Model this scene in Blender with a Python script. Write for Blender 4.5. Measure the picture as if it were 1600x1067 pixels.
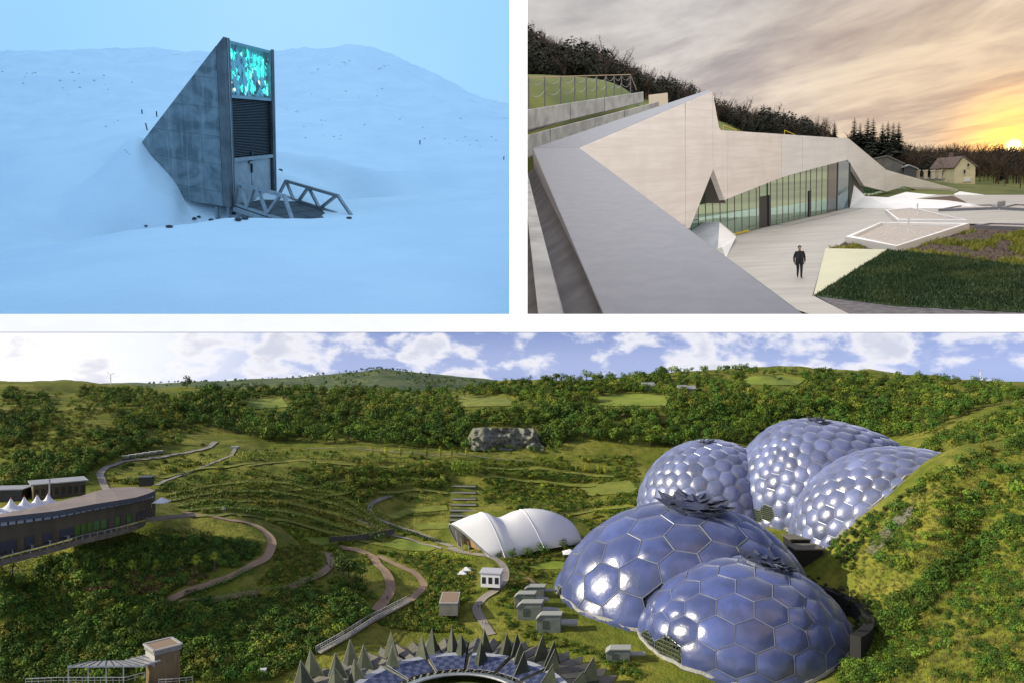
import bpy, bmesh, math, random
import numpy as np
from mathutils import Matrix, Vector, noise as mnoise

for o in list(bpy.data.objects):
    bpy.data.objects.remove(o)
random.seed(7)
rng = np.random.default_rng(7)
scene = bpy.context.scene
COL = scene.collection

# ------------------------------------------------------------------ camera
F, PX, PY = 1100.0, 800.0, 575.0           # focal length and principal point, in pixels of the 1600 px wide photograph
cam = bpy.data.cameras.new("camera")
cam.sensor_width = 36.0
cam.lens = 36.0 * F / 1600.0
cam.shift_y = (PY - 533.5) / 1600.0
cam.clip_start = 0.1
cam.clip_end = 30000.0
cam_obj = bpy.data.objects.new("camera", cam)
cam_obj.rotation_euler = (math.radians(90), 0, 0)
COL.objects.link(cam_obj)
scene.camera = cam_obj

# ------------------------------------------------------------------ sun and sky
SUN_DIR = Vector((-0.88, -0.12, 0.42)).normalized()      # towards the sun: left, fairly low
SUN_EL = math.asin(SUN_DIR.z)
SUN_AZ = math.atan2(SUN_DIR.x, SUN_DIR.y)
sun = bpy.data.lights.new("sun", 'SUN')
sun.energy = 5.0
sun.angle = math.radians(0.6)
sun.color = (1.0, 0.91, 0.70)
sun_obj = bpy.data.objects.new("sun", sun)
sun_obj.rotation_euler = SUN_DIR.to_track_quat('Z', 'Y').to_euler()
COL.objects.link(sun_obj)

world = bpy.data.worlds.new("World")
scene.world = world
world.use_nodes = True

class NT:
    """small helper to write node trees"""
    def __init__(self, tree):
        self.t = tree
        tree.nodes.clear()
    def n(self, kind, ins=None, **props):
        nd = self.t.nodes.new(kind)
        for k, v in props.items():
            setattr(nd, k, v)
        for k, v in (ins or {}).items():
            s = nd.inputs[k]
            if hasattr(v, 'outputs'):
                v = v.outputs[0]
            if isinstance(v, bpy.types.NodeSocket):
                self.t.links.new(v, s)
            else:
                s.default_value = v
        return nd
    def math(self, op, a, b=0.0, c=0.0, clamp=False):
        nd = self.n('ShaderNodeMath', {0: a, 1: b, 2: c}, operation=op)
        nd.use_clamp = clamp
        return nd.outputs[0]
    def mix(self, f, a, b, mode='MIX'):
        nd = self.n('ShaderNodeMix', None, data_type='RGBA', blend_type=mode)
        for k, v in ((0, f), (6, a), (7, b)):
            s = nd.inputs[k]
            if hasattr(v, 'outputs'):
                v = v.outputs[0]
            if isinstance(v, bpy.types.NodeSocket):
                self.t.links.new(v, s)
            else:
                s.default_value = (*v, 1) if (not isinstance(v, (int, float)) and len(v) == 3) else v
        return nd.outputs[2]
    def ramp(self, f, stops, interp='LINEAR'):
        nd = self.n('ShaderNodeValToRGB', {0: f})
        r = nd.color_ramp
        r.interpolation = interp
        while len(r.elements) < len(stops):
            r.elements.new(0.5)
        for e, (p, c) in zip(r.elements, stops):
            e.position = p
            e.color = (*c, 1) if not isinstance(c, (int, float)) else (c, c, c, 1)
        return nd.outputs[0]
    def noise(self, vec, scale, detail=4, rough=0.55, dist=0.0):
        return self.n('ShaderNodeTexNoise', {'Vector': vec, 'Scale': scale, 'Detail': detail, 'Roughness': rough, 'Distortion': dist}).outputs[0]
    def maprange(self, v, a, b, c=0.0, d=1.0, smooth=True):
        nd = self.n('ShaderNodeMapRange', {0: v, 1: a, 2: b, 3: c, 4: d})
        nd.interpolation_type = 'SMOOTHSTEP' if smooth else 'LINEAR'
        return nd.outputs[0]

nt = NT(world.node_tree)
tc = nt.n('ShaderNodeTexCoord')
sep = nt.n('ShaderNodeSeparateXYZ', {0: tc.outputs['Generated']})
zz = nt.math('ADD', nt.math('MULTIPLY', nt.math('ABSOLUTE', sep.outputs[2]), 1.6), 0.30)
skyvec = nt.n('ShaderNodeCombineXYZ', {0: sep.outputs[0], 1: sep.outputs[1], 2: zz})
skyn = nt.n('ShaderNodeVectorMath', {0: skyvec}, operation='NORMALIZE')
sky = nt.n('ShaderNodeTexSky', {0: skyn}, sky_type='NISHITA', sun_disc=False)
sky.sun_elevation = SUN_EL
sky.sun_rotation = SUN_AZ
sky.altitude = 200
sky.air_density = 1.0
sky.dust_density = 0.6
sky.ozone_density = 3.0
SKY_STRENGTH = 0.13
# cumulus: noise on the direction, flattened bases
cv = nt.n('ShaderNodeCombineXYZ', {0: sep.outputs[0], 1: sep.outputs[1], 2: nt.math('MULTIPLY', sep.outputs[2], 1.9)})
n1 = nt.noise(cv, 13.0, 7, 0.56, 0.15)
n2 = nt.noise(cv, 3.5, 2, 0.5)
dens = nt.math('ADD', nt.math('MULTIPLY', n1, 0.75), nt.math('MULTIPLY', n2, 0.35))
mask = nt.math('MULTIPLY', nt.maprange(dens, 0.53, 0.64), nt.maprange(nt.math('ABSOLUTE', sep.outputs[2]), 0.08, 0.40, 1.0, 0.22))     # heaped along the horizon, sparse overhead
shade = nt.maprange(dens, 0.56, 0.72)
ccol = nt.mix(shade, (0.94, 0.92, 0.93), (0.60, 0.62, 0.72))
# thin bright veil around the sun's side of the sky
sd = nt.n('ShaderNodeVectorMath', {0: tc.outputs['Generated'], 1: (SUN_DIR.x, SUN_DIR.y, SUN_DIR.z)}, operation='DOT_PRODUCT').outputs['Value']
veil = nt.maprange(nt.math('ADD', sd, nt.math('MULTIPLY', nt.math('SUBTRACT', n2, 0.5), 0.25)), 0.06, 0.45)
veil = nt.math('MULTIPLY', veil, nt.maprange(nt.math('ABSOLUTE', sep.outputs[2]), 0.06, 0.35, 1.0, 0.25))
skyc = nt.mix(1.0, sky.outputs[0], (SKY_STRENGTH * 0.86, SKY_STRENGTH * 0.82, SKY_STRENGTH * 1.12), 'MULTIPLY')
lowpale = nt.maprange(nt.math('ABSOLUTE', sep.outputs[2]), 0.0, 0.10, 0.40, 0.0)
skyc = nt.mix(lowpale, skyc, (0.70, 0.74, 0.92))
c1 = nt.mix(nt.math('MULTIPLY', veil, 0.93), skyc, (1.0, 1.0, 1.0))
c2 = nt.mix(nt.math('MULTIPLY', mask, 0.93), c1, ccol)
bg = nt.n('ShaderNodeBackground', {0: c2, 1: 1.0})
nt.n('ShaderNodeOutputWorld', {0: bg})

scene.view_settings.view_transform = 'Standard'
scene.view_settings.look = 'None'
scene.view_settings.exposure = 0.18
scene.view_settings.gamma = 1.0
scene.view_settings.use_curve_mapping = False
scene.cycles.use_denoising = True
scene.cycles.max_bounces = 6
scene.cycles.diffuse_bounces = 3
scene.cycles.glossy_bounces = 4
scene.cycles.transparent_max_bounces = 12
scene.cycles.caustics_reflective = False
scene.cycles.caustics_refractive = False

# ------------------------------------------------------------------ the three places, each with its own level and its own north
def frame(uc, vh, un):
    h = Vector(((uc - PX) / F, 1, -(vh - PY) / F))
    if abs(vh - PY) < 1e-6:
        return Matrix.Identity(3)
    vn = PY - (F * F + (uc - PX) * (un - PX)) / (vh - PY)
    n = Vector(((un - PX) / F, 1, -(vn - PY) / F))
    up = (-n).normalized()
    if up.z < 0:
        up = -up
    fw = h.normalized()
    rt = fw.cross(up)
    return Matrix((rt, fw, up)).transposed()
FR = {'A': frame(398, 150, 500), 'B': frame(1212, 262, 1212), 'C': Matrix.Identity(3)}
INV = {k: m.transposed() for k, m in FR.items()}
M4 = {k: m.to_4x4() for k, m in FR.items()}

def ray(S, u, v):
    return INV[S] @ Vector(((u - PX) / F, 1.0, -(v - PY) / F))
def P(S, u, v, d):
    r = ray(S, u, v)
    return r * (d / r.y)
def G(S, u, v, z):
    r = ray(S, u, v)
    return r * (z / r.z)
def on_plane(S, u, v, p0, n):
    r = ray(S, u, v)
    return r * (p0.dot(n) / r.dot(n))
def px_of(S, p):
    q = FR[S] @ Vector(p)
    return (PX + F * q.x / q.y, PY - F * q.z / q.y)

# ------------------------------------------------------------------ object helpers
BASE = {}
def tag(o, label=None, cat=None, group=None, kind=None):
    if label: o['label'] = label
    if cat: o['category'] = cat
    if group: o['group'] = group
    if kind: o['kind'] = kind
    return o
def thing(S, name, base, label, cat, group=None):
    o = bpy.data.objects.new(name, None)
    o.empty_display_size = 0.5
    COL.objects.link(o)
    o.matrix_world = M4[S] @ Matrix.Translation(Vector(base))
    BASE[o.name] = (S, Vector(base))
    return tag(o, label, cat, group)
def new_mesh(name, verts, faces, mats, smooth=False, idx=None):
    me = bpy.data.meshes.new(name)
    me.from_pydata([tuple(v) for v in verts], [], faces)
    if not isinstance(mats, (list, tuple)):
        mats = [mats]
    for m in mats:
        me.materials.append(m)
    if idx is not None:
        me.polygons.foreach_set('material_index', idx)
    if smooth:
        me.polygons.foreach_set('use_smooth', [True] * len(me.polygons))
    me.update()
    return me
def trim(S, verts):
    """everything in an upper place ends at the boards of its own enclosure"""
    if S == 'C': return verts
    out = []
    for v in verts:
        q = FR[S] @ v
        if q.y > 0.5:
            q.z = max(q.z, -(502 - PY) / F * q.y)
            if S == 'B': q.x = max(q.x, (815 - PX) / F * q.y)
            else: q.x = min(q.x, (805 - PX) / F * q.y)
        out.append(INV[S] @ q)
    return out
def mk(S, name, verts, faces, mats, parent=None, smooth=False, idx=None, root=None):
    """mesh object from points in the local metres of place S; parent: an Empty made by thing() or a part of it"""
    verts = trim(S, [Vector(v) for v in verts])
    if parent is not None:
        b = BASE[parent.name][1]
    else:
        b = Vector(root) if root is not None else sum(verts, Vector()) / max(1, len(verts))
    me = new_mesh(name, [v - b for v in verts], faces, mats, smooth, idx)
    o = bpy.data.objects.new(name, me)
    COL.objects.link(o)
    if parent is not None:
        o.parent = parent
        BASE[o.name] = (S, b)
    else:
        o.matrix_world = M4[S] @ Matrix.Translation(b)
        BASE[o.name] = (S, b)
    return o
def mk_np(S, name, V, Fc, mats, root=(0, 0, 0), smooth=False):
    """fast path for large meshes: V (n,3), Fc (m,3 or 4) arrays"""
    V = np.asarray(V, dtype=np.float32) - np.asarray(root, dtype=np.float32)
    Fc = np.asarray(Fc, dtype=np.int32)
    k = Fc.shape[1]
    me = bpy.data.meshes.new(name)
    me.vertices.add(len(V)); me.vertices.foreach_set('co', V.ravel())
    me.loops.add(Fc.size); me.loops.foreach_set('vertex_index', Fc.ravel())
    me.polygons.add(len(Fc)); me.polygons.foreach_set('loop_start', np.arange(0, Fc.size, k, dtype=np.int32))
    me.update(calc_edges=True)
    if smooth:
        me.polygons.foreach_set('use_smooth', np.ones(len(Fc), dtype=bool))
    for m in (mats if isinstance(mats, (list, tuple)) else [mats]):
        me.materials.append(m)
    o = bpy.data.objects.new(name, me)
    COL.objects.link(o)
    o.matrix_world = M4[S] @ Matrix.Translation(Vector(root))
    BASE[o.name] = (S, Vector(root))
    return o

class MB:
    """collects boxes, bars, prisms into one mesh"""
    def __init__(self):
        self.v, self.f = [], []
    def add(self, vs, fs):
        k = len(self.v)
        self.v += [Vector(a) for a in vs]
        self.f += [tuple(i + k for i in q) for q in fs]
        return self
    def hexa(self, p):     # 4 bottom + 4 top points, both rings counter-clockwise from above
        return self.add(p, [(3, 2, 1, 0), (4, 5, 6, 7), (0, 1, 5, 4), (1, 2, 6, 5), (2, 3, 7, 6), (3, 0, 4, 7)])
    def box(self, lo, hi):
        x0, y0, z0 = lo; x1, y1, z1 = hi
        return self.hexa([(x0, y0, z0), (x1, y0, z0), (x1, y1, z0), (x0, y1, z0), (x0, y0, z1), (x1, y0, z1), (x1, y1, z1), (x0, y1, z1)])
    def obox(self, c, ax, ay, az):  # centre, half-axis vectors
        c, ax, ay, az = map(Vector, (c, ax, ay, az))
        return self.hexa([c - ax - ay - az, c + ax - ay - az, c + ax + ay - az, c - ax + ay - az, c - ax - ay + az, c + ax - ay + az, c + ax + ay + az, c - ax + ay + az])
    def bar(self, a, b, w, h=None, up=(0, 0, 1)):
        a, b = Vector(a), Vector(b)
        h = h or w
        d = (b - a)
        L = d.length
        if L < 1e-6: return self
        d /= L
        up = Vector(up)
        if abs(d.dot(up)) > 0.98: up = Vector((0, 1, 0))
        s = d.cross(up).normalized(); t = s.cross(d).normalized()
        return self.obox((a + b) / 2, d * L / 2, s * w / 2, t * h / 2)
    def tube(self, pts, r, n=8, cap=True):
        pts = [Vector(p) for p in pts]
        rs = r if isinstance(r, (list, tuple)) else [r] * len(pts)
        k = len(self.v)
        for i, p in enumerate(pts):
            d = (pts[min(i + 1, len(pts) - 1)] - pts[max(i - 1, 0)]).normalized()
            a = Vector((0, 0, 1)) if abs(d.z) < 0.9 else Vector((1, 0, 0))
            s = d.cross(a).normalized(); t = s.cross(d)
            for j in range(n):
                an = 2 * math.pi * j / n
                self.v.append(p + (s * math.cos(an) + t * math.sin(an)) * rs[i])
        for i in range(len(pts) - 1):
            for j in range(n):
                a0 = k + i * n + j; b0 = k + i * n + (j + 1) % n
                self.f.append((a0, b0, b0 + n, a0 + n))
        if cap:
            self.f.append(tuple(k + j for j in range(n)))
            self.f.append(tuple(k + (len(pts) - 1) * n + n - 1 - j for j in range(n)))
        return self
    def prism(self, poly, off):     # polygon (3-D points) extruded along a vector
        poly = [Vector(p) for p in poly]; off = Vector(off); n = len(poly)
        return self.add(poly + [p + off for p in poly],
                        [tuple(range(n)), tuple(range(2 * n - 1, n - 1, -1))] + [(i, i + n, (i + 1) % n + n, (i + 1) % n) for i in range(n)])
    def sphere(self, c, r, n=8, m=5):
        c = Vector(c); r = Vector((r, r, r)) if isinstance(r, (int, float)) else Vector(r)
        k = len(self.v)
        for i in range(m + 1):
            th = math.pi * i / m
            for j in range(n):
                ph = 2 * math.pi * j / n
                self.v.append(c + Vector((r.x * math.sin(th) * math.cos(ph), r.y * math.sin(th) * math.sin(ph), r.z * math.cos(th))))
        for i in range(m):
            for j in range(n):
                a = k + i * n + j; b = k + i * n + (j + 1) % n
                self.f.append((a, a + n, b + n, b))
        return self
    def build(self, S, name, mat, parent=None, smooth=False, root=None):
        return mk(S, name, self.v, self.f, mat, parent, smooth, root=root)

def bevel(o, w=0.02, seg=1):
    m = o.modifiers.new('bevel', 'BEVEL'); m.width = w; m.segments = seg; m.limit_method = 'ANGLE'; m.angle_limit = math.radians(40)
    return o

# ------------------------------------------------------------------ materials
MATS = {}
def mat(name, col, rough=0.7, col2=None, scale=1.0, detail=5, lo=0.35, hi=0.65, bump=0.0, bscale=None, metal=0.0, spec=0.5, coord='Object', rnd=0.0, stretch=None, coat=0.0):
    if name in MATS: return MATS[name]
    m = bpy.data.materials.new(name); m.use_nodes = True
    t = NT(m.node_tree)
    b = t.n('ShaderNodeBsdfPrincipled', {'Roughness': rough, 'Metallic': metal, 'Specular IOR Level': spec, 'Coat Weight': coat})
    out = t.n('ShaderNodeOutputMaterial', {0: b})
    tcn = t.n('ShaderNodeTexCoord')
    vec = tcn.outputs[coord]
    if stretch:
        vec = t.n('ShaderNodeMapping', {0: vec, 3: stretch}).outputs[0]
    c = t.n('ShaderNodeRGB'); c.outputs[0].default_value = (*col, 1)
    cs = c.outputs[0]
    if col2:
        nz = t.noise(vec, scale, detail)
        cs = t.mix(t.maprange(nz, lo, hi), col, col2)
    if rnd:
        oi = t.n('ShaderNodeObjectInfo')
        k = t.maprange(oi.outputs['Random'], 0, 1, 1 - rnd, 1 + rnd, False)
        hj = t.maprange(t.math('FRACT', t.math('MULTIPLY', oi.outputs['Random'], 7.31)), 0, 1, 0.5 - rnd * .015, 0.5 + rnd * .07, False)
        hs = t.n('ShaderNodeHueSaturation', {'Hue': hj, 'Value': k, 'Color': cs})
        cs = hs.outputs[0]
    t.t.links.new(cs, b.inputs['Base Color'])
    if bump:
        bz = t.noise(vec, bscale or scale * 3, 5, 0.6)
        bn = t.n('ShaderNodeBump', {'Strength': 1.0, 'Distance': bump, 'Height': bz})
        t.t.links.new(bn.outputs[0], b.inputs['Normal'])
    MATS[name] = m
    return m

def rbf(pts, vals, smooth=0.0):
    """thin-plate spline through scattered points"""
    X = np.asarray(pts, float); Y = np.asarray(vals, float); n = len(X)
    d = np.linalg.norm(X[:, None] - X[None], axis=2)
    K = np.where(d > 0, d * d * np.log(d + 1e-12), 0) + np.eye(n) * smooth
    Pm = np.c_[np.ones(n), X]
    A = np.zeros((n + 3, n + 3)); A[:n, :n] = K; A[:n, n:] = Pm; A[n:, :n] = Pm.T
    w = np.linalg.solve(A, np.r_[Y, np.zeros(3)])
    def f(Q):
        Q = np.asarray(Q, float); out = np.empty(len(Q))
        for i in range(0, len(Q), 20000):
            q = Q[i:i + 20000]
            dd = np.linalg.norm(q[:, None] - X[None], axis=2)
            out[i:i + 20000] = np.where(dd > 0, dd * dd * np.log(dd + 1e-12), 0) @ w[:n] + w[n] + q @ w[n + 1:]
        return out
    return f
def vnoise(x, y, seed=0, octaves=4, pers=0.5):
    """value noise on arrays"""
    x = np.asarray(x, float); y = np.asarray(y, float)
    tot = np.zeros_like(x); amp = 1.0; nrm = 0
    for o in range(octaves):
        xi = np.floor(x).astype(np.int64); yi = np.floor(y).astype(np.int64)
        fx = x - xi; fy = y - yi; fx = fx * fx * (3 - 2 * fx); fy = fy * fy * (3 - 2 * fy)
        def h(a, b):
            k = (a * 374761393 + b * 668265263 + (seed + o * 17) * 2147483647) & 0xffffffff
            k = ((k ^ (k >> 13)) * 1274126177) & 0xffffffff
            return ((k ^ (k >> 16)) & 0xffff) / 65535.0
        a = h(xi, yi); b = h(xi + 1, yi); c = h(xi, yi + 1); d = h(xi + 1, yi + 1)
        tot += amp * ((a * (1 - fx) + b * fx) * (1 - fy) + (c * (1 - fx) + d * fx) * fy)
        nrm += amp; amp *= pers; x = x * 2.03 + 11.3; y = y * 2.03 + 5.7
    return tot / nrm
def grid_faces(nr, nc):
    i = np.arange(nr - 1)[:, None] * nc + np.arange(nc - 1)[None]
    return np.stack([i, i + 1, i + nc + 1, i + nc], -1).reshape(-1, 4)

# ------------------------------------------------------------------ white partition that divides the three views
m_white = mat('white_paint', (0.86, 0.86, 0.85), 0.6, (0.83, 0.83, 0.83), 3.0)
YB = 6.0
def W(u, v, y):
    return Vector(((u - PX) / F * y, y, -(v - PY) / F * y))
bm_ = MB()
# rail: its upper face slopes like a coping so that it catches the daylight
x0, x1 = -30, 1640
a = [W(x0, 519, YB), W(x1, 519, YB), W(x1, 491, YB + 0.36), W(x0, 491, YB + 0.36)]
bm_.prism(a, (0, 0.10, -0.0))
bm_.build('C', 'partition_rail', m_white)
tag(bpy.data.objects['partition_rail'], 'long white horizontal rail dividing the upper views from the lower', kind='structure')
bm_ = MB()
a = [W(796, -30, YB + 0.77), W(796, 493, YB + 0.77), W(824, 493, YB + 0.55), W(824, -30, YB + 0.55)]
bm_.prism(a, (0, 0.12, 0))
bm_.build('C', 'partition_post', m_white)
tag(bpy.data.objects['partition_post'], 'white upright post between the two upper views', kind='structure')

def sky_shell(S, u0, u1, v0, v1, y0, y1, mt, name):
    """the sky of one of the upper places: closed all round, open only to the front; the inner sheet is the sky, the outer one white boards"""
    def ring(y, k):
        return [W(u0 - k, v1 + k, y), W(u1 + k, v1 + k, y), W(u1 + k, v0 - k, y), W(u0 - k, v0 - k, y)]
    V = ring(y0, 0) + ring(y1, 0)
    Fc = [(0, 4, 5, 1), (1, 5, 6, 2), (2, 6, 7, 3), (3, 7, 4, 0), (4, 7, 6, 5)]
    me = new_mesh(name, V, Fc, [mt])
    o = bpy.data.objects.new(name, me); COL.objects.link(o)
    tag(o, kind='structure')
    return o

class Terrain:
    """height field on a fan-shaped grid: rows at distances ys, columns at slopes ss = x / y"""
    def __init__(self, S, ys, ss, ZZ):
        self.S, self.ys, self.ss, self.Z = S, ys, ss, ZZ
        self.ly = np.log(ys)
    def z(self, x, y):
        x = np.asarray(x, float); y = np.maximum(np.asarray(y, float), 1e-3)
        a = np.clip((np.log(y) - self.ly[0]) / (self.ly[-1] - self.ly[0]) * (len(self.ys) - 1), 0, len(self.ys) - 1.001)
        b = np.clip((x / y - self.ss[0]) / (self.ss[-1] - self.ss[0]) * (len(self.ss) - 1), 0, len(self.ss) - 1.001)
        i = a.astype(int); j = b.astype(int); fa_ = a - i; fb = b - j
        Zm = self.Z
        return (Zm[i, j] * (1 - fa_) + Zm[i + 1, j] * fa_) * (1 - fb) + (Zm[i, j + 1] * (1 - fa_) + Zm[i + 1, j + 1] * fa_) * fb
    def hit(self, u, v):
        """first point of the ground seen at each pixel; nan where the sky is"""
        u = np.atleast_1d(np.asarray(u, float)); v = np.atleast_1d(np.asarray(v, float))
        R = np.array(INV[self.S])
        d = np.stack([(u - PX) / F, np.ones_like(u), -(v - PY) / F], -1) @ R.T
        d = d / d[:, 1:2]
        yy = np.exp(np.linspace(self.ly[0], self.ly[-1], 700))
        out = np.full((len(u), 3), np.nan)
        for k in range(0, len(u), 2000):
            dd = d[k:k + 2000]
            X = dd[:, 0:1] * yy; Zr = dd[:, 2:3] * yy
            below = self.z(X, np.broadcast_to(yy, X.shape)) > Zr
            below[:, 0] = False
            has = below.any(1); i1 = below.argmax(1)
            y1 = yy[i1]; y0 = yy[np.maximum(i1 - 1, 0)]
            for _ in range(12):
                ym = (y0 + y1) / 2
                bl = self.z(dd[:, 0] * ym, ym) > dd[:, 2] * ym
                y1 = np.where(bl, ym, y1); y0 = np.where(bl, y0, ym)
            p = dd * y1[:, None]
            p[~has] = np.nan
            out[k:k + 2000] = p
        return out
    def hit1(self, u, v):
        p = self.hit([u], [v])[0]
        return None if np.isnan(p[0]) else Vector(p)
# ================================================================== A: concrete vault entrance in the snow
S = 'A'
m = bpy.data.materials.new('sky_dusk_blue'); m.use_nodes = True; t = NT(m.node_tree)
tcn = t.n('ShaderNodeTexCoord'); nv = t.n('ShaderNodeVectorMath', {0: tcn.outputs['Object']}, operation='NORMALIZE')
nz = t.noise(nv, 2.2, 3, 0.5)
colr = t.mix(t.maprange(nz, 0.3, 0.7), (0.33, 0.64, 1.02), (0.39, 0.69, 1.05))
gd = Vector(((430 - PX) / F, 1, -(20 - PY) / F)).normalized()      # sky made brightest behind the hill, dim in front, to shade the snow slopes
dt = t.n('ShaderNodeVectorMath', {0: nv.outputs[0], 1: tuple(gd)}, operation='DOT_PRODUCT').outputs['Value']
br = t.math('ADD', t.maprange(dt, 0.86, 1.0, 0.0, 0.22), t.maprange(dt, -0.1, 0.9, 0.18, 0.86))
edge = t.mix(t.maprange(dt, 0.75, 0.98), (0.16, 0.48, 1.0), colr)
t.n('ShaderNodeOutputMaterial', {0: t.n('ShaderNodeEmission', {0: edge, 1: t.math('MULTIPLY', br, 0.885)})})
m.cycles.emission_sampling = 'NONE'
tag(sky_shell('A', -320, 807, -160, 503, YB + 1.0, 150, m, 'sky_over_snow'), 'pale blue overcast dusk sky over the snow slope')

m_snow = bpy.data.materials.new('snow'); m_snow.use_nodes = True; t = NT(m_snow.node_tree)
o_ = t.n('ShaderNodeTexCoord').outputs['Object']
n1 = t.noise(o_, .25, 5); n2 = t.noise(t.n('ShaderNodeMapping', {0: o_, 3: (.5, 1.6, 1.6)}), .55, 8, .68, .4)
n3 = t.noise(o_, .045, 4, .6)
sx_ = t.n('ShaderNodeSeparateXYZ', {0: o_})
rk = t.math('MULTIPLY', t.math('MULTIPLY', t.maprange(n2, .60, .72), t.maprange(n3, .47, .60)), t.maprange(sx_.outputs[1], 48, 62))     # rock and gravel blown bare on the hillside
cc_ = t.mix(t.maprange(n1, .35, .65), (0.86, 0.88, 0.90), (0.80, 0.83, 0.87))
cc_ = t.mix(t.math('MULTIPLY', rk, .55), cc_, (.22, .24, .27))
bz = t.math('ADD', t.noise(t.n('ShaderNodeMapping', {0: o_, 2: (0, 0, .3), 3: (.6, 2.2, 1)}), 1.4, 6, .6), t.math('MULTIPLY', t.noise(o_, 9, 3), .25))
bn_ = t.n('ShaderNodeBump', {'Distance': .09, 'Strength': .8, 'Height': bz})
t.n('ShaderNodeOutputMaterial', {0: t.n('ShaderNodeBsdfPrincipled', {'Base Color': cc_, 'Roughness': .7, 'Specular IOR Level': .25, 'Normal': bn_})})
def stain_concrete(name, c1, c2, c3, seam=1.15, seamz=1.25):
    m = bpy.data.materials.new(name); m.use_nodes = True; t = NT(m.node_tree)
    tcn = t.n('ShaderNodeTexCoord'); o = tcn.outputs['Object']
    n1 = t.noise(t.n('ShaderNodeMapping', {0: o, 3: (.6, .6, 1.5)}), 0.62, 7, 0.62, 0.8); n2 = t.noise(o, 3.0, 5, 0.6)
    st = t.n('ShaderNodeMapping', {0: o, 3: (2.2, 2.2, 0.22)}); n3 = t.noise(st, 1.0, 5, 0.6)
    c = t.mix(t.maprange(n1, 0.40, 0.60), c1, c2)
    c = t.mix(t.math('MULTIPLY', t.maprange(n3, 0.48, 0.72), 0.75), c, c3)
    c = t.mix(t.math('MULTIPLY', t.maprange(n2, 0.35, 0.7), 0.35), c, c2)
    uv = t.n('ShaderNodeUVMap')
    sp = t.n('ShaderNodeSeparateXYZ', {0: uv.outputs[0]})
    lines = None
    for k, per in ((0, seam), (1, seamz)):
        fr = t.math('FRACT', t.math('DIVIDE', sp.outputs[k], per))
        ln = t.math('LESS_THAN', t.math('ABSOLUTE', t.math('SUBTRACT', fr, 0.5)), 0.016)
        lines = ln if lines is None else t.math('MAXIMUM', lines, ln)
    c = t.mix(t.math('MULTIPLY', lines, 0.42), c, tuple(x * 0.45 for x in c1))
    bn = t.n('ShaderNodeBump', {'Distance': 0.02, 'Height': t.math('SUBTRACT', n2, t.math('MULTIPLY', lines, 0.8))})
    b = t.n('ShaderNodeBsdfPrincipled', {'Base Color': c, 'Roughness': 0.85, 'Normal': bn})
    t.n('ShaderNodeOutputMaterial', {0: b})
    return m
m_vault = stain_concrete('weathered_concrete', (0.23, 0.265, 0.275), (0.105, 0.13, 0.14), (0.34, 0.37, 0.375))
m_pil = mat('pillar_concrete', (0.15, 0.155, 0.16), 0.85, (0.09, 0.095, 0.10), 1.2, bump=0.01)
m_steel = mat('galvanised_steel', (0.34, 0.35, 0.36), 0.45, (0.27, 0.28, 0.29), 4.0, metal=0.35)
m_door = mat('door_paint', (0.42, 0.43, 0.44), 0.5, (0.33, 0.34, 0.35), 1.5)
m_louv = mat('louvre_dark', (0.022, 0.022, 0.026), 0.5, (0.04, 0.04, 0.045), 6.0)
m_deck = mat('deck_grating', (0.045, 0.047, 0.052), 0.7, (0.075, 0.078, 0.085), 3.0, bump=0.02, bscale=30)
m_rock = mat('dark_rock', (0.05, 0.05, 0.055), 0.9, (0.10, 0.10, 0.11), 4.0, bump=0.05)

# --- the entrance body in its own skew-free basis
D1 = 36.0
O = P(S, 360, 325, D1)
e1 = ray(S, 890, 148); e1.z = 0; e1.normalize()          # along the front, to the right and back
e2 = ray(S, -1400, 150); e2.z = 0; e2.normalize()        # along the side, to the left and back
Z = Vector((0, 0, 1))
nF = e1.cross(Z); nS = e2.cross(Z)
def fa(u, v):      # pixel on the front plane -> (a, c)
    p = on_plane(S, u, v, O, nF) - O
    return p.dot(e1), p.z
def sa(u, v):
    p = on_plane(S, u, v, O, nS) - O
    return p.dot(e2), p.z
def Q(a, b, c):
    return O + e1 * a + e2 * b + Z * c
Wd = fa(433, 300)[0]
Ht = sa(352, 57)[1]
Ht2 = fa(428, 70)[1]
tb, tcz = sa(222, 222)
H = 0.5 * (Ht + Ht2)
vault = thing(S, 'vault_entrance', O, 'tall wedge shaped concrete vault entrance rising from the snow slope', 'vault entrance')
prof = [(0.5, 0.0), (tb + 3.0, -0.2), (tb + 3.0, tcz - (Ht - tcz) / tb * 3.0), (0.5, Ht - (Ht - tcz) / tb * 0.5)]
def side_solid(a0, a1, prof, name, mt):
    vs = [Q(a0, b, c) for b, c in prof] + [Q(a1, b, c) for b, c in prof]
    n = len(prof)
    fs = [tuple(range(n)), tuple(range(2 * n - 1, n - 1, -1))] + [(i, i + n, (i + 1) % n + n, (i + 1) % n) for i in range(n)]
    o = mk(S, name, vs, fs, mt, vault)
    uvl = o.data.uv_layers.new(name='UVMap')
    co = [(b, c) for b, c in prof] * 2
    for lp in o.data.loops:
        uvl.data[lp.index].uv = co[lp.vertex_index]
    return o
side_solid(0.0, 0.45, prof, 'side_wall', m_vault)
side_solid(Wd - 0.45, Wd, prof, 'side_wall', m_vault)
k = (Ht - tcz) / tb
rp = [(0.5, Ht - 0.5 * k - 0.35), (tb + 3, tcz - 3 * k - 0.35), (tb + 3, tcz - 3 * k - 0.05), (0.5, Ht - 0.5 * k - 0.05)]
side_solid(0.452, Wd - 0.452, rp, 'roof_slab', m_vault)
side_solid(0.452, Wd - 0.452, [(0.5, 0.02), (tb, 0.02), (tb, 0.3), (0.5, 0.3)], 'floor_slab', m_vault)
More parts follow.
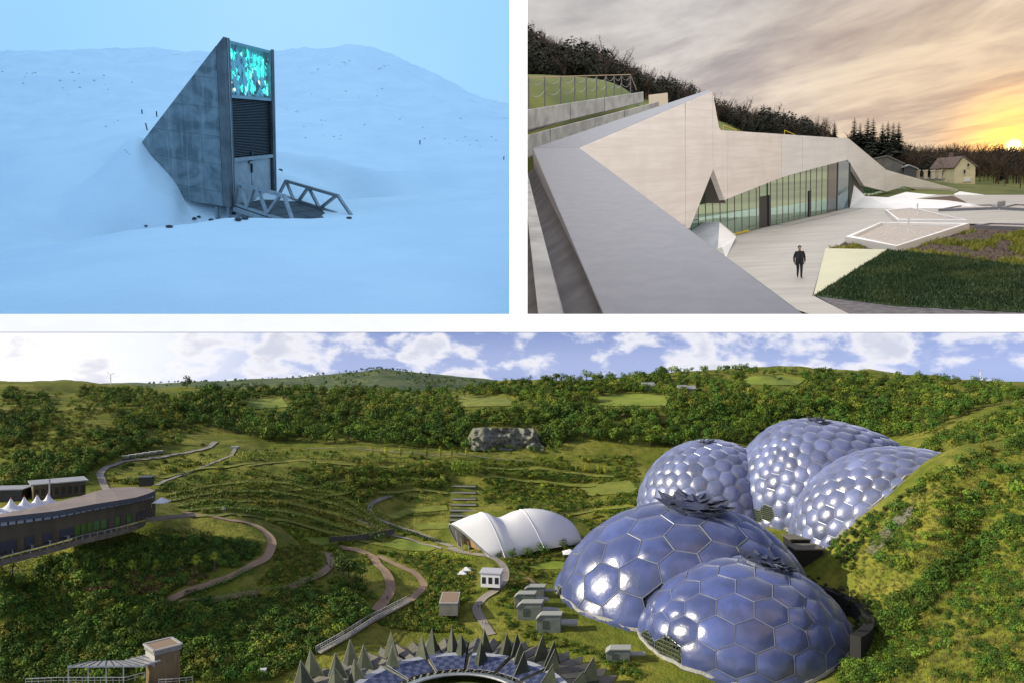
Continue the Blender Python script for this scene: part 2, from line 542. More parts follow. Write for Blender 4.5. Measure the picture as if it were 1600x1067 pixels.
# front pillars
gl, gr_ = fa(361, 100)[0], fa(424.5, 100)[0]
for a0, a1 in ((0.0, gl - 0.02), (gr_ + 0.02, Wd)):
    mb = MB(); hh = Ht
    mb.hexa([Q(a0, 0, 0), Q(a1, 0, 0), Q(a1, 0.498, 0), Q(a0, 0.498, 0), Q(a0, 0, hh), Q(a1, 0, hh), Q(a1, 0.498, hh - k * 0.5), Q(a0, 0.498, hh - k * 0.5)])
    pil = bevel(mb.build(S, 'front_pillar', m_pil, vault), 0.03)
    mb = MB()
    mb.hexa([Q(a0 + (a1 - a0) * .52, -0.03, 0.05), Q(a0 + (a1 - a0) * .62, -0.03, 0.05), Q(a0 + (a1 - a0) * .62, 0.01, 0.05), Q(a0 + (a1 - a0) * .52, 0.01, 0.05),
             Q(a0 + (a1 - a0) * .52, -0.03, hh - .05), Q(a0 + (a1 - a0) * .62, -0.03, hh - .05), Q(a0 + (a1 - a0) * .62, 0.01, hh - .05), Q(a0 + (a1 - a0) * .52, 0.01, hh - .05)])
    mb.build(S, 'joint_strip', m_steel, pil)
# --- glazed light box with mirror shards
cg0, cg1 = fa(392, 151)[1], Ht - 0.12
def fbox(a0, a1, b0, b1, c0, c1, name, mt, parent=vault):
    mb = MB(); mb.hexa([Q(a0, b0, c0), Q(a1, b0, c0), Q(a1, b1, c0), Q(a0, b1, c0), Q(a0, b0, c1), Q(a1, b0, c1), Q(a1, b1, c1), Q(a0, b1, c1)])
    return mb.build(S, name, mt, parent)
art = fbox(gl, gr_, 0.44, 0.49, cg0, cg1 - 0.1, 'light_box', mat('teal_backing', (0.16, 0.38, 0.42), 0.5, (0.24, 0.48, 0.52), 1.5))
m_frame = mat('frame_teal', (0.16, 0.27, 0.30), 0.4, (0.22, 0.34, 0.36), 2.0)
fbox(gl, gr_, 0.06, 0.44, cg1 - 0.10, cg1 + 0.02, 'top_frame', m_frame, art)
fbox(gl, gr_, 0.06, 0.44, cg0 - 0.14, cg0, 'bottom_frame', m_frame, art)
fbox(gl, gl + 0.10, 0.06, 0.44, cg0, cg1 - 0.10, 'side_frame', m_frame, art)
fbox(gr_ - 0.10, gr_, 0.06, 0.44, cg0, cg1 - 0.10, 'side_frame', m_frame, art)
shm = []
for i, (c, em) in enumerate((((0.34, 0.50, 0.58), None), ((0.14, 0.32, 0.36), None), ((0.46, 0.62, 0.68), None), ((0.02, 0.05, 0.06), None),
                             ((0.04, 0.80, 0.62), 1.25), ((0.30, 1.0, 0.86), 1.3), ((1.0, 0.94, 0.60), 1.3), ((0.05, 0.55, 0.50), 0.9))):
    mm = mat('shard_%d' % i, c, 0.12, metal=0.3 if em is None and i != 3 else 0.0)
    if em:
        bs = mm.node_tree.nodes['Principled BSDF'] if 'Principled BSDF' in mm.node_tree.nodes else [n for n in mm.node_tree.nodes if n.type == 'BSDF_PRINCIPLED'][0]
        bs.inputs['Emission Color'].default_value = (*c, 1); bs.inputs['Emission Strength'].default_value = em
        mm.cycles.emission_sampling = 'NONE'
    shm.append(mm)
r_ = random.Random(5)
m_scr = None
cells = [(i, j) for i in range(16) for j in range(18)]
for (i, j) in cells:
    fx = (i + r_.uniform(.1, .9)) / 16; fz = (j + r_.uniform(.1, .9)) / 18
    if fz > 0.96: continue
    a = gl + 0.22 + (gr_ - gl - 0.44) * fx
    c = cg0 + 0.15 + (cg1 - cg0 - 0.45) * fz
    sz = r_.uniform(0.18, 0.36)
    lit = vnoise(np.array([fx * 5.5 + 3]), np.array([fz * 6 + 2]), 3, 3)[0]
    warm = math.exp(-((fx - .72) ** 2 + (fz - .30) ** 2) / .02) + math.exp(-((fx - .0) ** 2 + (fz - .08) ** 2) / .02)
    if r_.random() < 0.8 * warm: mi = 6 if r_.random() < .6 else 3
    elif lit + r_.uniform(-.30, .30) > 0.45: mi = r_.choice([4, 4, 5, 7, 7])
    else: mi = r_.choice([0, 0, 2, 2, 2, 1, 0, 3])
    if mi >= 4: sz *= .45
    th = r_.uniform(0, 6.28)
    n3 = r_.choice([3, 3, 4])
    b0 = r_.uniform(0.14, 0.38)
    tx, tz = r_.uniform(-.12, .12), r_.uniform(-.12, .12)
    pts = []
    for q in range(n3):
        an = th + 6.28 * q / n3 + r_.uniform(-.4, .4); rr = sz * r_.uniform(.6, 1.6) * (gr_ - gl) / 5
        da, dc = rr * math.cos(an), rr * math.sin(an) * 1.25
        pts.append((a + da, b0 + da * tx + dc * tz, c + dc))
    mb = MB(); mb.prism([Q(*p) for p in pts], e2 * 0.04)
    mb.build(S, 'mirror_shard', shm[mi], art)
mg = bpy.data.materials.new('box_glass'); mg.use_nodes = True; t = NT(mg.node_tree)
t.n('ShaderNodeOutputMaterial', {0: t.n('ShaderNodeMixShader', {0: 0.06, 1: t.n('ShaderNodeBsdfTransparent', {0: (0.86, 0.97, 0.96, 1)}), 2: t.n('ShaderNodeBsdfGlossy', {'Roughness': 0.03})})})
fbox(gl, gr_, 0.03, 0.05, cg0, cg1, 'glass_pane', mg)
# --- louvre
cl0, cl1 = fa(396, 245)[1], cg0 - 0.16
lou = fbox(gl, gr_, 0.42, 0.49, cl0, cl1, 'louvre_backing', m_louv)
mb = MB(); ns = 36
for i in range(ns):
    c = cl0 + (i + .5) * (cl1 - cl0) / ns
    mb.obox(Q((gl + gr_) / 2, 0.28, c), e1 * (gr_ - gl) / 2 * .995, e2 * 0.11 + Z * -0.055, Z * 0.012 + e2 * 0.006)
o = mb.build(S, 'louvre_slats', mat('slat_metal', (0.055, 0.055, 0.06), 0.4, (0.035, 0.035, 0.04), 5, metal=0.4), lou); o['kind'] = 'stuff'
fbox(gl, gr_, 0.02, 0.42, cl0 - 0.16, cl0, 'lintel', m_steel)
# --- doors
cd0 = 0.10
mid = fa(398, 280)[0]
for a0, a1 in ((gl + 0.05, mid - 0.03), (mid + 0.03, gr_ - 0.05)):
    dr = fbox(a0, a1, 0.22, 0.32, cd0, cl0 - 0.18, 'door_leaf', m_door)
    fbox(a0 + (a1 - a0) * 0.04, a1 - (a1 - a0) * .04, 0.20, 0.22, cd0 + 0.1, cd0 + 0.9, 'kick_plate', m_door, dr)
fbox(mid - 0.30, mid + 0.24, 0.10, 0.2, cd0 + 1.75, cd0 + 1.88, 'door_handle', m_steel)
fbox(mid - 0.05, mid + 0.05, 0.12, 0.21, cd0 + 1.3, cd0 + 2.35, 'lock_bar', m_louv)
fbox(gl - .01, gr_ + .01, 0.1, 0.4, 0.0, cd0, 'threshold', m_steel)
fbox(gl + .02, gr_ - .02, 0.34, 0.42, cd0, cl0 - .17, 'door_backing', m_louv)
# support piles below the body
for (u, v0, v1, bb) in ((339, 326, 358, 0.6), (357, 326, 340, 0.2)):
    p = on_plane(S, u, v0, O + e1 * 0.4, nS)
    mb = MB(); mb.tube([p + Z * 0.1, p - Z * 1.6], 0.09, 10)
    mb.build(S, 'support_pile', m_steel, vault, True)

# --- access bridge
zd = O.z + 0.08
corner = [G(S, 366, 321, zd), G(S, 436, 306, zd), G(S, 552, 344, zd), G(S, 459, 352, zd)]     # tower-left, tower-right, far-right, far-left
bridge = thing(S, 'access_bridge', (corner[0] + corner[2]) / 2, 'steel footbridge with dark grating deck and truss railings at the doors', 'footbridge')
nP = 5
def dk(s, tt):
    return (corner[0] * (1 - s) + corner[1] * s) * (1 - tt) + (corner[3] * (1 - s) + corner[2] * s) * tt
for i in range(nP):
    for j in range(2):
        a, b = i / nP + 0.006, (i + 1) / nP - 0.006
        s0, s1 = j / 2 + .008, (j + 1) / 2 - .008
        mb = MB(); q = [dk(s0, a), dk(s0, b), dk(s1, b), dk(s1, a)]
        mb.hexa([p - Z * 0.10 for p in q] + q)
        mb.build(S, 'deck_panel', m_deck, bridge)
mb = MB()
for s in (0.004, 0.5, 0.996):
    mb.bar(dk(s, 0) - Z * .16, dk(s, 1) - Z * .16, 0.14, 0.22)
mb.build(S, 'deck_girder', m_steel, bridge)
def truss(c0, c1, tops, feet, name):
    n = (c1 - c0).cross(Z)
    T = [on_plane(S, u, v, c0, n) for u, v in tops]
    hz = sum(p.z for p in T) / len(T)
    T = [Vector((p.x, p.y, hz)) for p in T]
    tr = MB(); tr.bar(T[0], T[-1], 0.16, 0.14)
    ob = tr.build(S, name, m_steel, bridge)
    bot = MB(); bot.bar(c0 + Z * .06, c1 + Z * .06, 0.10, 0.12); bot.build(S, 'bottom_chord', m_steel, ob)
    L = (c1 - c0)
    for (ft, tt) in feet:
        b = c0 + L * ft + Z * .06
        tp = T[0] * (1 - tt) + T[-1] * tt
        z_ = MB(); z_.bar(b, tp, 0.13, 0.12); z_.build(S, 'truss_bar', m_steel, ob)
truss(corner[0], corner[3], [(373, 290), (444, 303)], [(0.0, 0.0), (0.25, 0.0), (0.25, 0.36), (0.58, 0.45), (0.58, 0.92), (1.0, 1.0)], 'railing')
truss(corner[1], corner[2], [(447, 288), (528, 301)], [(0.0, 0.0), (0.22, 0.0), (0.30, 0.46), (0.58, 0.46), (0.60, .98), (1.0, 1.0)], 'railing')

# --- snow ground: a height field through surveyed points
CP = [(0, 491, 13), (200, 491, 13), (400, 491, 13), (600, 491, 13), (796, 491, 13), (-150, 491, 13), (-150, 420, 23), (900, 480, 13),
      (0, 402, 24), (200, 374, 26), (360, 354, 27.5), (460, 353, 28), (550, 348, 28), (680, 330, 29), (796, 318, 30), (900, 305, 31),
      (100, 440, 18), (400, 420, 18), (700, 410, 18), (0, 398, 29), (150, 379, 31), (270, 350, 33.5), (340, 352, 33),
      (300, 330, 35.5), (370, 345, 33.5), (450, 338, 35), (600, 325, 35), (700, 312, 36), (796, 300, 37),
      (288, 312, 37.5), (250, 266, 41), (222, 225, 43.5), (180, 238, 44), (140, 272, 41), (200, 292, 38.6), (250, 305, 37.6), (85, 270, 42.5), (120, 350, 34.5),
      (60, 300, 40), (0, 300, 41), (-150, 320, 40),
      (445, 290, 42), (440, 252, 48), (560, 280, 45), (700, 270, 46), (796, 260, 47), (900, 250, 48),
      (0, 210, 58), (100, 200, 60), (200, 190, 58), (300, 190, 64), (520, 200, 64), (650, 210, 62), (796, 215, 62), (900, 215, 62), (-150, 215, 58),
      (0, 150, 84), (150, 150, 84), (300, 140, 90), (500, 140, 88), (650, 150, 86), (796, 180, 82), (900, 195, 80), (-150, 150, 84),
      (-150, 92, 112), (0, 88, 112), (120, 79, 116), (250, 82, 118), (400, 84, 118), (500, 82, 118), (598, 86, 114), (612, 92, 113), (628, 112, 108), (700, 138, 106), (796, 166, 102), (900, 190, 100),
      (-150, 96, 140), (120, 86, 140), (400, 88, 140), (600, 95, 138), (700, 146, 138), (796, 172, 136), (900, 195, 136)]
CP = [c_ for c_ in CP if c_[:2] not in ((288, 312), (250, 266), (222, 225))]
pp = [P(S, u, v, d) for u, v, d in CP]
for u_, v_ in ((216, 218), (222, 223), (231, 240), (240, 254), (251, 265), (262, 275), (275, 288), (287, 301), (291, 318)):       # the snow line against the side wall
    pp.append(on_plane(S, u_, v_, O, nS) - nS * .25 if (on_plane(S, u_, v_, O, nS) - nS).length < on_plane(S, u_, v_, O, nS).length else on_plane(S, u_, v_, O, nS) + nS * .25)
fA = rbf([((p.x / p.y) * 3.0, math.log(p.y) * 1.6) for p in pp], [p.z for p in pp], 0.0003)
GROOVES = []
for line, amp, w in (([(160, 240, 44), (105, 258, 42.5), (82, 292, 39.8), (92, 332, 36.8), (128, 368, 33.2)], -.35, 1.0), ([(288, 334, 36.4), (245, 336, 36.8), (205, 340, 36.8)], -.9, 1.1),
                     ([(185, 326, 37.2), (228, 312, 37.8), (266, 316, 37.5)], .55, .5), ([(450, 252, 48), (520, 262, 47), (600, 285, 44), (690, 318, 38)], .35, 1.0), ([(450, 262, 46.5), (520, 275, 45.3), (600, 298, 42.5)], -.6, 1.1), ([(130, 300, 39), (170, 290, 39)], .3, 1.5)):
    GROOVES.append(([(lambda p: (p.x, p.y))(P(S, *q)) for q in line], amp, w))
def zA(x, y):
    x = np.atleast_1d(np.asarray(x, float)); y = np.atleast_1d(np.asarray(y, float))
    z = fA(np.c_[(x / y) * 3.0, np.log(y) * 1.6])
    far = np.clip((y - 40) / 40, 0, 1)
    z = z + (vnoise(x * .12, y * .12, 2, 5, .5) - .5) * 2.4 * far + (vnoise(x * .9 + y * .1, y * .35, 14, 3) - .5) * .5 * far + (vnoise(x * .5, y * .25, 9, 3) - .5) * 0.16
    # wind groove round the drift and scour in front of the side wall
    for (pu, pv, pd), amp, wx, wy in (((268, 338, 36.0), -1.0, 2.8, 1.5), ((175, 300, 38.0), .2, 3.2, 2.2), ((118, 345, 35.0), -.35, 2.2, 2.6), ((85, 300, 39.0), -.35, 1.8, 3.4), ((130, 250, 43), -0.3, 3.5, 1.8), 
                                     ((560, 292, 43.0), -1.4, 6.0, 1.5), ((480, 262, 47.0), .5, 4.0, 1.4), ((620, 285, 45.0), .5, 5.0, 1.2), ((700, 305, 41.0), -0.8, 5.0, 1.4)):
        c_ = P(S, pu, pv, pd); z = z + amp * np.exp(-((x - c_.x) / wx) ** 2 - ((y - c_.y) / wy) ** 2)
    for line, amp, w in GROOVES:
        dmin = np.full(len(x), 1e9)
        for (ax, ay), (bx, by) in zip(line[:-1], line[1:]):
            tt_ = np.clip(((x - ax) * (bx - ax) + (y - ay) * (by - ay)) / ((bx - ax) ** 2 + (by - ay) ** 2), 0, 1)
            dmin = np.minimum(dmin, np.hypot(x - ax - tt_ * (bx - ax), y - ay - tt_ * (by - ay)))
        z = z + amp * np.exp(-(dmin / w) ** 2)
    # rolled crest of the near bank and sastrugi on it
    yc = np.interp(x / y, [-.42, -.25, -.05, .12, .40], [24, 26, 27.5, 28, 30]); z = z + 0.30 * np.exp(-((y - yc) / 1.0) ** 2) - 0.75 * np.exp(-((y - yc - 2.6) / 1.5) ** 2)
    z = z + (vnoise(x * .35 + y * .2, y * .9 - x * .15, 21, 4) - .5) * 0.22 * np.clip((y - 12) / 20, 0, 1)
    tip = Q(-1.4, 0.9, 0); d = np.hypot((x - tip.x), (y - tip.y))
    z = z - 0.5 * np.exp(-(d / 1.3) ** 2)
    return z
# fan-shaped sheet bounded by the walls of its own sky
ys = np.exp(np.linspace(math.log(9.0), math.log(147), 260))
Lr = INV['A'] @ Vector(((-330 - PX) / F, 1, -(300 - PY) / F)); Rr = INV['A'] @ Vector(((808 - PX) / F, 1, -(300 - PY) / F))
ss = np.linspace(Lr.x / Lr.y, Rr.x / Rr.y, 240)
YY, SS = np.meshgrid(ys, ss, indexing='ij')
XX = YY * SS
ZZ = zA(XX.ravel(), YY.ravel()).reshape(XX.shape)
def clampV(V, S_, vmax):
    """keep the sheet above the floor boards of its own place"""
    Wd_ = V @ np.array(FR[S_]).T
    Wd_[:, 2] += np.maximum(-(vmax - PY) / F * Wd_[:, 1] - Wd_[:, 2], 0)
    return Wd_ @ np.array(FR[S_])
snow = mk_np(S, 'snow_ground', clampV(np.stack([XX, YY, ZZ], -1).reshape(-1, 3), 'A', 502), grid_faces(*XX.shape), m_snow, smooth=True)
tag(snow, 'smooth blue-lit snow field rising into a wind-swept hillside', kind='structure')

# --- rocks
def rock_mesh(name, seed, mt, sub=2):
    bm = bmesh.new(); bmesh.ops.create_icosphere(bm, subdivisions=sub, radius=1)
    rr = random.Random(seed); off = Vector((rr.random() * 50, rr.random() * 50, 3))
    for v in bm.verts:
        v.co *= 0.75 + 0.5 * mnoise.noise(v.co * 1.3 + off)
        v.co.z *= 0.7
    me = bpy.data.meshes.new(name); bm.to_mesh(me); bm.free(); me.materials.append(mt)
    return me
rocks = [rock_mesh('rock', i, m_rock) for i in range(4)]
TA = Terrain('A', ys, ss, ZZ)
hitA = TA.hit1
for i, (u, v, sz, lb) in enumerate(((265, 356, 0.20, 'round dark rock left of the vault piles, nearest the snow crest'), (304, 343, .22, 'dark rock under the corner of the concrete side wall'),
        (311, 340, .16, 'small dark rock right beside the rock under the wall corner'), (228, 354, .13, 'small dark rock at far left on the scoured snow'), (372, 345, .25, 'dark rock under the bridge near the pillar'),
        (383, 343, .2, 'dark rock under the bridge away from the pillar'), (365, 335, .22, 'dark rock tight against the pillar foot'), (390, 338, .2, 'dark rock under the middle of the bridge railing'),
        (439, 267, .22, 'lone dark rock on the bank right of the vault'), (545, 342, .18, 'dark rock at the outer end of the bridge'), (330, 345, .15, 'small dark rock left of the support pile'))):
    p = hitA(u, v)
    if p is None: continue
    o = bpy.data.objects.new('rock', rocks[i % 4]); COL.objects.link(o)
    sz *= .62
    o.matrix_world = M4[S] @ Matrix.Translation(p + Z * sz * .2) @ Matrix.Rotation(i * 1.3, 4, 'Z') @ Matrix.Diagonal((sz * 1.3, sz, sz, 1))
    tag(o, lb, 'rock', 'rocks round the vault')
# thin scree showing through the snow on the hillside: uncountable
Vs, Fs = [], []
rr = random.Random(3)
cl = [(95, 132, 60, 8), (150, 125, 60, 10), (60, 118, 50, 8), (190, 190, 40, 8), (480, 195, 60, 16), (450, 175, 20, 10), (560, 100, 60, 8), (600, 105, 18, 5), (520, 110, 60, 14), (650, 190, 60, 10), (700, 218, 60, 6), (530, 150, 70, 20), (250, 145, 40, 12), (740, 225, 40, 8), (500, 215, 40, 4), (190, 240, 12, 6)]
for cx, cy, sx, sy in cl:
    for _ in range(7):
        u = rr.gauss(cx, sx * .6); v = rr.gauss(cy, sy * .6)
        if not (0 < u < 800) or (215 < u < 440 and v > 50): continue
        p = hitA(u, v)
        if p is None: continue
        sz = rr.uniform(.02, .075) * p.y / 70
        k = len(Vs)
        Vs += [p + Vector((-sz * 2, 0, 0)), p + Vector((sz * 2, -sz, 0)), p + Vector((sz * .5, sz, sz * .2)), p + Vector((0, 0, sz))]
        Fs += [(k, k + 1, k + 3), (k + 1, k + 2, k + 3), (k + 2, k, k + 3)]
o = mk(S, 'scree', Vs, Fs, mat('scree_stone', (0.28, 0.29, 0.31), 0.9), root=(0, 60, 0)); tag(o, 'thin dark scree poking through the snow on the hillside', 'scree', kind='stuff')
# marker stakes
for u, v, h, lb in ((231, 204, 9, 'thin leaning marker stake beside the buried tip of the wall'), (245, 183, 7, 'short marker stake above the sloping roof edge'), (222, 178, 5, 'short marker stake farthest left on the slope'), (656, 226, 6, 'lone marker stake on the slope at right'), (787, 250, 5, 'marker stake near the right edge of the snow')):
    p = hitA(u, v)
    if p is None: continue
    hh = h * p.y / F
    mb = MB(); mb.tube([p - Z * .2, p + Z * hh + Vector((-.12 if u == 231 else 0, 0, 0)) * hh * 2], 0.035 * p.y / 45, 6)
    tag(mb.build(S, 'marker_stake', m_louv, None, True, root=p), lb, 'stake', 'marker stakes on the slope')
# ================================================================== B: folded concrete museum at sunset
S = 'B'
ZG = -6.0
Z = Vector((0, 0, 1))
# --- sky
m = bpy.data.materials.new('sky_sunset'); m.use_nodes = True; t = NT(m.node_tree)
geo = t.n('ShaderNodeNewGeometry')
nv = t.n('ShaderNodeVectorMath', {0: geo.outputs['Position']}, operation='NORMALIZE').outputs[0]
def vdot(v):
    return t.n('ShaderNodeVectorMath', {0: nv, 1: tuple(v)}, operation='DOT_PRODUCT').outputs['Value']
rt, fw, up = FR['B'].col[0], FR['B'].col[1], FR['B'].col[2]
ez = vdot(up)
sdir = Vector(((1583 - PX) / F, 1, -(231 - PY) / F)).normalized()
sang = t.math('ARCCOSINE', t.math('MINIMUM', vdot(sdir), 0.99999))
inv = t.math('DIVIDE', 1.0, t.math('ADD', t.math('ABSOLUTE', ez), 0.10))
lx = t.math('MULTIPLY', vdot(rt), inv); ly = t.math('MULTIPLY', vdot(fw), inv)
cvec = t.n('ShaderNodeCombineXYZ', {0: t.math('ADD', lx, t.math('MULTIPLY', ly, 0.30)), 1: t.math('MULTIPLY', ly, 0.62)})
c1 = t.noise(cvec, 1.15, 7, 0.60, 0.6)
c2_ = t.noise(cvec, 3.1, 5, 0.55, 0.4)
cl = t.maprange(t.math('ADD', t.math('MULTIPLY', c1, 0.7), t.math('MULTIPLY', c2_, 0.3)), 0.31, 0.70)
base_hi = t.mix(cl, (0.60, 0.575, 0.55), (0.25, 0.24, 0.255))
base_hi = t.mix(t.maprange(ez, 0.27, 0.47), base_hi, (2.0, 1.98, 2.05))  # unseen upper sky brightened to light the museum walls
base_lo = t.mix(cl, (0.69, 0.60, 0.51), (0.36, 0.32, 0.325))
elev = t.maprange(ez, 0.0, 0.24)
bs = t.mix(elev, base_lo, base_hi)
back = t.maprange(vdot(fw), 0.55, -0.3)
bs = t.mix(back, bs, (1.30, 1.24, 1.22))  # sky behind the viewpoint also brightened for the walls
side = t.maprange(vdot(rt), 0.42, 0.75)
bs = t.mix(side, bs, (1.9, 1.55, 1.22))  # added glow right of the view, lights the right-facing walls
warm = t.maprange(sang, 0.04, 0.42, 1.0, 0.0)
bs = t.mix(t.math('MULTIPLY', warm, 0.75), bs, t.mix(cl, (0.82, 0.60, 0.36), (0.48, 0.32, 0.22)))
g1 = t.maprange(sang, 0.0, 0.11, 1.0, 0.0)
g1 = t.math('MULTIPLY', t.math('POWER', g1, 1.6), t.maprange(cl, 0, 1, 1.0, 0.6))
bs = t.mix(g1, bs, (1.9, 0.92, 0.16))
g2 = t.maprange(sang, 0.001, 0.011, 1.0, 0.0)
bs = t.mix(g2, bs, (8.0, 5.6, 2.2))
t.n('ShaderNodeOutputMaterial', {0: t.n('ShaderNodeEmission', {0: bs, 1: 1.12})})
m.cycles.emission_sampling = 'NONE'
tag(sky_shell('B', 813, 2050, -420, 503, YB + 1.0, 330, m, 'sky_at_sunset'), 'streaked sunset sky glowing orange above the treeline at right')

# --- materials
def board_concrete(name, c1, c2, scl=(0.22, 0.22, 5.0)):
    m = bpy.data.materials.new(name); m.use_nodes = True; t = NT(m.node_tree)
    o = t.n('ShaderNodeTexCoord').outputs['Object']
    st = t.n('ShaderNodeMapping', {0: o, 1: (0, 0, 0), 2: (0.10, 0.03, 0), 3: scl})
    n1 = t.noise(st, 0.55, 5, 0.6, 0.2); n2 = t.noise(o, 0.35, 4, 0.55); n3 = t.noise(o, 6, 4, 0.6)
    c = t.mix(t.maprange(n1, 0.36, 0.66), c1, c2)
    c = t.mix(t.math('MULTIPLY', t.maprange(n2, 0.4, 0.7), 0.5), c, tuple(x * .93 for x in c2))
    bn = t.n('ShaderNodeBump', {'Distance': 0.03, 'Strength': 0.7, 'Height': t.math('ADD', n1, t.math('MULTIPLY', n3, 0.3))})
    b = t.n('ShaderNodeBsdfPrincipled', {'Base Color': c, 'Roughness': 0.6, 'Specular IOR Level': 0.35, 'Normal': bn})
    t.n('ShaderNodeOutputMaterial', {0: b})
    return m
m_cream = board_concrete('pale_board_marked_concrete', (0.88, 0.82, 0.77), (0.79, 0.725, 0.67))
m_wht = board_concrete('white_concrete', (0.82, 0.81, 0.79), (0.75, 0.74, 0.72))
m_cap = mat('grey_coping_concrete', (0.175, 0.18, 0.205), 0.5, (0.15, 0.155, 0.18), 2.5, bump=0.006, bscale=14)
m_pave = board_concrete('plaza_concrete', (0.45, 0.43, 0.385), (0.35, 0.335, 0.30), (0.12, 1.6, 1))
m_step = mat('step_concrete', (0.40, 0.40, 0.38), 0.8, (0.27, 0.27, 0.26), 0.8, bump=0.01)
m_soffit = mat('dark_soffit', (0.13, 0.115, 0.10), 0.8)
m_dark = mat('dark_metal', (0.02, 0.022, 0.024), 0.5)
m_lawn = mat('lawn_grass', (0.022, 0.058, 0.014), 0.9, (0.040, 0.085, 0.022), 0.9, bump=0.05, bscale=20)
m_field = mat('meadow', (0.060, 0.085, 0.010), 0.9, (0.12, 0.135, 0.02), 0.15, bump=0.05, bscale=4)
m_soil = mat('soil', (0.060, 0.040, 0.030), 0.95, (0.11, 0.075, 0.05), 2.2, bump=0.12, bscale=6)
m_soil2 = mat('red_soil', (0.085, 0.052, 0.036), 0.95, (0.12, 0.075, 0.05), 0.7, bump=0.08, bscale=5)
m_gravel = mat('pool_gravel', (0.50, 0.44, 0.38), 0.6, (0.34, 0.29, 0.25), 5, bump=0.04, bscale=18)
m_yel = mat('yellow_rail_and_glow', (0.80, 0.62, 0.05), 0.5, (0.7, 0.5, 0.04), 2)
mg = bpy.data.materials.new('facade_glass'); mg.use_nodes = True; t = NT(mg.node_tree)
gl_ = t.n('ShaderNodeBsdfGlossy', {'Color': (0.62, 0.80, 0.68, 1), 'Roughness': 0.015})
tr_ = t.n('ShaderNodeBsdfTransparent', {0: (0.42, 0.60, 0.46, 1)})
t.n('ShaderNodeOutputMaterial', {0: t.n('ShaderNodeMixShader', {0: 0.60, 1: tr_, 2: gl_})}); m_glass = mg

# --- parapet in the foreground
museum = thing(S, 'museum_building', G(S, 1200, 350, ZG), 'long low museum of folded pale concrete facets over a glazed front', 'museum')
pnr = P(S, 1255, 490, 9.0); pin = P(S, 905, 231, 42); pout = P(S, 832, 232, 44)
nC = (pin - pnr).cross(pout - pnr).normalized()
if nC.z < 0: nC = -nC
def cappt(u, v): return on_plane(S, u, v, pnr, nC)
top = [cappt(1268, 500), pin, pout, cappt(944, 500)]
mb = MB(); mb.prism([p for p in top], Vector((0, 0, -1.25)))
bevel(mb.build(S, 'parapet_coping', m_cap, museum), 0.03, 2)
# rising coping beyond the corner
q = [pin + (pin - pnr).normalized() * 0.03, P(S, 1113, 143, 62), P(S, 1104, 141.5, 63.5), pout + Vector((0, 0.03, 0))]
mb = MB(); mb.prism(q, Vector((0, 0.0, -0.8)))
bevel(mb.build(S, 'rising_coping', m_cap, museum), 0.02, 1)
# --- wall facets: (u, v, depth) polygons with thickness
def facet(name, pts, mt, thick=0.45, off=None, parent=museum):
    V = [P(S, *p) if isinstance(p, tuple) else p for p in pts]
    n = Vector()
    for i in range(len(V)):
        a, b = V[i], V[(i + 1) % len(V)]
        n += Vector(((a.y - b.y) * (a.z + b.z), (a.z - b.z) * (a.x + b.x), (a.x - b.x) * (a.y + b.y)))
    n.normalize()
    if n.dot(sum(V, Vector()) / len(V)) < 0: n = -n
    mb = MB(); mb.prism(V, n * thick)
    return mb.build(S, name, mt, parent)
p1 = P(S, 905, 231, 42.02); p2 = P(S, 1113, 143, 62)
n1_ = (p2 - p1).cross(Z).normalized()
def w1(u, v): return on_plane(S, u, v, p1, n1_)
mm = P(S, 1071, 160.5, 62); 
facet('wall_facet', [w1(905.5, 231.3), w1(1070.4, 161.2), w1(1070.4, 352), w1(1040, 352), w1(905, 268)], m_cream)
facet('wall_facet', [w1(1071.2, 160.8), w1(1113, 143.2), w1(1114, 266), w1(1078, 357), w1(1071.2, 357)], m_cream)
cr_t, cr_b = w1(1113.3, 143.2), w1(1114.3, 266)
dC = cr_b.y
facet('wall_facet', [cr_t, P(S, 1123.5, 200, dC + 2), P(S, 1127, 204, dC + 2.5), P(S, 1132, 312.5, dC + 3)], m_cream)
facet('wall_facet', [cr_t + Vector((0.02, 0.01, 0)), P(S, 1132.2, 312.5, dC + 3), cr_b], m_cream) if False else None
facet('wall_facet', [cr_t + Vector((.02, .02, -.2)), P(S, 1132, 313, dC + 3.05), cr_b + Vector((.02, .02, 0))], m_cream)
facet('wall_facet', [P(S, 1127.2, 204, dC + 2.5), P(S, 1137, 204.5, dC + 4), P(S, 1136.5, 311, dC + 4), P(S, 1132.2, 313, dC + 3)], m_cream)
dW = lambda u: np.interp(u, [1137, 1221, 1254, 1326], [dC + 4, 82, 88, 103])
for a, b, ta, tb_, ba, bb in ((1137.2, 1220.6, 204.5, 210, 311, 278), (1221.2, 1253.6, 210, 212.2, 277.7, 268.6), (1254.2, 1326, 212.2, 217, 268.4, 250)):
    facet('wall_facet', [P(S, a, ta, dW(a)), P(S, b, tb_, dW(b)), P(S, b - (1.5 if b == 1326 else 0), bb, dW(b)), P(S, a, ba, dW(a))], m_cream if a < 1200 else m_wht, 0.5)
facet('wall_facet', [P(S, 1326.2, 217, 103), P(S, 1385, 266, 124), P(S, 1385, 300, 124), P(S, 1350, 291, 112), P(S, 1324.8, 250, 103)], m_wht, 0.5)
facet('wall_facet', [P(S, 1385.3, 266, 124), P(S, 1412, 273.4, 131), P(S, 1412, 291.7, 131), P(S, 1385.3, 300, 124)], m_wht, 0.5)
facet('wall_facet', [P(S, 1412.3, 273.5, 131), P(S, 1497, 296.5, 150), P(S, 1495, 303.5, 150), P(S, 1455, 303, 141), P(S, 1412.3, 291.7, 131)], m_wht, 0.5)
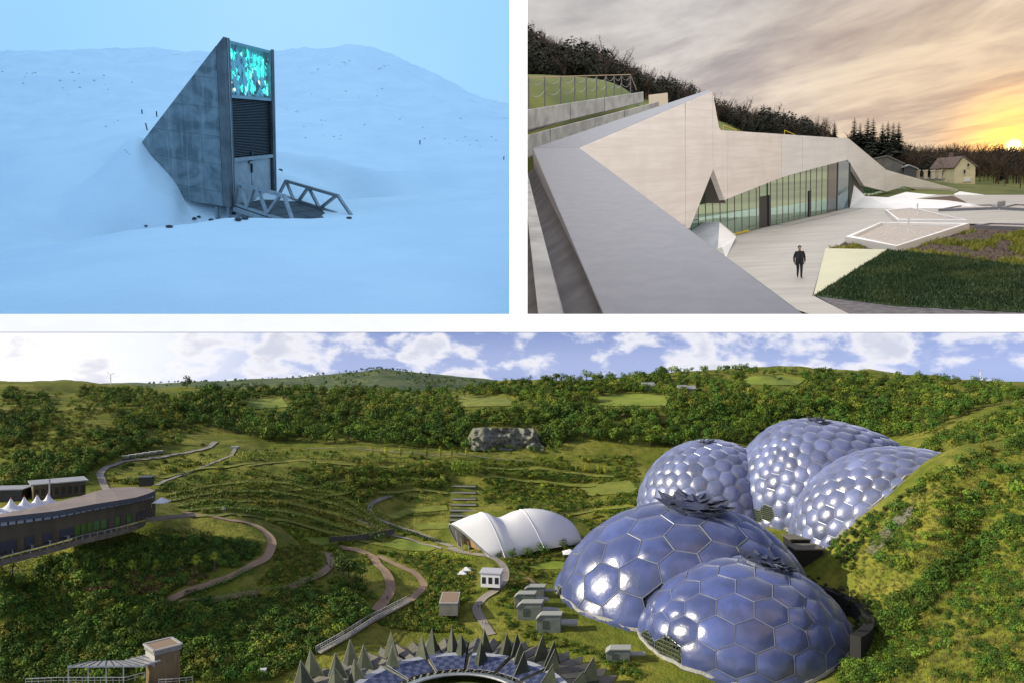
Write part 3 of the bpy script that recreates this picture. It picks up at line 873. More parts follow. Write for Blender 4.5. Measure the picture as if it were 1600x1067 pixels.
# soffits: dark undersides between the walls and the glazing
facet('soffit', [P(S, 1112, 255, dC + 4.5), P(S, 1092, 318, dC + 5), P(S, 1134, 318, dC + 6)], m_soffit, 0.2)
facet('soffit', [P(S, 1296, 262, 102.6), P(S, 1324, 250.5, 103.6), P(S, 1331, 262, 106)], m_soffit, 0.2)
# --- glazing, pane by pane
base_px = [(1068, 387), (1143, 368), (1190, 356), (1260, 340), (1300, 331), (1328, 324)]
bp = [G(S, u, v, ZG + 0.05) for u, v in base_px]
def base_at(u):
    us = [b[0] for b in base_px]
    i = max(0, min(len(us) - 2, int(np.searchsorted(us, u) - 1)))
    n = (bp[i + 1] - bp[i]).cross(Z)
    vv = np.interp(u, us, [b[1] for b in base_px])
    p = on_plane(S, u, vv, bp[i], n); p.z = ZG + 0.05
    return p, n
def top_at(u, p, n):
    vt = np.interp(u, [1068, 1137, 1221, 1292, 1328], [300, 298, 268, 248, 244])
    return on_plane(S, u, vt, p, n)
def glz(u0, u1, mt, name='glass_pane', vt=None, th=0.04, push=0.0, parent=None):
    a, n = base_at(u0); b, _ = base_at(u1)
    nn = (b - a).cross(Z).normalized()
    if nn.y < 0: nn = -nn
    ta, tb = top_at(u0, a, n), top_at(u1, b, n)
    if vt:
        ta = on_plane(S, u0, vt[0], a, n); tb = on_plane(S, u1, vt[1], b, n)
    a2, b2 = Vector((a.x, a.y, ta.z)), Vector((b.x, b.y, tb.z))
    mb = MB(); mb.prism([a + nn * push, b + nn * push, b2 + nn * push, a2 + nn * push], nn * th)
    return mb.build(S, name, mt, parent or museum)
edges = list(np.arange(1070, 1187, 11.2)) + [1187, 1200, 1204] + list(np.arange(1214, 1255, 9.0)) + [1259, 1266] + list(np.arange(1275, 1293, 8.6)) + [1293]
edges = sorted(set(round(float(e), 1) for e in edges))
for a, b in zip(edges[:-1], edges[1:]):
    if abs(a - 1187) < .2:
        d = glz(a, b, m_dark, 'door_leaf', (308, 306)); glz(a, b, m_glass, 'glass_pane', None, .02, 0.1)
        continue
    glz(a + 0.35, b - 0.35, m_glass)
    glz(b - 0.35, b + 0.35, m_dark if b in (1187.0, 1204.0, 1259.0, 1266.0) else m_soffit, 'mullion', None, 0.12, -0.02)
glz(1200, 1203, m_dark, 'door_post', (306, 305), .15, -.1)
glz(1263, 1266, m_dark, 'door_post', (299, 298), .15, -.1)
glz(1293.5, 1306.5, mat('smoked_glass', (0.03, 0.045, 0.05), 0.08, spec=0.8), 'dark_glass_pane')
glz(1306.8, 1308.2, m_dark, 'mullion', None, .2, -.05)
glz(1308.5, 1325, mat('blue_glass', (0.10, 0.20, 0.25), 0.06, spec=0.9), 'blue_glass_pane')
glz(1325.2, 1327, m_dark, 'mullion', None, .2, -.05)
# interior seen dimly through the glass
mb = MB(); 
for i in range(len(bp) - 1):
    back = Vector((2.5, 9, 0))
    a, b = bp[i] + back, bp[i + 1] + back
    mb.add([a, b, b + Z * 6, a + Z * 6], [(0, 1, 2, 3)])
    mb.add([bp[i] + Vector((0, .3, .01)), bp[i + 1] + Vector((0, .3, .01)), b + Z * .01, a + Z * .01], [(0, 1, 2, 3)])
mb.build(S, 'interior_wall', mat('interior_grey', (0.16, 0.17, 0.13), 0.8, (0.08, 0.09, 0.07), 0.4), museum)
# second strip of glazing beyond the berm
for a, b in zip(range(1331, 1385, 6), range(1337, 1386, 6)):
    facet('glass_pane', [P(S, a + .3, 250 + (a - 1331) * .7, 114 + (a - 1331) * .25), P(S, b - .3, 250 + (b - 1331) * .7, 114 + (b - 1331) * .25), P(S, b - .3, 312, 114 + (b - 1331) * .25), P(S, a + .3, 318, 114 + (a - 1331) * .25)], m_glass, 0.05)
for a, b in zip(range(1386, 1490, 8), range(1394, 1491, 8)):
    d0, d1 = 129 + (a - 1386) * .24, 129 + (b - 1386) * .24
    facet('glass_pane', [P(S, a + .3, 284 + (a - 1386) * .13, d0), P(S, b - .3, 284 + (b - 1386) * .13, d1), P(S, b - .3, 308, d1), P(S, a + .3, 310, d0)], m_glass, 0.05)
# handrails on the roof
for (u0, v0, u1, v1, d) in ((1130, 196, 1150, 203, 75), (1226, 204, 1242, 211, 92)):
    mb = MB(); a, b = P(S, u0, v0, d), P(S, u1, v1, d + 2)
    mb.bar(a, b, .06); mb.bar(a, a - Z * .9, .06); mb.bar(b, b - Z * .6, .06)
    mb.build(S, 'roof_handrail', m_yel, museum)
# angular plinth by the glass
facet('plinth_face', [P(S, 1070, 364, 64), P(S, 1088, 348.5, 67), P(S, 1124, 348.5, 65), P(S, 1121, 392, 60)], mat('shaded_white_concrete', (0.36, 0.39, 0.42), 0.6, (0.28, 0.31, 0.34), .7), .1)  # left face of the white block coloured in a bluish shade tone
facet('plinth_face', [P(S, 1124.2, 348.5, 65), P(S, 1150, 370, 66), G(S, 1134, 404, ZG), P(S, 1121.2, 392, 60)], m_wht, .1)
facet('plinth_top', [P(S, 1088, 348.3, 67.1), P(S, 1124, 348.3, 65.1), P(S, 1150, 369.6, 66.1), P(S, 1146, 366, 70)], m_wht, .05)
a, n = base_at(1144); b, _ = base_at(1170)
mb = MB(); mb.bar(a + Vector((0, -.35, .06)), b + Vector((0, -.35, .06)), .25, .12); mb.build(S, 'yellow_glow_strip', m_yel, museum)  # yellow floor glow at the glazing foot, put in as a coloured strip

# --- terrace and steps on the left
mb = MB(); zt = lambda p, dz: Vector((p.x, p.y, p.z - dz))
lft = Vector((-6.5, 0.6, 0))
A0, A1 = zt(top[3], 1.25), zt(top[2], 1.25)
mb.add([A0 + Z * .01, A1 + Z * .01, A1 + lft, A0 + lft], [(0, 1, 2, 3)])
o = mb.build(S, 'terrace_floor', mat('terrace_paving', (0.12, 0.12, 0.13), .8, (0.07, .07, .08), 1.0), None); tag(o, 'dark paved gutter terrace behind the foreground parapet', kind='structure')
mb = MB(); dv = (A1 - A0).normalized()
for k, wd, hh, nm in ((-0.75, .34, .35, 'kerb'), (-1.6, .5, .5, 'bench')):
    mb = MB(); mb.bar(A0 + Vector((k, 0, .2)) + dv * .2, A1 + Vector((k, 0, .2)), wd, hh)
    tag(mb.build(S, 'terrace_' + nm, m_step, None), 'long grey concrete %s running along the dark terrace' % nm, nm)
steps = thing(S, 'stepped_seating', P(S, 900, 210, 50), 'two tiers of grey concrete block seating below the fence', 'seating')
def dS(u, k=0): return np.interp(u, [810, 1040], [47 + k, 78 + k])
def tier(us, vt0, vt1, vb0, vb1, k, name):
    for a, b in zip(us[:-1], us[1:]):
        ft = lambda u: np.interp(u, [us[0], us[-1]], [vt0, vt1]); fb = lambda u: np.interp(u, [us[0], us[-1]], [vb0, vb1])
        V = [P(S, a + .4, ft(a), dS(a, k)), P(S, b - .4, ft(b), dS(b, k)), P(S, b - .4, fb(b), dS(b, k)), P(S, a + .4, fb(a), dS(a, k))]
        mb = MB(); mb.prism(V, Vector((-1.6, 1.6, 0)))
        bevel(mb.build(S, name, m_step, steps), .04)
tier([812, 892, 945, 1006], 173, 143.5, 206, 160, 1.5, 'upper_block')
tier([812, 860, 930, 976, 1030], 214, 159, 250, 176, 0, 'lower_block')
fence = thing(S, 'cable_fence', P(S, 900, 160, 50), 'slim metal fence with sagging cables above the stepped seating', 'fence')
fu = [826, 851, 876, 898, 916, 932, 947, 959.5, 971, 985]
tops, feet = [], []
for u in fu:
    d = dS(u, 2.6)
    tp = P(S, u, np.interp(u, [824, 985], [121.5, 117]), d); ft = P(S, u, np.interp(u, [824, 985], [171, 143]), d)
    tops.append(tp); feet.append(ft)
    mb = MB(); mb.bar(ft - Z * .2, tp, .09, .09); mb.build(S, 'post', mat('post_metal', (.16, .16, .17), .4, metal=.6), fence)
mb = MB()
for a, b in zip(tops[:-1], tops[1:]): mb.bar(a, b, .07, .07)
mb.bar(tops[-1], feet[-1] + (feet[-1] - feet[-2]) * .7, .05)
mb.build(S, 'top_rail', mat('rail_wood', (.38, .27, .18), .5), fence)
for i in range(len(tops) - 1):
    for fr in (0.55, 0.95):
        mb = MB(); pts = []
        for s in np.linspace(0, 1, 7):
            p = (tops[i] * (1 - s) + tops[i + 1] * s) * fr + (feet[i] * (1 - s) + feet[i + 1] * s) * (1 - fr)
            pts.append(p - Z * .42 * (1 - (2 * s - 1) ** 2))
        mb.tube(pts, .02, 5); mb.build(S, 'cable', m_step, fence, True)
mb = MB(); c = P(S, 1028, 158, 84); mb.obox(c, Vector((1.0, .2, 0)), Vector((-.2, 1, 0)), Z * .62)
tag(mb.build(S, 'roof_vent_block', mat('cream_render', (.68, .58, .44), .8), None), 'small cream rendered block behind the seating steps', 'block')

# --- ground sheets
def sheet(name, pts, z, mt, label, sub=0):
    V = [G(S, u, v, z) for u, v in pts]
    o = mk(S, name, V, [tuple(range(len(V)))], mt, root=(V[0].x, V[0].y, z))
    return tag(o, label, kind='structure')
sheet('plaza', [(1060, 420), (1290, 500), (1345, 500), (1272, 463), (1292, 389), (1312, 385), (1330, 372), (1395, 392), (1512, 350), (1650, 352), (1650, 305), (1330, 305), (1060, 380)], ZG, m_pave, 'pale concrete plaza in front of the museum')
# joint in the paving
mb = MB()
for a, b in (((1233, 353), (1352, 325)), ((1233, 353), (1212, 351.5)), ((1272, 463), (1293, 389))):
    pa, pb = G(S, *a, ZG), G(S, *b, ZG); mb.bar(pa + Z * .003, pb + Z * .003, .16, .012)
tag(mb.build(S, 'drain_channel', m_dark, None), 'dark drain slot across the plaza paving', 'drain')
# base ground under everything
fu_, fd_ = np.meshgrid(np.linspace(-0.62, 0.62, 90), np.exp(np.linspace(math.log(26), math.log(345), 90)), indexing='xy')
gx = (fu_ * fd_).ravel(); gy = fd_.ravel()
HP = [(815, 250, 58), (905, 240, 62), (1040, 260, 75), (1100, 300, 84), (1070, 350, 66), (1000, 330, 58),
      (824, 168, 62), (900, 158, 70), (985, 146, 84), (824, 142, 100), (900, 142, 100), (950, 142, 110), (860, 128, 135), (950, 138, 135), (824, 120, 135), (700, 150, 100), (700, 120, 160), (824, 84, 205), (880, 112, 205), (950, 130, 205), (1050, 164, 205), (1120, 190, 205), (1200, 215, 210), (1290, 236, 215),
      (1100, 250, 130), (1250, 250, 150), (1340, 255, 180), (1400, 275, 200), (1450, 285, 205), (1500, 285, 215), (1600, 288, 215), (1700, 290, 215), (1500, 297, 165), (1600, 300, 165), (1420, 290, 170),
      (1500, 306, 125), (1600, 312, 120), (1700, 315, 120), (1400, 250, 300), (1500, 255, 300), (1600, 255, 300), (1700, 255, 300), (1290, 225, 300), (1120, 175, 300), (950, 115, 300), (824, 60, 300)]
hp = [P(S, *h) for h in HP] + [Vector((x, y, -6.4)) for x in (-6, 0, 6, 12, 20) for y in (30, 45, 60, 80)] + [Vector((12, 95, -6.4)), Vector((25, 95, -6.4)), Vector((45, 95, -6.4)), Vector((40, 60, -6.4)), Vector((0, 95, -6.4))]
fB = rbf([(p.x / p.y * 4, math.log(p.y) * 2) for p in hp], [p.z for p in hp], 0.002)
def zB(x, y):
    return fB(np.c_[x / y * 4, np.log(y) * 2])
ysB = np.exp(np.linspace(math.log(26), math.log(345), 140)); ssB = np.linspace(-0.52, 0.80, 160)
YY, SS = np.meshgrid(ysB, ssB, indexing='ij'); XX = YY * SS
ZZ = zB(XX.ravel(), YY.ravel()).reshape(XX.shape) + (vnoise(XX.ravel() * .05, YY.ravel() * .05, 4).reshape(XX.shape) - .5) * np.clip((YY - 110) / 60, 0, 1) * 2
ZZ = np.where((YY < 100) & (SS > -0.17), np.minimum(ZZ, -6.3), ZZ)
XXc = XX
TB = Terrain('B', ysB, ssB, ZZ)
VV = np.stack([XX, YY, ZZ], -1).reshape(-1, 3)
VV = np.array([list(p) for p in trim('B', [Vector(v) for v in VV.tolist()])])
o = mk_np(S, 'meadow_ground', VV, grid_faces(*XX.shape), m_field, smooth=True)
tag(o, 'green meadow and hillside behind the museum', kind='structure')
# soil and lawn
sheet('soil_strip', [(1275, 463), (1345, 500), (1660, 500), (1660, 484), (1400, 477)], ZG + 0.004, mat('wet_soil', (0.05, 0.042, 0.045), .6, (.13, .12, .13), 3, bump=.06, bscale=9), 'dark wet soil strip at the foot of the lawn')
sheet('planting_soil', [(1292, 390), (1312, 384), (1330, 371), (1395, 391), (1512, 352), (1660, 352), (1660, 445), (1388, 396)], ZG + 0.012, m_soil, 'brown planting bed round the fountain basins')
lw = [G(S, 1273, 462, ZG + .03), G(S, 1400, 478, ZG + .03), G(S, 1660, 491, ZG + .03), P(S, 1660, 441, 38.5), P(S, 1600, 431, 40), P(S, 1490, 411.5, 45), P(S, 1387, 395.5, 50)]
for i in range(3, 7): lw[i].z = ZG + 0.35
mb = MB(); mb.prism(lw, -Z * 1.2)
lawn = mb.build(S, 'lawn', m_lawn, None); tag(lawn, 'sloping dark green lawn at lower right', kind='structure')
sl = [P(S, 1290, 388.5, 47), P(S, 1387.5, 395, 50), G(S, 1271, 462.5, ZG + .02)]
sl[0].z = ZG + .1; sl[0] = G(S, 1290, 388.5, ZG + .45); sl[1] = Vector((lw[6].x, lw[6].y, lw[6].z + .03))
mb = MB(); mb.prism(sl, -Z * .5)
tag(mb.build(S, 'triangular_slab', board_concrete('slab_concrete', (.60, .585, .40), (.52, .51, .35)), None), 'pale yellowish triangular concrete slab beside the lawn', 'slab')
# grass blades and bed plants: uncountable
def in_poly(x, y, poly):
    c = np.zeros(len(x), bool); n = len(poly)
    for i in range(n):
        x1, y1 = poly[i]; x2, y2 = poly[(i + 1) % n]
        k = ((y1 > y) != (y2 > y)) & (x < (x2 - x1) * (y - y1) / (y2 - y1 + 1e-12) + x1)
        c ^= k
    return c
def blades(pts, hmin, hmax, wd, lean, k=1, seed=1):
    r = np.random.default_rng(seed); n = len(pts)
    an = r.uniform(0, 6.28, n); h = r.uniform(hmin, hmax, n)
    dx, dy = np.cos(an) * wd, np.sin(an) * wd
    l = r.normal(0, lean, (n, 2)) * h[:, None]
    a = pts + np.c_[dx, dy, np.zeros(n)]; b = pts - np.c_[dx, dy, np.zeros(n)]; c = pts + np.c_[l, h]
    V = np.stack([a, b, c], 1).reshape(-1, 3)
    return V, np.arange(3 * n).reshape(-1, 3)
r_ = np.random.default_rng(4)
lx_, ly_ = r_.uniform(0, 15, 60000), r_.uniform(29, 52, 60000)
ok = in_poly(lx_, ly_, [(p.x, p.y) for p in lw]); lx_, ly_ = lx_[ok], ly_[ok]
nl = (lw[4] - lw[0]).cross(lw[6] - lw[0])
def lz(x, y):   # surface of the lawn
    best = np.full(len(x), ZG + .02)
    f = rbf([(p.x, p.y) for p in lw], [p.z for p in lw]); return f(np.c_[x, y])
V, Fc = blades(np.c_[lx_, ly_, lz(lx_, ly_) - .01], .06, .20, .028, .4, seed=2)
m_blade = mat('grass_blade', (0.020, 0.055, 0.012), .8, (.085, .115, .03), .35, lo=.42, hi=.72)
o = mk_np(S, 'lawn_grass', V, Fc, m_blade, root=(8, 40, ZG)); tag(o, 'short dark green grass on the sloping lawn', 'grass', kind='stuff')
bu, bv = r_.uniform(1295, 1640, 9000), r_.uniform(353, 441, 9000)
ok = in_poly(bu, bv, [(1296, 389), (1330, 373), (1395, 393), (1512, 362), (1640, 362), (1640, 438), (1388, 396)])
bu, bv = bu[ok], bv[ok]
ok = vnoise(bu * .03, bv * .11, 8, 4) > 0.52; bu, bv = bu[ok], bv[ok]
pb = np.array([list(G(S, float(a), float(b), ZG + .01)) for a, b in zip(bu, bv)])
pb = np.repeat(pb, 5, 0) + np.c_[r_.normal(0, .10, (len(pb) * 5, 2)), np.zeros(len(pb) * 5)]
V, Fc = blades(pb, .08, .34, .045, .5, seed=5)
o = mk_np(S, 'bed_plants', V, Fc, mat('bed_leaf', (0.16, 0.20, 0.02), .7, (.30, .29, .035), .5), root=(14, 55, ZG)); tag(o, 'low yellow-green seedlings in the brown bed', 'seedlings', kind='stuff')
cb = np.c_[r_.uniform(1300, 1640, 2600), r_.uniform(356, 440, 2600)]
cb = cb[in_poly(cb[:, 0], cb[:, 1], [(1296, 389), (1330, 373), (1395, 393), (1512, 362), (1640, 362), (1640, 438), (1388, 396)])]
pc = np.array([list(G(S, float(a), float(b), ZG)) for a, b in cb])
n = len(pc); s_ = r_.uniform(.04, .14, (n, 1))
V = np.stack([pc + s_ * np.array([[1, 0, 0]]), pc + s_ * np.array([[-.5, .8, 0]]), pc + s_ * np.array([[-.5, -.8, 0]]), pc + s_ * np.array([[0.1, 0, .9]])], 1).reshape(-1, 3)
i4 = np.arange(n)[:, None, None] * 4
Fc = (i4 + np.array([[0, 1, 3], [1, 2, 3], [2, 0, 3]])[None]).reshape(-1, 3)
o = mk_np(S, 'soil_clods', V, Fc, m_soil, root=(14, 55, ZG)); tag(o, 'rough brown clods over the planting bed', 'soil', kind='stuff')

# --- fountain basins
def basin(pts, h, th, label, spout=None, mt=m_wht, inner=m_gravel):
    V = [G(S, u, v, ZG + h) for u, v in pts]
    c = sum(V, Vector()) / len(V)
    b = thing(S, 'fountain_basin', Vector((c.x, c.y, ZG)), label, 'basin', 'basins beside the plaza')
    n = len(V)
    inn = [c + (p - c) * (1 - th / max(1.0, (p - c).length)) for p in V]
    for i in range(n):
        j = (i + 1) % n
        mb = MB(); mb.hexa([Vector((q.x, q.y, ZG - .05)) for q in (V[i], V[j], inn[j], inn[i])] + [V[i], V[j], inn[j], inn[i]])
        mb.build(S, 'rim_wall', mt, b)
    mk(S, 'basin_floor', [Vector((p.x, p.y, ZG + h * .55)) for p in inn], [tuple(range(n))], inner, b)
    if spout:
        p = G(S, *spout, ZG + h * .55)
        mb = MB(); mb.tube([p, p + Z * .5, p + Z * .95, p + Z * 1.15], [.07, .05, .08, .02], 8)
        mb.build(S, 'water_jet', mat('water_jet', (.7, .7, .68), .2, spec=.8), b, True)
basin([(1321, 370), (1376, 347.5), (1515, 349), (1401, 385)], .5, .55, 'larger white fountain basin nearest the soil bed, with a jet', (1419, 364))
basin([(1383, 328), (1424, 324.5), (1512, 344), (1402, 343.5)], .35, .7, 'smaller fountain basin behind the large one, with a jet', (1433, 336))
basin([(1522, 352), (1545, 348.5), (1680, 352), (1680, 358)], .25, .35, 'low pale basin at the right edge beyond the bed', None, m_cap)
basin([(1466, 327), (1500, 321), (1556, 319.5), (1560, 324)], .25, .5, 'thin low basin behind the smaller fountain', None, m_cap)
basin([(1562, 324), (1585, 319), (1680, 324), (1680, 330)], .25, .5, 'thin low basin at the far right edge', None, m_cap)
mb = MB(); p = G(S, 1564, 325, ZG); mb.obox(p + Z * .35, Vector((.3, 0, 0)), Vector((0, .3, 0)), Z * .35)
tag(bevel(mb.build(S, 'bollard', m_step, None), .08), 'short grey bollard between the two thin basins', 'bollard')
# berms and paths
bmz = thing(S, 'concrete_berm', G(S, 1329, 325, ZG), 'white folded concrete berm with a pointed upstand beyond the glazing', 'berm')
bA, bB_, bC_, bD, bE, bF = G(S, 1328, 325.5, ZG + .01), P(S, 1334.5, 290, 106), P(S, 1352, 307, 104), P(S, 1480, 313.5, 101), G(S, 1562, 325, ZG + .01), G(S, 1400, 326.5, ZG + .01)
def solid(V, depth, nm, mt, par):
    mb = MB(); mb.prism(V, Vector((0, depth, -.02))); return mb.build(S, nm, mt, par)
solid([bA, bB_, bC_], .5, 'upstand', m_wht, bmz)
solid([bA + Vector((0, -.02, 0)), bC_ + Vector((0, -.02, 0)), bD, bE, bF], .5, 'ramp_face', m_wht, bmz)
m_berm2 = thing(S, 'concrete_berm', P(S, 1420, 306, 118), 'small low white berm below the far facet wall', 'berm')
solid([P(S, 1384, 310, 116), P(S, 1416, 300.5, 119), P(S, 1450, 304, 120), P(S, 1492, 306.5, 122), P(S, 1440, 311, 115)], .4, 'ramp_face', m_wht, m_berm2)
def patch(name, pts, mt, label):
    V = [P(S, *p) for p in pts]
    o = mk(S, name, V, [tuple(range(len(V)))], mt); return tag(o, label, kind='structure')
patch('red_soil_bed', [(1428, 311.6, 105), (1492, 305.8, 116), (1592, 321, 92), (1562, 322.5, 93), (1480, 314, 100)], m_soil2, 'bare reddish soil bed between the white berms')
patch('white_path', [(1490, 303.8, 121), (1500, 299.5, 128), (1660, 322, 100), (1660, 334, 84), (1594, 322.5, 91), (1494, 306, 115)], m_wht, 'pale path curving off to the right')

# --- house, barn, shed
def bld(name, label, cat, d, gx0, gx1, vb, ve, apex, wallm, roofm, side=None):
    base = P(S, (gx0 + gx1) / 2, vb, d)
    h = thing(S, name, base, label, cat)
    a, b = P(S, gx0, vb, d), P(S, gx1, vb + .4, d); ta, tb = P(S, gx0, ve[0], d), P(S, gx1, ve[1], d); ap = P(S, *apex, d)
    dep = side
    a = a - Z * 1; b = b - Z * 1
    mb = MB(); mb.prism([a, b, tb, ap, ta], dep); mb.build(S, 'wall', wallm, h)
    for p, q in ((ta, ap), (ap, tb)):
        dr = (q - p).normalized(); nn = dep.cross(dr).normalized()
        if nn.z < 0: nn = -nn
        ov = dr * .45 if p is ta else dr * 0
        ov2 = dr * .45 if q is tb else dr * 0
        f = -dep.normalized() * .35
        mb = MB(); mb.hexa([p - ov + f, q + ov2 + f, q + ov2 + dep - f, p - ov + dep - f, p - ov + f + nn * .25, q + ov2 + f + nn * .25, q + ov2 + dep - f + nn * .25, p - ov + dep - f + nn * .25])
        mb.build(S, 'roof', roofm, h)
    return h, dep
m_hw = mat('house_render', (.72, .64, .42), .8, (.62, .55, .36), .8); m_tile = mat('roof_tile', (.12, .085, .07), .8, (.17, .12, .10), 1.5)
hs, dp = bld('house', 'cream rendered two-storey house with a dark gable roof', 'house', 205, 1491.6, 1524, 284, (261, 260), (1504, 245.5), m_hw, m_tile, Vector((-3.3, 9, 0)))
m_win = mat('window_dark', (.03, .03, .035), .2)
for (u, v, w, h, nm) in ((1513, 258.5, 2.2, 4.2, 'window'), (1507, 269, 2.2, 5.5, 'window'), (1511, 280.5, 8, 4.5, 'garage_door')):
    c = P(S, u, v, 204.9); k = 205 / 1210
    mb = MB(); mb.obox(c, Vector((w * k / 2, 0, 0)), Vector((0, .1, 0)), Z * h * k / 2); w_ = mb.build(S, nm, m_win if nm == 'window' else m_wht, hs)
    mb = MB(); mb.obox(c - Z * (h * k / 2 + .1), Vector((w * k / 2 + .1, 0, 0)), Vector((0, .16, 0)), Z * .08); mb.build(S, 'sill', m_wht, w_)
c = P(S, 1486, 246, 211); mb = MB(); mb.obox(c, Vector((.45, 0, 0)), Vector((0, .45, 0)), Z * 1.1); mb.build(S, 'chimney', m_tile, hs)
m_bw = mat('barn_grey', (.17, .165, .16), .9, (.12, .115, .11), .6)
bld('barn', 'low grey barn with a shallow roof behind the white facets', 'barn', 190, 1366, 1411, 274, (249, 256), (1386, 244.5), m_bw, mat('barn_roof', (.16, .155, .155), .8), Vector((1.5, 12, 0)))
bld('shed', 'small dark shed with a pale roof between barn and pillars', 'shed', 188, 1412.5, 1432, 279, (262, 264), (1421, 259.5), mat('shed_wall', (.07, .075, .085), .8), mat('shed_roof', (.30, .31, .34), .6), Vector((.5, 6, 0)))
for i, (u, lb) in enumerate(((1434, 'pale gate pillar nearest the dark shed'), (1446, 'second pale gate pillar counting from the dark shed'), (1457.6, 'third pale gate pillar counting from the dark shed'), (1468.7, 'pale gate pillar nearest the cream house'))):
    a = P(S, u, 280, 192); b = P(S, u, 267, 192)
    mb = MB(); mb.bar(a, b, .75, .75); mb.obox(b, Vector((.5, 0, 0)), Vector((0, .5, 0)), Z * .12)
    tag(mb.build(S, 'gate_pillar', mat('pillar_stone', (.55, .48, .38), .8), None), lb, 'pillar', 'gate pillars by the house')
mb = MB(); mb.bar(P(S, 1431, 279, 193), P(S, 1476, 281, 193), .3, .7); tag(mb.build(S, 'garden_wall', m_step, None), 'low garden wall joining the pillars', 'wall')

# --- trees
def leaf_cloud(name, lobes, n, size, mt, seed, flat=0.0, trunk=None, aspect=0.6, extra=None, surf=0.55):
    """a crown of many small leaf faces spread through overlapping lobes; lobes: (x, y, z, rx, ry, rz)"""
    r = np.random.default_rng(seed)
    L = np.array(lobes, float); wgt = L[:, 3] * L[:, 4] * L[:, 5]; wgt /= wgt.sum()
    k = r.choice(len(L), n, p=wgt)
    d = r.normal(size=(n, 3)); d /= np.linalg.norm(d, axis=1)[:, None]
    rad = r.uniform(surf, 1.0, (n, 1)) ** 0.7
    c = L[k, :3] + d * rad * L[k, 3:]
    nrm = d + r.normal(0, .30, (n, 3)) + np.array([0, 0, .15]); nrm /= np.linalg.norm(nrm, axis=1)[:, None]
    t1 = np.cross(nrm, r.normal(size=(n, 3))); t1 /= np.linalg.norm(t1, axis=1)[:, None]
    t2 = np.cross(nrm, t1)
    s = (r.uniform(.55, 1.3, (n, 1)) * size)
    V = np.stack([c - t1 * s, c - t2 * s * aspect, c + t1 * s, c + t2 * s * aspect], 1).reshape(-1, 3)
    Fc = np.arange(4 * n).reshape(-1, 4)
    me = bpy.data.meshes.new(name)
    TV, TF = ([], [])
    if trunk:
        TV, TF = trunk.v, trunk.f
    allV = np.concatenate([V, np.array([list(p) for p in TV]).reshape(-1, 3)])
    faces = [tuple(int(i) for i in f) for f in Fc] + [tuple(i + len(V) for i in f) for f in TF]
    me.from_pydata(allV.tolist(), [], faces)
    me.materials.append(mt)
    if trunk:
        me.materials.append(m_bark)
        me.polygons.foreach_set('material_index', [0] * len(Fc) + [1] * len(TF))
    me.update()
    return me
m_bark = mat('bark', (.075, .055, .04), .9, (.12, .09, .065), 3)
def twig_tree(name, seed, h, mt, spread=.42):
    """a leafless tree: trunk, limbs and a haze of fine twigs"""
    r = random.Random(seed); tb = MB()
    tb.tube([(0, 0, -.3), (0, 0, h * .3), (r.uniform(-.2, .2), 0, h * .55)], [h * .028, h * .02, h * .012], 6)
    V = []; Fc = []
    for i in range(9):
        an = 6.28 * i / 9 + r.random(); z0 = h * r.uniform(.25, .5)
        tip = Vector((math.cos(an) * h * spread * r.uniform(.5, 1), math.sin(an) * h * spread * r.uniform(.5, 1), h * r.uniform(.65, 1)))
        a = Vector((0, 0, z0)); mid_ = a.lerp(tip, .5) + Vector((0, 0, h * .05))
        tb.tube([a, mid_, tip], [h * .012, h * .007, h * .002], 4, False)
        for j in range(26):
            s = r.uniform(.3, 1.05); p = a.lerp(tip, s)
            dd = Vector((r.gauss(0, 1), r.gauss(0, 1), abs(r.gauss(.5, .7)))).normalized() * h * r.uniform(.07, .17)
            w = Vector((r.gauss(0, 1), r.gauss(0, 1), 0)).normalized() * h * .0045
            tb.add([p - w, p + w, p + dd], [(0, 1, 2)])
    me = bpy.data.meshes.new(name); me.from_pydata([tuple(v) for v in tb.v], [], tb.f); me.materials.append(mt); me.update()
    return me
def conifer_mesh(name, seed, h, wd, mt):
    r = random.Random(seed); tb = MB()
    V, Fc = [], []
    nw = 22
    for i in range(nw):
        z = h * (.10 + .88 * i / nw); rad = wd * (1 - (i / nw)) ** .8 * r.uniform(.8, 1.1) + .08
        for j in range(15):
            an = r.uniform(0, 6.28); ra = rad * r.uniform(.55, 1.1)
            d = Vector((math.cos(an), math.sin(an), 0)); s = Vector((-d.y, d.x, 0)) * ra * .36
            k = len(V); tip = d * ra + Vector((0, 0, z - ra * .28))
            V += [Vector((0, 0, z + .1)), d * ra * .6 + s + Vector((0, 0, z - ra * .12)), tip, d * ra * .6 - s + Vector((0, 0, z - ra * .2))]
            Fc.append((k, k + 1, k + 2, k + 3))
    tb.tube([(0, 0, -.4), (0, 0, h * .95)], [h * .02, .02], 6)
    me = bpy.data.meshes.new(name); me.from_pydata([tuple(v) for v in V] + [tuple(v) for v in tb.v], [], Fc + [tuple(i + len(V) for i in f) for f in tb.f])
    me.materials.append(mt); me.materials.append(m_bark)
    me.polygons.foreach_set('material_index', [0] * len(Fc) + [1] * len(tb.f)); me.update()
    return me
_split = {}
def split_mesh(me):
    if me.name not in _split:
        out = []
        for mi in (0, 1):
            pol = [p for p in me.polygons if p.material_index == mi]
            ids = sorted({v for p in pol for v in p.vertices}); mp = {v: k for k, v in enumerate(ids)}
            out.append(new_mesh(('crown', 'trunk')[mi], [me.vertices[v].co for v in ids], [tuple(mp[v] for v in p.vertices) for p in pol], me.materials[mi]))
        _split[me.name] = out
    return _split[me.name]
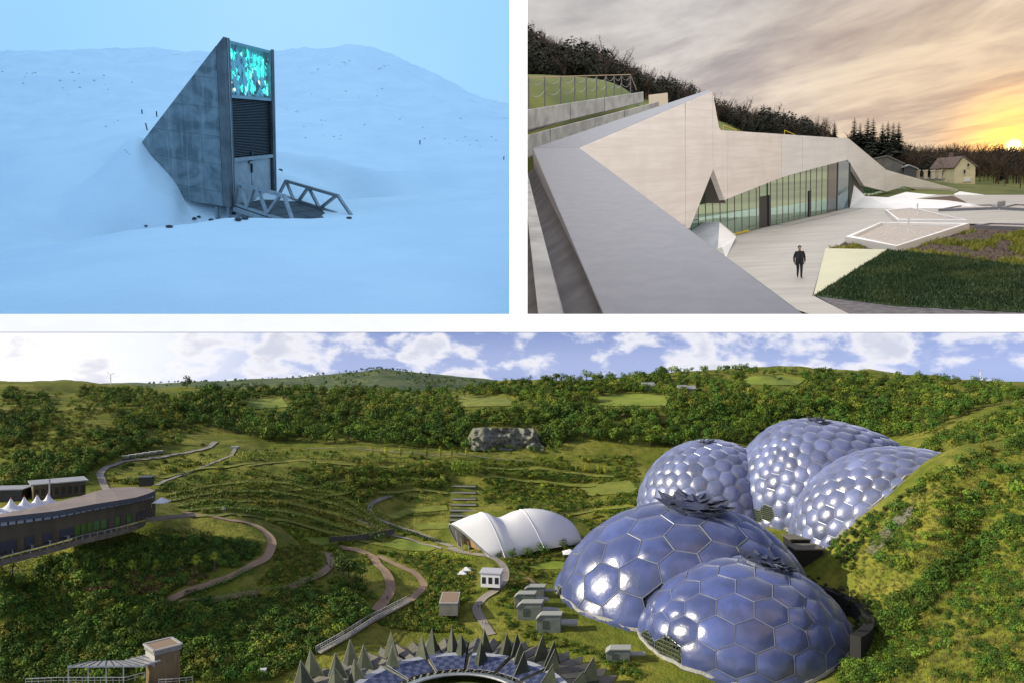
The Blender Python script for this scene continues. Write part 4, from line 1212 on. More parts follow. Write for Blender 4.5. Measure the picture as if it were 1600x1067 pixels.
def put(S_, name, me, p, sc=1, rz=0.0, label=None, cat=None, group=None, sz=None):
    """a thing from a mesh; a tree with a bark slot becomes trunk and crown"""
    if len(me.materials) != 2 or me.materials[1] is not m_bark:
        return put1(S_, name, me, p, sc, rz, label, cat, group, sz)
    e = bpy.data.objects.new(name, None); COL.objects.link(e)
    e.matrix_world = M4[S_] @ Matrix.Translation(p) @ Matrix.Rotation(rz, 4, 'Z') @ Matrix.Diagonal((sc, sc, sz or sc, 1))
    for nm, m_ in zip(('crown', 'trunk'), split_mesh(me)):
        c = bpy.data.objects.new(nm, m_); COL.objects.link(c); c.parent = e
    return tag(e, label, cat, group)
def put1(S_, name, me, p, sc=1, rz=0.0, label=None, cat=None, group=None, sz=None):
    o = bpy.data.objects.new(name, me); COL.objects.link(o)
    o.matrix_world = M4[S_] @ Matrix.Translation(p) @ Matrix.Rotation(rz, 4, 'Z') @ Matrix.Diagonal((sc, sc, sz or sc, 1))
    return tag(o, label, cat, group)
m_con = mat('conifer_needles', (.012, .018, .010), .8, (.022, .030, .016), 1.0)
cons = [conifer_mesh('conifer', i, 10, 2.9, m_con) for i in range(3)]
def two_part(S_, name, mesh, p, sc, rz, label, cat, group, sz=None):
    return put(S_, name, mesh, p, sc, rz, label, cat, group, sz)
con_lab = ['lone dark conifer standing left of the conifer clump', 'tallest dark conifer at the left end of the clump', 'shorter conifer leaning on the left end of the clump', 'dark conifer left of the clump middle', 'dark conifer at the middle gap of the clump',
           'dark conifer just right of the clump gap', 'dark conifer third from the right end of the clump', 'dark conifer second from the right end of the clump', 'dark conifer at the right end of the clump']
for i, (u, vt, vb) in enumerate(((1303.6, 188, 222), (1334, 189, 240), (1343, 197, 240), (1354.5, 190, 246), (1363, 191, 246), (1377.7, 198, 246), (1386, 195, 246), (1394, 197, 246), (1402.4, 197, 246))):
    d = 208 + (i % 3) * 2
    a, b = P(S, u, vb, d), P(S, u, vt, d); hh = (b - a).length
    put(S, 'conifer_tree', cons[i % 3], a, hh / 10 * (1.15 if i else 1.0), i * 1.1, con_lab[i], 'conifer', 'conifers behind the museum')
def gn_scatter(S_, name, pts, scl, meshes, label, cat, seed=0, zs=None):
    """one object of uncountable growth: meshes instanced on points"""
    me = bpy.data.meshes.new(name)
    pts = np.asarray(pts, np.float32); n = len(pts); root = pts.mean(0)
    me.vertices.add(n); me.vertices.foreach_set('co', (pts - root).ravel())
    r = np.random.default_rng(seed)
    a = me.attributes.new('sc', 'FLOAT', 'POINT'); a.data.foreach_set('value', np.asarray(scl, np.float32))
    a = me.attributes.new('rz', 'FLOAT', 'POINT'); a.data.foreach_set('value', r.uniform(0, 6.28, n).astype(np.float32))
    a = me.attributes.new('ix', 'INT', 'POINT'); a.data.foreach_set('value', r.integers(0, len(meshes), n).astype(np.int32))
    o = bpy.data.objects.new(name, me); COL.objects.link(o); o.matrix_world = M4[S_] @ Matrix.Translation(Vector(root.tolist()))
    ng = bpy.data.node_groups.new(name + '_scatter', 'GeometryNodeTree')
    ng.interface.new_socket('Geometry', in_out='INPUT', socket_type='NodeSocketGeometry')
    ng.interface.new_socket('Geometry', in_out='OUTPUT', socket_type='NodeSocketGeometry')
    N = ng.nodes; L = ng.links
    gi = N.new('NodeGroupInput'); go = N.new('NodeGroupOutput')
    jn = N.new('GeometryNodeGeometryToInstance')
    for me_ in meshes:
        ob = bpy.data.objects.new(name + '_plant', me_)       # never linked to the scene: only a source of geometry
        oi = N.new('GeometryNodeObjectInfo'); oi.inputs['Object'].default_value = ob; oi.inputs['As Instance'].default_value = True
        oi.transform_space = 'ORIGINAL'
        L.new(oi.outputs['Geometry'], jn.inputs[0])
    # Geometry to Instance would merge: use a join of instances instead
    N.remove(jn); jn = N.new('GeometryNodeJoinGeometry')
    for nd in [x for x in N if x.bl_idname == 'GeometryNodeObjectInfo']:
        L.new(nd.outputs['Geometry'], jn.inputs[0])
    ip = N.new('GeometryNodeInstanceOnPoints'); ip.inputs['Pick Instance'].default_value = True
    def at(nm, ty):
        x = N.new('GeometryNodeInputNamedAttribute'); x.data_type = ty; x.inputs['Name'].default_value = nm; return x.outputs[0]
    L.new(gi.outputs[0], ip.inputs['Points']); L.new(jn.outputs[0], ip.inputs['Instance'])
    L.new(at('ix', 'INT'), ip.inputs['Instance Index'])
    cx = N.new('ShaderNodeCombineXYZ'); L.new(at('rz', 'FLOAT'), cx.inputs[2]); L.new(cx.outputs[0], ip.inputs['Rotation'])
    L.new(at('sc', 'FLOAT'), ip.inputs['Scale'])
    L.new(ip.outputs[0], go.inputs[0])
    md = o.modifiers.new('scatter', 'NODES'); md.node_group = ng
    return tag(o, label, cat, kind='stuff')
m_twig = mat('bare_twigs', (.028, .019, .014), .9, (.055, .036, .026), .3, rnd=.3)
m_twig2 = mat('bare_twigs_warm', (.06, .034, .018), .9, (.10, .056, .03), .3, rnd=.3)
m_ever = mat('dark_evergreen', (.010, .012, .006), .9, (.020, .021, .011), .4, rnd=.35)
tw = [twig_tree('bare_tree', i, 8, m_twig) for i in range(4)]
tw2 = [twig_tree('bare_tree', 10 + i, 8, m_twig2) for i in range(3)]
ev = [leaf_cloud('evergreen', [(0, 0, 4.5, 2.2, 2.2, 3), (.8, .4, 3, 1.8, 1.8, 2), (-.9, .2, 3.4, 1.7, 1.7, 2)], 260, .42, m_ever, i) for i in range(3)]
r_ = np.random.default_rng(12)
uu = r_.uniform(832, 1290, 4200); dd = r_.uniform(118, 232, 4200)
pts = []
for u, d in zip(uu, dd):
    x = P(S, float(u), 200, float(d)); z = TB.z(np.array([x.x]), np.array([x.y]))[0]
    pu, pv = px_of(S, (x.x, x.y, z))
    if pv < np.interp(u, [824, 900, 1000, 1100, 1200, 1345], [150, 152, 156, 180, 222, 250]) : pts.append((x.x, x.y, z - .2))
pts = np.array(pts)
gn_scatter(S, 'hillside_wood', pts, r_.uniform(.28, .68, len(pts)) * r_.choice([1, 1, 1, 1.5], len(pts)), ev + tw[:2] + tw2[:1], 'dark wooded hillside behind the museum roof', 'woodland', 1)
pts = []
for _ in range(900):
    u = r_.uniform(1330, 1680); d = r_.uniform(212, 300)
    x = P(S, float(u), 260, float(d)); z = TB.z(np.array([x.x]), np.array([x.y]))[0]
    if 1500 < u and d < 235 and r_.random() < .6: continue
    pts.append((x.x, x.y, z - .2))
pts = np.array(pts)
gn_scatter(S, 'bare_wood', pts, r_.uniform(.45, .95, len(pts)), tw + tw2 + ev[:1], 'bare brown wood along the sunset horizon', 'woodland', 2)
for i, (u, v, h, lb) in enumerate(((1594, 293, 30, 'bare brown tree at the right edge of the meadow'), (1570, 290, 22, 'small bare tree on the meadow left of the edge tree'), (1472, 283, 24, 'bare bush against the left side of the house'), (1552, 286, 20, 'bare thin tree right of the cream house'))):
    p = P(S, u, v, 185 if i < 2 else 200); put(S, 'bare_tree', tw2[i % 3], p, h / 8 * p.y / 1210, i, lb, 'tree')
# tall firs poking out of the hillside wood
for i, (u, vt, h, lb) in enumerate(((836, 63, 40, 'dark fir highest on the wooded hill at far left'), (870, 75, 34, 'dark fir right of the highest fir on the wooded hill'), (1015, 115, 32, 'dark fir poking out above the end of the cable fence'), (1057, 131, 26, 'dark fir just left of the museum roof peak'), (1243, 195, 20, 'small fir on the ridge above the white wall'))):
    b = P(S, u, vt, 190); a = P(S, u, vt + h, 190); put(S, 'fir_tree', cons[i % 3], a, (b - a).length / 10, i, lb, 'fir')

# --- the walker
def skin_person(name, joints, bonesr, mats, scale=1.0, mat_fn=None, head=None):
    """continuous body: joints {name: (pos, radius)}, edges list; grown with a Skin modifier"""
    names = list(joints); idx = {n: i for i, n in enumerate(names)}
    me = bpy.data.meshes.new(name)
    me.from_pydata([joints[n][0] for n in names], [(idx[a], idx[b]) for a, b in bonesr], [])
    ob = bpy.data.objects.new(name + '_tmp', me); COL.objects.link(ob)
    sk = ob.modifiers.new('skin', 'SKIN'); sk.use_smooth_shade = True
    sub = ob.modifiers.new('sub', 'SUBSURF'); sub.levels = 2; sub.render_levels = 2
    for n in names:
        r = joints[n][1]; me.skin_vertices[0].data[idx[n]].radius = (r, r) if not isinstance(r, tuple) else r
    me.skin_vertices[0].data[0].use_root = True
    bpy.context.view_layer.update()
    dg = bpy.context.evaluated_depsgraph_get()
    out = bpy.data.meshes.new_from_object(ob.evaluated_get(dg))
    bpy.data.objects.remove(ob)
    out.materials.clear()
    for m_ in mats: out.materials.append(m_)
    for p in out.polygons:
        p.material_index = mat_fn(p.center) if mat_fn else 0
        p.use_smooth = True
    return out
m_skin = mat('skin', (.50, .30, .21), .6); m_coat = mat('dark_coat', (.012, .013, .020), .8, (.02, .021, .03), 8); m_trs = mat('dark_trousers', (.016, .016, .022), .85); m_shoe = mat('shoe', (.008, .008, .008), .4); m_hair = mat('dark_hair', (.012, .009, .007), .6)
J = {'pelvis': ((0, 0, .95), (.155, .11)), 'belly': ((0, 0, 1.10), (.16, .115)), 'chest': ((0, 0, 1.30), (.185, .125)), 'neckb': ((0, -.005, 1.46), (.085, .075)), 'neck': ((0, -.01, 1.52), .055), 'chin': ((0, -.025, 1.575), (.062, .072)), 'head': ((0, -.02, 1.655), (.078, .098)), 'crown': ((0, -.005, 1.725), (.06, .075)),
     'shL': ((.19, 0, 1.42), .075), 'elL': ((.265, .03, 1.15), .058), 'wrL': ((.27, -.06, .92), .042), 'haL': ((.265, -.085, .85), (.03, .045)),
     'shR': ((-.19, 0, 1.42), .075), 'elR': ((-.27, .05, 1.15), .058), 'wrR': ((-.275, .0, .92), .042), 'haR': ((-.27, -.02, .85), (.03, .045)),
     'hipL': ((.095, 0, .88), .105), 'knL': ((.085, -.14, .50), .072), 'anL': ((.075, -.16, .10), .052), 'toL': ((.085, -.36, .06), (.042, .035)),
     'hipR': ((-.095, 0, .88), .105), 'knR': ((-.075, .02, .50), .072), 'anR': ((-.06, .26, .15), .052), 'toR': ((-.065, .12, .04), (.042, .035))}
for sd, sx in (('L', 1), ('R', -1)):
    w = Vector(J['ha' + sd][0])
    for k, (dx, dy, ln) in enumerate(((-.022, -.012, .075), (-.007, -.016, .085), (.009, -.014, .08), (.022, -.008, .062))):
        J['f%s%d' % (sd, k)] = ((w.x + dx * .4, w.y + dy - .01 + (k - 1.5) * .018, w.z - .04), .011)
        J['g%s%d' % (sd, k)] = ((w.x - sx * .02, w.y + dy - .015 + (k - 1.5) * .018, w.z - .04 - ln * .7), .009)
    J['t%s' % sd] = ((w.x - sx * .03, w.y - .045, w.z - .02), .012)
B_ = [('pelvis', 'belly'), ('belly', 'chest'), ('chest', 'neckb'), ('neckb', 'neck'), ('neck', 'chin'), ('chin', 'head'), ('head', 'crown')]
for s in 'LR':
    B_ += [('chest', 'sh' + s), ('sh' + s, 'el' + s), ('el' + s, 'wr' + s), ('wr' + s, 'ha' + s), ('pelvis', 'hip' + s), ('hip' + s, 'kn' + s), ('kn' + s, 'an' + s), ('an' + s, 'to' + s), ('wr' + s, 't' + s)] + [('ha' + s, 'f%s%d' % (s, k)) for k in range(4)] + [('f%s%d' % (s, k), 'g%s%d' % (s, k)) for k in range(4)]
def pm(c):
    if c.z > 1.515: return 0
    if c.z < .12: return 3
    if c.z < .80 and abs(c.x) < .2: return 2
    if c.z < .90 and abs(c.x) > .2: return 0
    return 1
pme = skin_person('person_body', J, B_, [m_skin, m_coat, m_trs, m_shoe], mat_fn=pm)
feet = G(S, 1249, 435, ZG + .004)
per = thing(S, 'person', feet, 'person in dark coat and trousers walking towards us across the plaza', 'person')
hd = -feet.normalized()
RZ = Matrix.Rotation(math.radians(6), 4, 'Z')
def child_local(par, name, me):
    o = bpy.data.objects.new(name, me); COL.objects.link(o); o.parent = par; o.matrix_local = RZ; BASE[o.name] = BASE[par.name]; return o
child_local(per, 'body', pme)
bm = bmesh.new(); bmesh.ops.create_icosphere(bm, subdivisions=3, radius=1)
for v in bm.verts: v.co = Vector((v.co.x * .093, v.co.y * .112 + .012, v.co.z * .10 + 1.685))
bmesh.ops.delete(bm, geom=[v for v in bm.verts if v.co.y < -.04 and v.co.z < 1.715 or v.co.z < 1.615], context='VERTS')
me = bpy.data.meshes.new('hair'); bm.to_mesh(me); bm.free(); me.materials.append(m_hair); child_local(per, 'hair', me)
# open coat skirts
bm = MB(); n = 14
for k, (z, rx, ry) in enumerate(((1.30, .205, .148), (1.05, .195, .15), (.86, .21, .165), (.74, .215, .172))):
    for j in range(n):
        an = -math.pi / 2 + .22 + (2 * math.pi - .44) * j / (n - 1); bm.v.append(Vector((rx * math.cos(an), ry * math.sin(an), z)))
for k in range(3):
    for j in range(n - 1):
        a = k * n + j; bm.f.append((a, a + 1, a + 1 + n, a + n))
me = new_mesh('coat', bm.v, bm.f, m_coat, True); o = child_local(per, 'coat', me); sm = o.modifiers.new('th', 'SOLIDIFY'); sm.thickness = .012
fm = MB()
for sx in (-1, 1): fm.sphere((sx * .03, -.108, 1.668), (.010, .008, .008), 6, 4)
child_local(per, 'eyes', new_mesh('eyes', fm.v, fm.f, m_shoe, True))
fm = MB(); fm.add([(-.014, -.105, 1.635), (.014, -.105, 1.635), (0, -.135, 1.632), (0, -.108, 1.668)], [(0, 1, 2), (0, 2, 3), (1, 3, 2)]); child_local(per, 'nose', new_mesh('nose', fm.v, fm.f, m_skin))
fm = MB(); fm.box((-.022, -.104, 1.604), (.022, -.094, 1.611)); child_local(per, 'mouth', new_mesh('mouth', fm.v, fm.f, mat('lips', (.30, .12, .10), .6)))
# ================================================================== C: the valley with the hexagon-panelled domes
S = 'C'
KY = 0.77
CPc = [  # surveyed points: u, v, distance
    (-200, 1067, 470), (0, 1067, 485), (200, 1067, 490), (450, 1067, 497), (700, 1067, 496), (900, 1067, 500), (1100, 1067, 500), (1300, 1067, 490),
    (0, 1000, 510), (200, 1000, 520), (400, 1000, 527), (520, 1010, 525), (600, 990, 560), (740, 1000, 560), (950, 1000, 556), (1150, 1000, 560),
    (-200, 960, 520), (60, 950, 532), (150, 940, 537), (300, 940, 552), (450, 920, 590), (560, 940, 590), (640, 940, 624), (760, 950, 610), (870, 960, 600),
    (0, 905, 540), (100, 905, 548), (200, 890, 572), (330, 880, 592), (385, 890, 590), (427, 850, 625), (380, 820, 655), (510, 885, 650), (590, 890, 665), (650, 905, 660), (780, 900, 660), (860, 900, 690),
    (-200, 870, 520), (0, 868, 528), (120, 845, 560), (230, 822, 600), (300, 820, 630), (-200, 780, 640), (0, 785, 650), (100, 775, 680), (160, 755, 745), (250, 760, 745), (290, 800, 660),
    (600, 850, 765), (500, 845, 745), (690, 860, 750), (770, 872, 705), (900, 860, 730), (480, 815, 760), (400, 790, 745), (330, 770, 750),
    (160, 740, 770), (200, 718, 840), (260, 712, 880), (330, 693, 985), (365, 700, 955), (300, 735, 830), (420, 735, 850), (500, 740, 880), (560, 770, 850), (600, 790, 850), (660, 805, 845), (720, 800, 850), (800, 790, 850),
    (420, 705, 985), (520, 705, 1000), (620, 710, 1005), (720, 720, 1000), (720, 760, 940), (850, 735, 1010), (850, 770, 960), (930, 775, 960), (960, 740, 1020), (1000, 790, 900), (930, 810, 880), (1000, 830, 840),
    (1120, 840, 790), (1240, 832, 775), (1300, 845, 740), (1100, 740, 1020), (1250, 730, 1040), (1000, 715, 1100), (1150, 700, 1120), (1300, 700, 1130),
    (0, 730, 780), (80, 720, 800), (0, 680, 900), (100, 680, 900), (200, 680, 950), (-200, 680, 880), (260, 670, 1030), (0, 640, 1060), (120, 640, 1080), (240, 645, 1130), (-200, 630, 1080),
    (-200, 604, 1400), (0, 606, 1400), (120, 605, 1420), (240, 606, 1450),
    (420, 690, 1070), (550, 695, 1080), (700, 703, 1090), (850, 703, 1110), (940, 690, 1140), (400, 655, 1210), (550, 660, 1220), (700, 655, 1230), (850, 650, 1260), (1000, 645, 1280), (1200, 640, 1300), (1350, 650, 1250),
    (350, 620, 1480), (500, 618, 1500), (650, 617, 1520), (800, 610, 1560), (950, 605, 1580), (1100, 600, 1600), (1250, 600, 1600), (1400, 612, 1580),
    (350, 612, 1750), (500, 612, 1780), (650, 612, 1800), (760, 605, 1800), (850, 597, 1800), (1000, 588, 1800), (1100, 580, 1820), (1200, 577, 1820), (1300, 580, 1820), (1400, 589, 1820), (1500, 596, 1800), (1600, 602, 1780), (1800, 606, 1750),
    (1180, 590, 2150), (1000, 600, 2150), (800, 612, 2150), (1400, 600, 2150), (1600, 612, 2150), (500, 620, 2150), (200, 615, 2150), (0, 615, 2150),
    (1330, 1050, 490), (1350, 980, 545), (1345, 920, 600), (1325, 880, 640), (1330, 838, 655), (1375, 793, 660), (1422, 744, 674), (1455, 714, 692), (1500, 700, 720),
    (1420, 1060, 460), (1500, 1060, 430), (1600, 1060, 405), (1800, 1050, 380), (1450, 960, 520), (1450, 860, 560), (1450, 790, 600), (1530, 950, 490), (1530, 860, 560), (1530, 760, 600), (1600, 950, 465), (1600, 860, 520), (1600, 760, 570), (1600, 690, 720), (1600, 650, 850), (1800, 700, 620), (1800, 850, 480), (1800, 640, 850),
    (1540, 680, 830), (1500, 675, 950), (1550, 650, 1000), (1450, 670, 1080), (1500, 640, 1200), (1600, 628, 1150), (1550, 618, 1400), (1800, 620, 1200)]
pp = [P(S, u, v, d * KY) for u, v, d in CPc]
fC = rbf([((p.x / p.y) * 2.4, math.log(p.y) * 2.2) for p in pp], [p.z for p in pp], 0.0012)
ysC = np.exp(np.linspace(math.log(265), math.log(1720), 380)); ssC = np.linspace(-0.93, 0.93, 380)
YY, SS = np.meshgrid(ysC, ssC, indexing='ij'); XX = YY * SS
ZZ = fC(np.c_[SS.ravel() * 2.4, np.log(YY.ravel()) * 2.2])
ZZ = ZZ + (vnoise(XX.ravel() * .02, YY.ravel() * .02, 5, 4) - .5) * 7 * np.clip((YY.ravel() - 330) / 300, .15, 1) + (vnoise(XX.ravel() * .09, YY.ravel() * .09, 6, 3) - .5) * 2.0
ZZ = ZZ + (vnoise(XX.ravel() * .0065, YY.ravel() * .0065, 33, 3) - .5) * 34 * np.clip((YY.ravel() - 840) / 250, 0, 1)
ZZ = ZZ.reshape(XX.shape)
TC = Terrain('C', ysC, ssC, ZZ)

def land_mat(name, c1, c2, c3, s=0.02):
    m = bpy.data.materials.new(name); m.use_nodes = True; t = NT(m.node_tree)
    pos = t.n('ShaderNodeNewGeometry').outputs['Position']
    n1 = t.noise(pos, s, 6, 0.6); n2 = t.noise(pos, s * 6, 5, 0.65); n3 = t.noise(pos, s * 30, 4, 0.6)
    c = t.mix(t.maprange(n1, 0.42, 0.58), c1, c2)
    c = t.mix(t.math('MULTIPLY', t.maprange(n2, 0.45, 0.62), 0.7), c, c3)
    bn = t.n('ShaderNodeBump', {'Distance': 1.2, 'Strength': 0.8, 'Height': t.math('ADD', n3, n2)})
    b = t.n('ShaderNodeBsdfPrincipled', {'Base Color': c, 'Roughness': 0.95, 'Specular IOR Level': 0.15, 'Normal': bn})
    t.n('ShaderNodeOutputMaterial', {0: b}); return m
m_land = land_mat('valley_ground', (.14, .165, .02), (.23, .225, .04), (.085, .11, .015))
tag(mk_np(S, 'terrain', np.stack([XX, YY, ZZ], -1).reshape(-1, 3), grid_faces(*XX.shape), m_land, smooth=True), 'green valley floor and hillsides', kind='structure')
# far hills to the horizon
sk_u = [-400, 0, 250, 300, 400, 480, 540, 592, 645, 700, 750, 800, 1200, 2000]; sk_v = [597, 599, 600, 596, 592, 589, 582, 576, 582, 588, 592, 596, 600, 600]
far_y = np.exp(np.linspace(math.log(1600), math.log(9000), 90)); far_s = np.linspace(-1.0, 1.0, 220)
YY2, SS2 = np.meshgrid(far_y, far_s, indexing='ij'); XX2 = YY2 * SS2
ridge = -(np.interp(800 + SS2 * F, sk_u, sk_v) - PY) / F * 3600
lowz = -(617 - PY) / F * YY2
wgt = np.exp(-((YY2 - 3600) / 900) ** 2)
ZZ2 = np.minimum(lowz, -40) * (1 - wgt) + ridge * wgt - 60 * np.clip((YY2 - 4200) / 2000, 0, 1) + (vnoise(XX2.ravel() * .004, YY2.ravel() * .004, 12, 4).reshape(XX2.shape) - .5) * 26 * np.clip((YY2 - 1700) / 800, 0, 1)
m_far = land_mat('far_fields', (.085, .12, .055), (.14, .17, .07), (.045, .07, .045), 0.006)  # paler, bluer field tones put in for distance haze
tag(mk_np(S, 'hills', np.stack([XX2, YY2, ZZ2], -1).reshape(-1, 3), grid_faces(*XX2.shape), m_far, smooth=True), 'distant patchwork hills with a rounded green summit', kind='structure')

def hitC(u, v): return TC.hit1(u, v)
def gz(x, y): return float(TC.z(np.array([x]), np.array([y]))[0])
# --- mask of places where nothing grows
MASK = np.zeros((560, 1600), bool)
gu, gv = np.meshgrid(np.arange(1600), np.arange(510, 1070), indexing='xy')
def mask_poly(poly):
    global MASK
    us = [p[0] for p in poly]; vs = [p[1] for p in poly]
    k = in_poly(gu.ravel().astype(float), gv.ravel().astype(float), poly).reshape(gu.shape); MASK |= k
def masked(u, v):
    return MASK[np.clip(v.astype(int) - 510, 0, 559), np.clip(u.astype(int), 0, 1599)]

# --- paths draped on the ground
m_tan = mat('tan_path', (.34, .235, .15), .95, (.27, .19, .12), .08, bump=.03, bscale=2)
m_grey = mat('grey_path', (.32, .29, .25), .95, (.25, .22, .19), .08, bump=.03, bscale=2)
def path(name, pts, w, mt, label, lift=.5, closed=False):
    H = TC.hit([p[0] for p in pts], [p[1] for p in pts]); H = H[~np.isnan(H[:, 0])]
    C = H[:, :2]
    tt = np.linspace(0, len(C) - 1, len(C) * 10)
    xs = np.empty((len(tt), 2))
    for q, s in enumerate(tt):       # Catmull-Rom
        i = min(int(s), len(C) - 2); f = s - i
        p0, p1, p2, p3 = C[max(i - 1, 0)], C[i], C[i + 1], C[min(i + 2, len(C) - 1)]
        xs[q] = .5 * (2 * p1 + (p2 - p0) * f + (2 * p0 - 5 * p1 + 4 * p2 - p3) * f * f + (3 * p1 - p0 - 3 * p2 + p3) * f ** 3)
    d = np.gradient(xs, axis=0); d /= np.linalg.norm(d, axis=1)[:, None] + 1e-9
    nrm = np.c_[-d[:, 1], d[:, 0]]
    cols = []
    for k in np.linspace(-1, 1, 5):
        q = xs + nrm * w * .5 * k
        cols.append(np.c_[q, TC.z(q[:, 0], q[:, 1]) + lift])
    # level across: a path is cut into the slope
    zc = np.mean([c[:, 2] for c in cols], 0)
    for c in cols: c[:, 2] = np.maximum(c[:, 2], zc - .2) * .5 + np.maximum(zc, c[:, 2]) * .5
    V = np.stack(cols, 1).reshape(-1, 3)
    o = mk_np(S, name, V, grid_faces(len(xs), 5), mt, root=V[len(V) // 2]); tag(o, label, kind='structure')
    for k in range(len(xs) - 1):
        quad = [px_of(S, p) for p in (cols[0][k], cols[-1][k], cols[-1][k + 1], cols[0][k + 1])]
        cu = [p[0] for p in quad]; cvv = [p[1] for p in quad]
        u0, u1, v0, v1 = int(min(cu)) - 1, int(max(cu)) + 2, int(min(cvv)) - 1, int(max(cvv)) + 2
        MASK[max(0, v0 - 510):max(0, v1 - 510), max(0, u0):max(0, u1)] |= True
    return o, xs
path('footpath', [(285, 800), (325, 806), (362, 813), (397, 821), (423, 842), (419, 868), (388, 888), (326, 915), (262, 942)], 5.9, m_tan, 'broad tan footpath curving down below the visitor building')
path('footpath', [(512, 864), (517, 880), (503, 897), (472, 911), (420, 925), (350, 936), (275, 946)], 5.6, m_tan, 'tan footpath bend where three people stand')
path('footpath', [(530, 854), (560, 860), (580, 869), (592, 884), (608, 905), (608, 928), (588, 955)], 6.8, m_tan, 'tan footpath falling to the long footbridge')
path('footpath', [(590, 868), (612, 879), (632, 888), (650, 897), (662, 914), (650, 930), (632, 944)], 5.6, m_tan, 'hairpin of tan path at the head of the footbridge')
path('road', [(336, 690), (326, 699), (290, 708), (235, 716), (180, 726), (158, 738), (160, 752), (172, 768)], 5.6, m_grey, 'pale road winding down behind the visitor building')
path('footpath', [(368, 700), (360, 712), (324, 727), (285, 742), (245, 758)], 3.7, m_grey, 'narrow pale path from the small hut')
path('footpath', [(612, 776), (590, 783), (577, 794), (586, 808), (614, 821), (654, 833), (707, 854)], 4.3, m_grey, 'pale path curving round the grassy amphitheatre')
path('footpath', [(556, 811), (585, 823), (614, 836), (650, 846), (690, 857)], 2.8, m_grey, 'straight pale path beside the bright lawn')
path('footpath', [(700, 856), (740, 866), (775, 874), (788, 888), (788, 906), (774, 922), (752, 938), (745, 952), (754, 971), (768, 992)], 5.9, m_grey, 'grey path from the tent to the spiked roof with walkers')
path('footpath', [(822, 903), (834, 913), (846, 930)], 4.3, m_tan, 'short tan path end near the domes')
path('footpath', [(0, 640), (80, 641), (160, 640), (250, 648)], 1.9, m_tan, 'thin track across the wooded hillside at far left', 1.0)
path('footpath', [(480, 700), (640, 707), (740, 712), (840, 722)], 2.2, m_grey, 'thin path along the tree row')

def drape(name, poly, mt, label, lift=.6, kind='structure', n=12, msk=True):
    """patch of ground cover laid on the slope"""
    us = [p[0] for p in poly]; vs = [p[1] for p in poly]
    c = (sum(us) / len(us), sum(vs) / len(vs))
    V = []; 
    m_ = len(poly)
    pts = []
    for k in np.linspace(0, 1, 6):
        for i in range(m_):
            for s in np.linspace(0, 1, n, endpoint=False):
                e = (us[i] * (1 - s) + us[(i + 1) % m_] * s, vs[i] * (1 - s) + vs[(i + 1) % m_] * s)
                pts.append((c[0] + (e[0] - c[0]) * max(k, .01), c[1] + (e[1] - c[1]) * max(k, .01)))
    H = TC.hit([p[0] for p in pts], [p[1] for p in pts])
    if np.isnan(H).any(): return None
    H[:, 2] = TC.z(H[:, 0], H[:, 1]) + lift
    L = m_ * n
    Fc = []
    for r in range(5):
        for i in range(L):
            Fc.append((r * L + i, r * L + (i + 1) % L, (r + 1) * L + (i + 1) % L, (r + 1) * L + i))
    o = mk_np(S, name, H, np.array(Fc), mt, root=H.mean(0)); tag(o, label, kind=kind)
    if msk: mask_poly(poly)
    return o
m_lawnb = mat('bright_lawn', (.15, .21, .014), .9, (.21, .25, .03), .04, bump=.1, bscale=1)
m_lawno = mat('olive_lawn', (.22, .24, .03), .9, (.15, .18, .024), .06, bump=.1, bscale=1)
drape('lawn', [(598, 853), (622, 841), (650, 848), (682, 857), (670, 862), (630, 860)], m_lawnb, 'bright green lawn left of the white tent')
drape('lawn', [(470, 838), (515, 840), (522, 852), (488, 852)], m_lawnb, 'bright lawn beyond the dark low wall')
drape('lawn', [(820, 886), (858, 877), (884, 878), (880, 890), (840, 890)], m_lawnb, 'small bright lawn beside the nearest big dome')
drape('grass_terrace', [(604, 806), (640, 793), (698, 789), (700, 797), (645, 802), (615, 813)], m_lawno, 'crescent of pale grass in the amphitheatre')
drape('grass_terrace', [(640, 820), (690, 815), (708, 818), (700, 826), (655, 828)], m_lawno, 'lower grass crescent in the amphitheatre')
for poly_, mt_, lb_ in (([(930, 619), (1000, 615), (1046, 620), (1040, 634), (940, 635)], m_lawnb, 'bright field among the far woods'), ([(1160, 590), (1220, 586), (1262, 592), (1245, 602), (1170, 601)], m_lawnb, 'bright field near the ridge above the domes'),
                        ([(715, 620), (790, 619), (806, 634), (722, 636)], m_lawno, 'small pale field left on the far slope'), ([(380, 626), (440, 622), (452, 636), (390, 640)], m_lawnb, 'bright field high on the left part of the far slope')):
    drape('meadow', poly_, mt_, lb_, 0.9)
    mask_poly([(u_, v_ + 13) for u_, v_ in poly_]); mask_poly([(u_, v_ + 7) for u_, v_ in poly_])
drape('meadow', [(900, 757), (985, 752), (1000, 768), (920, 775)], m_lawno, 'hay-coloured terrace left of the small dome')
m_cliff = mat('cliff_rock', (.24, .24, .20), .95, (.12, .13, .08), .06, bump=1.0, bscale=.15)
nu, nv_ = 46, 16
CV = []
for j_ in range(nv_):
    for i_ in range(nu):
        s = i_ / (nu - 1); q = j_ / (nv_ - 1); u = 724 + 126 * s
        top = 664 + 10 * vnoise(np.array([s * 5.0]), np.array([.5]), 3, 4)[0] + 26 * max(0, abs(s - .5) - .38) * 8
        v = 703 + (top - 703) * q
        CV.append((u, v, q, s))
yb_ = TC.hit([c_[0] for c_ in CV[:nu]], [707] * nu)[:, 1]
pts_ = []
for k_, (u, v, q, s) in enumerate(CV):
    dn = (vnoise(np.array([s * 16.0]), np.array([q * 5.0]), 8, 5, .6)[0] - .5) * 34
    pts_.append(list(P(S, u, v, float(yb_[k_ % nu]) + 14 + q * 22 + dn)))
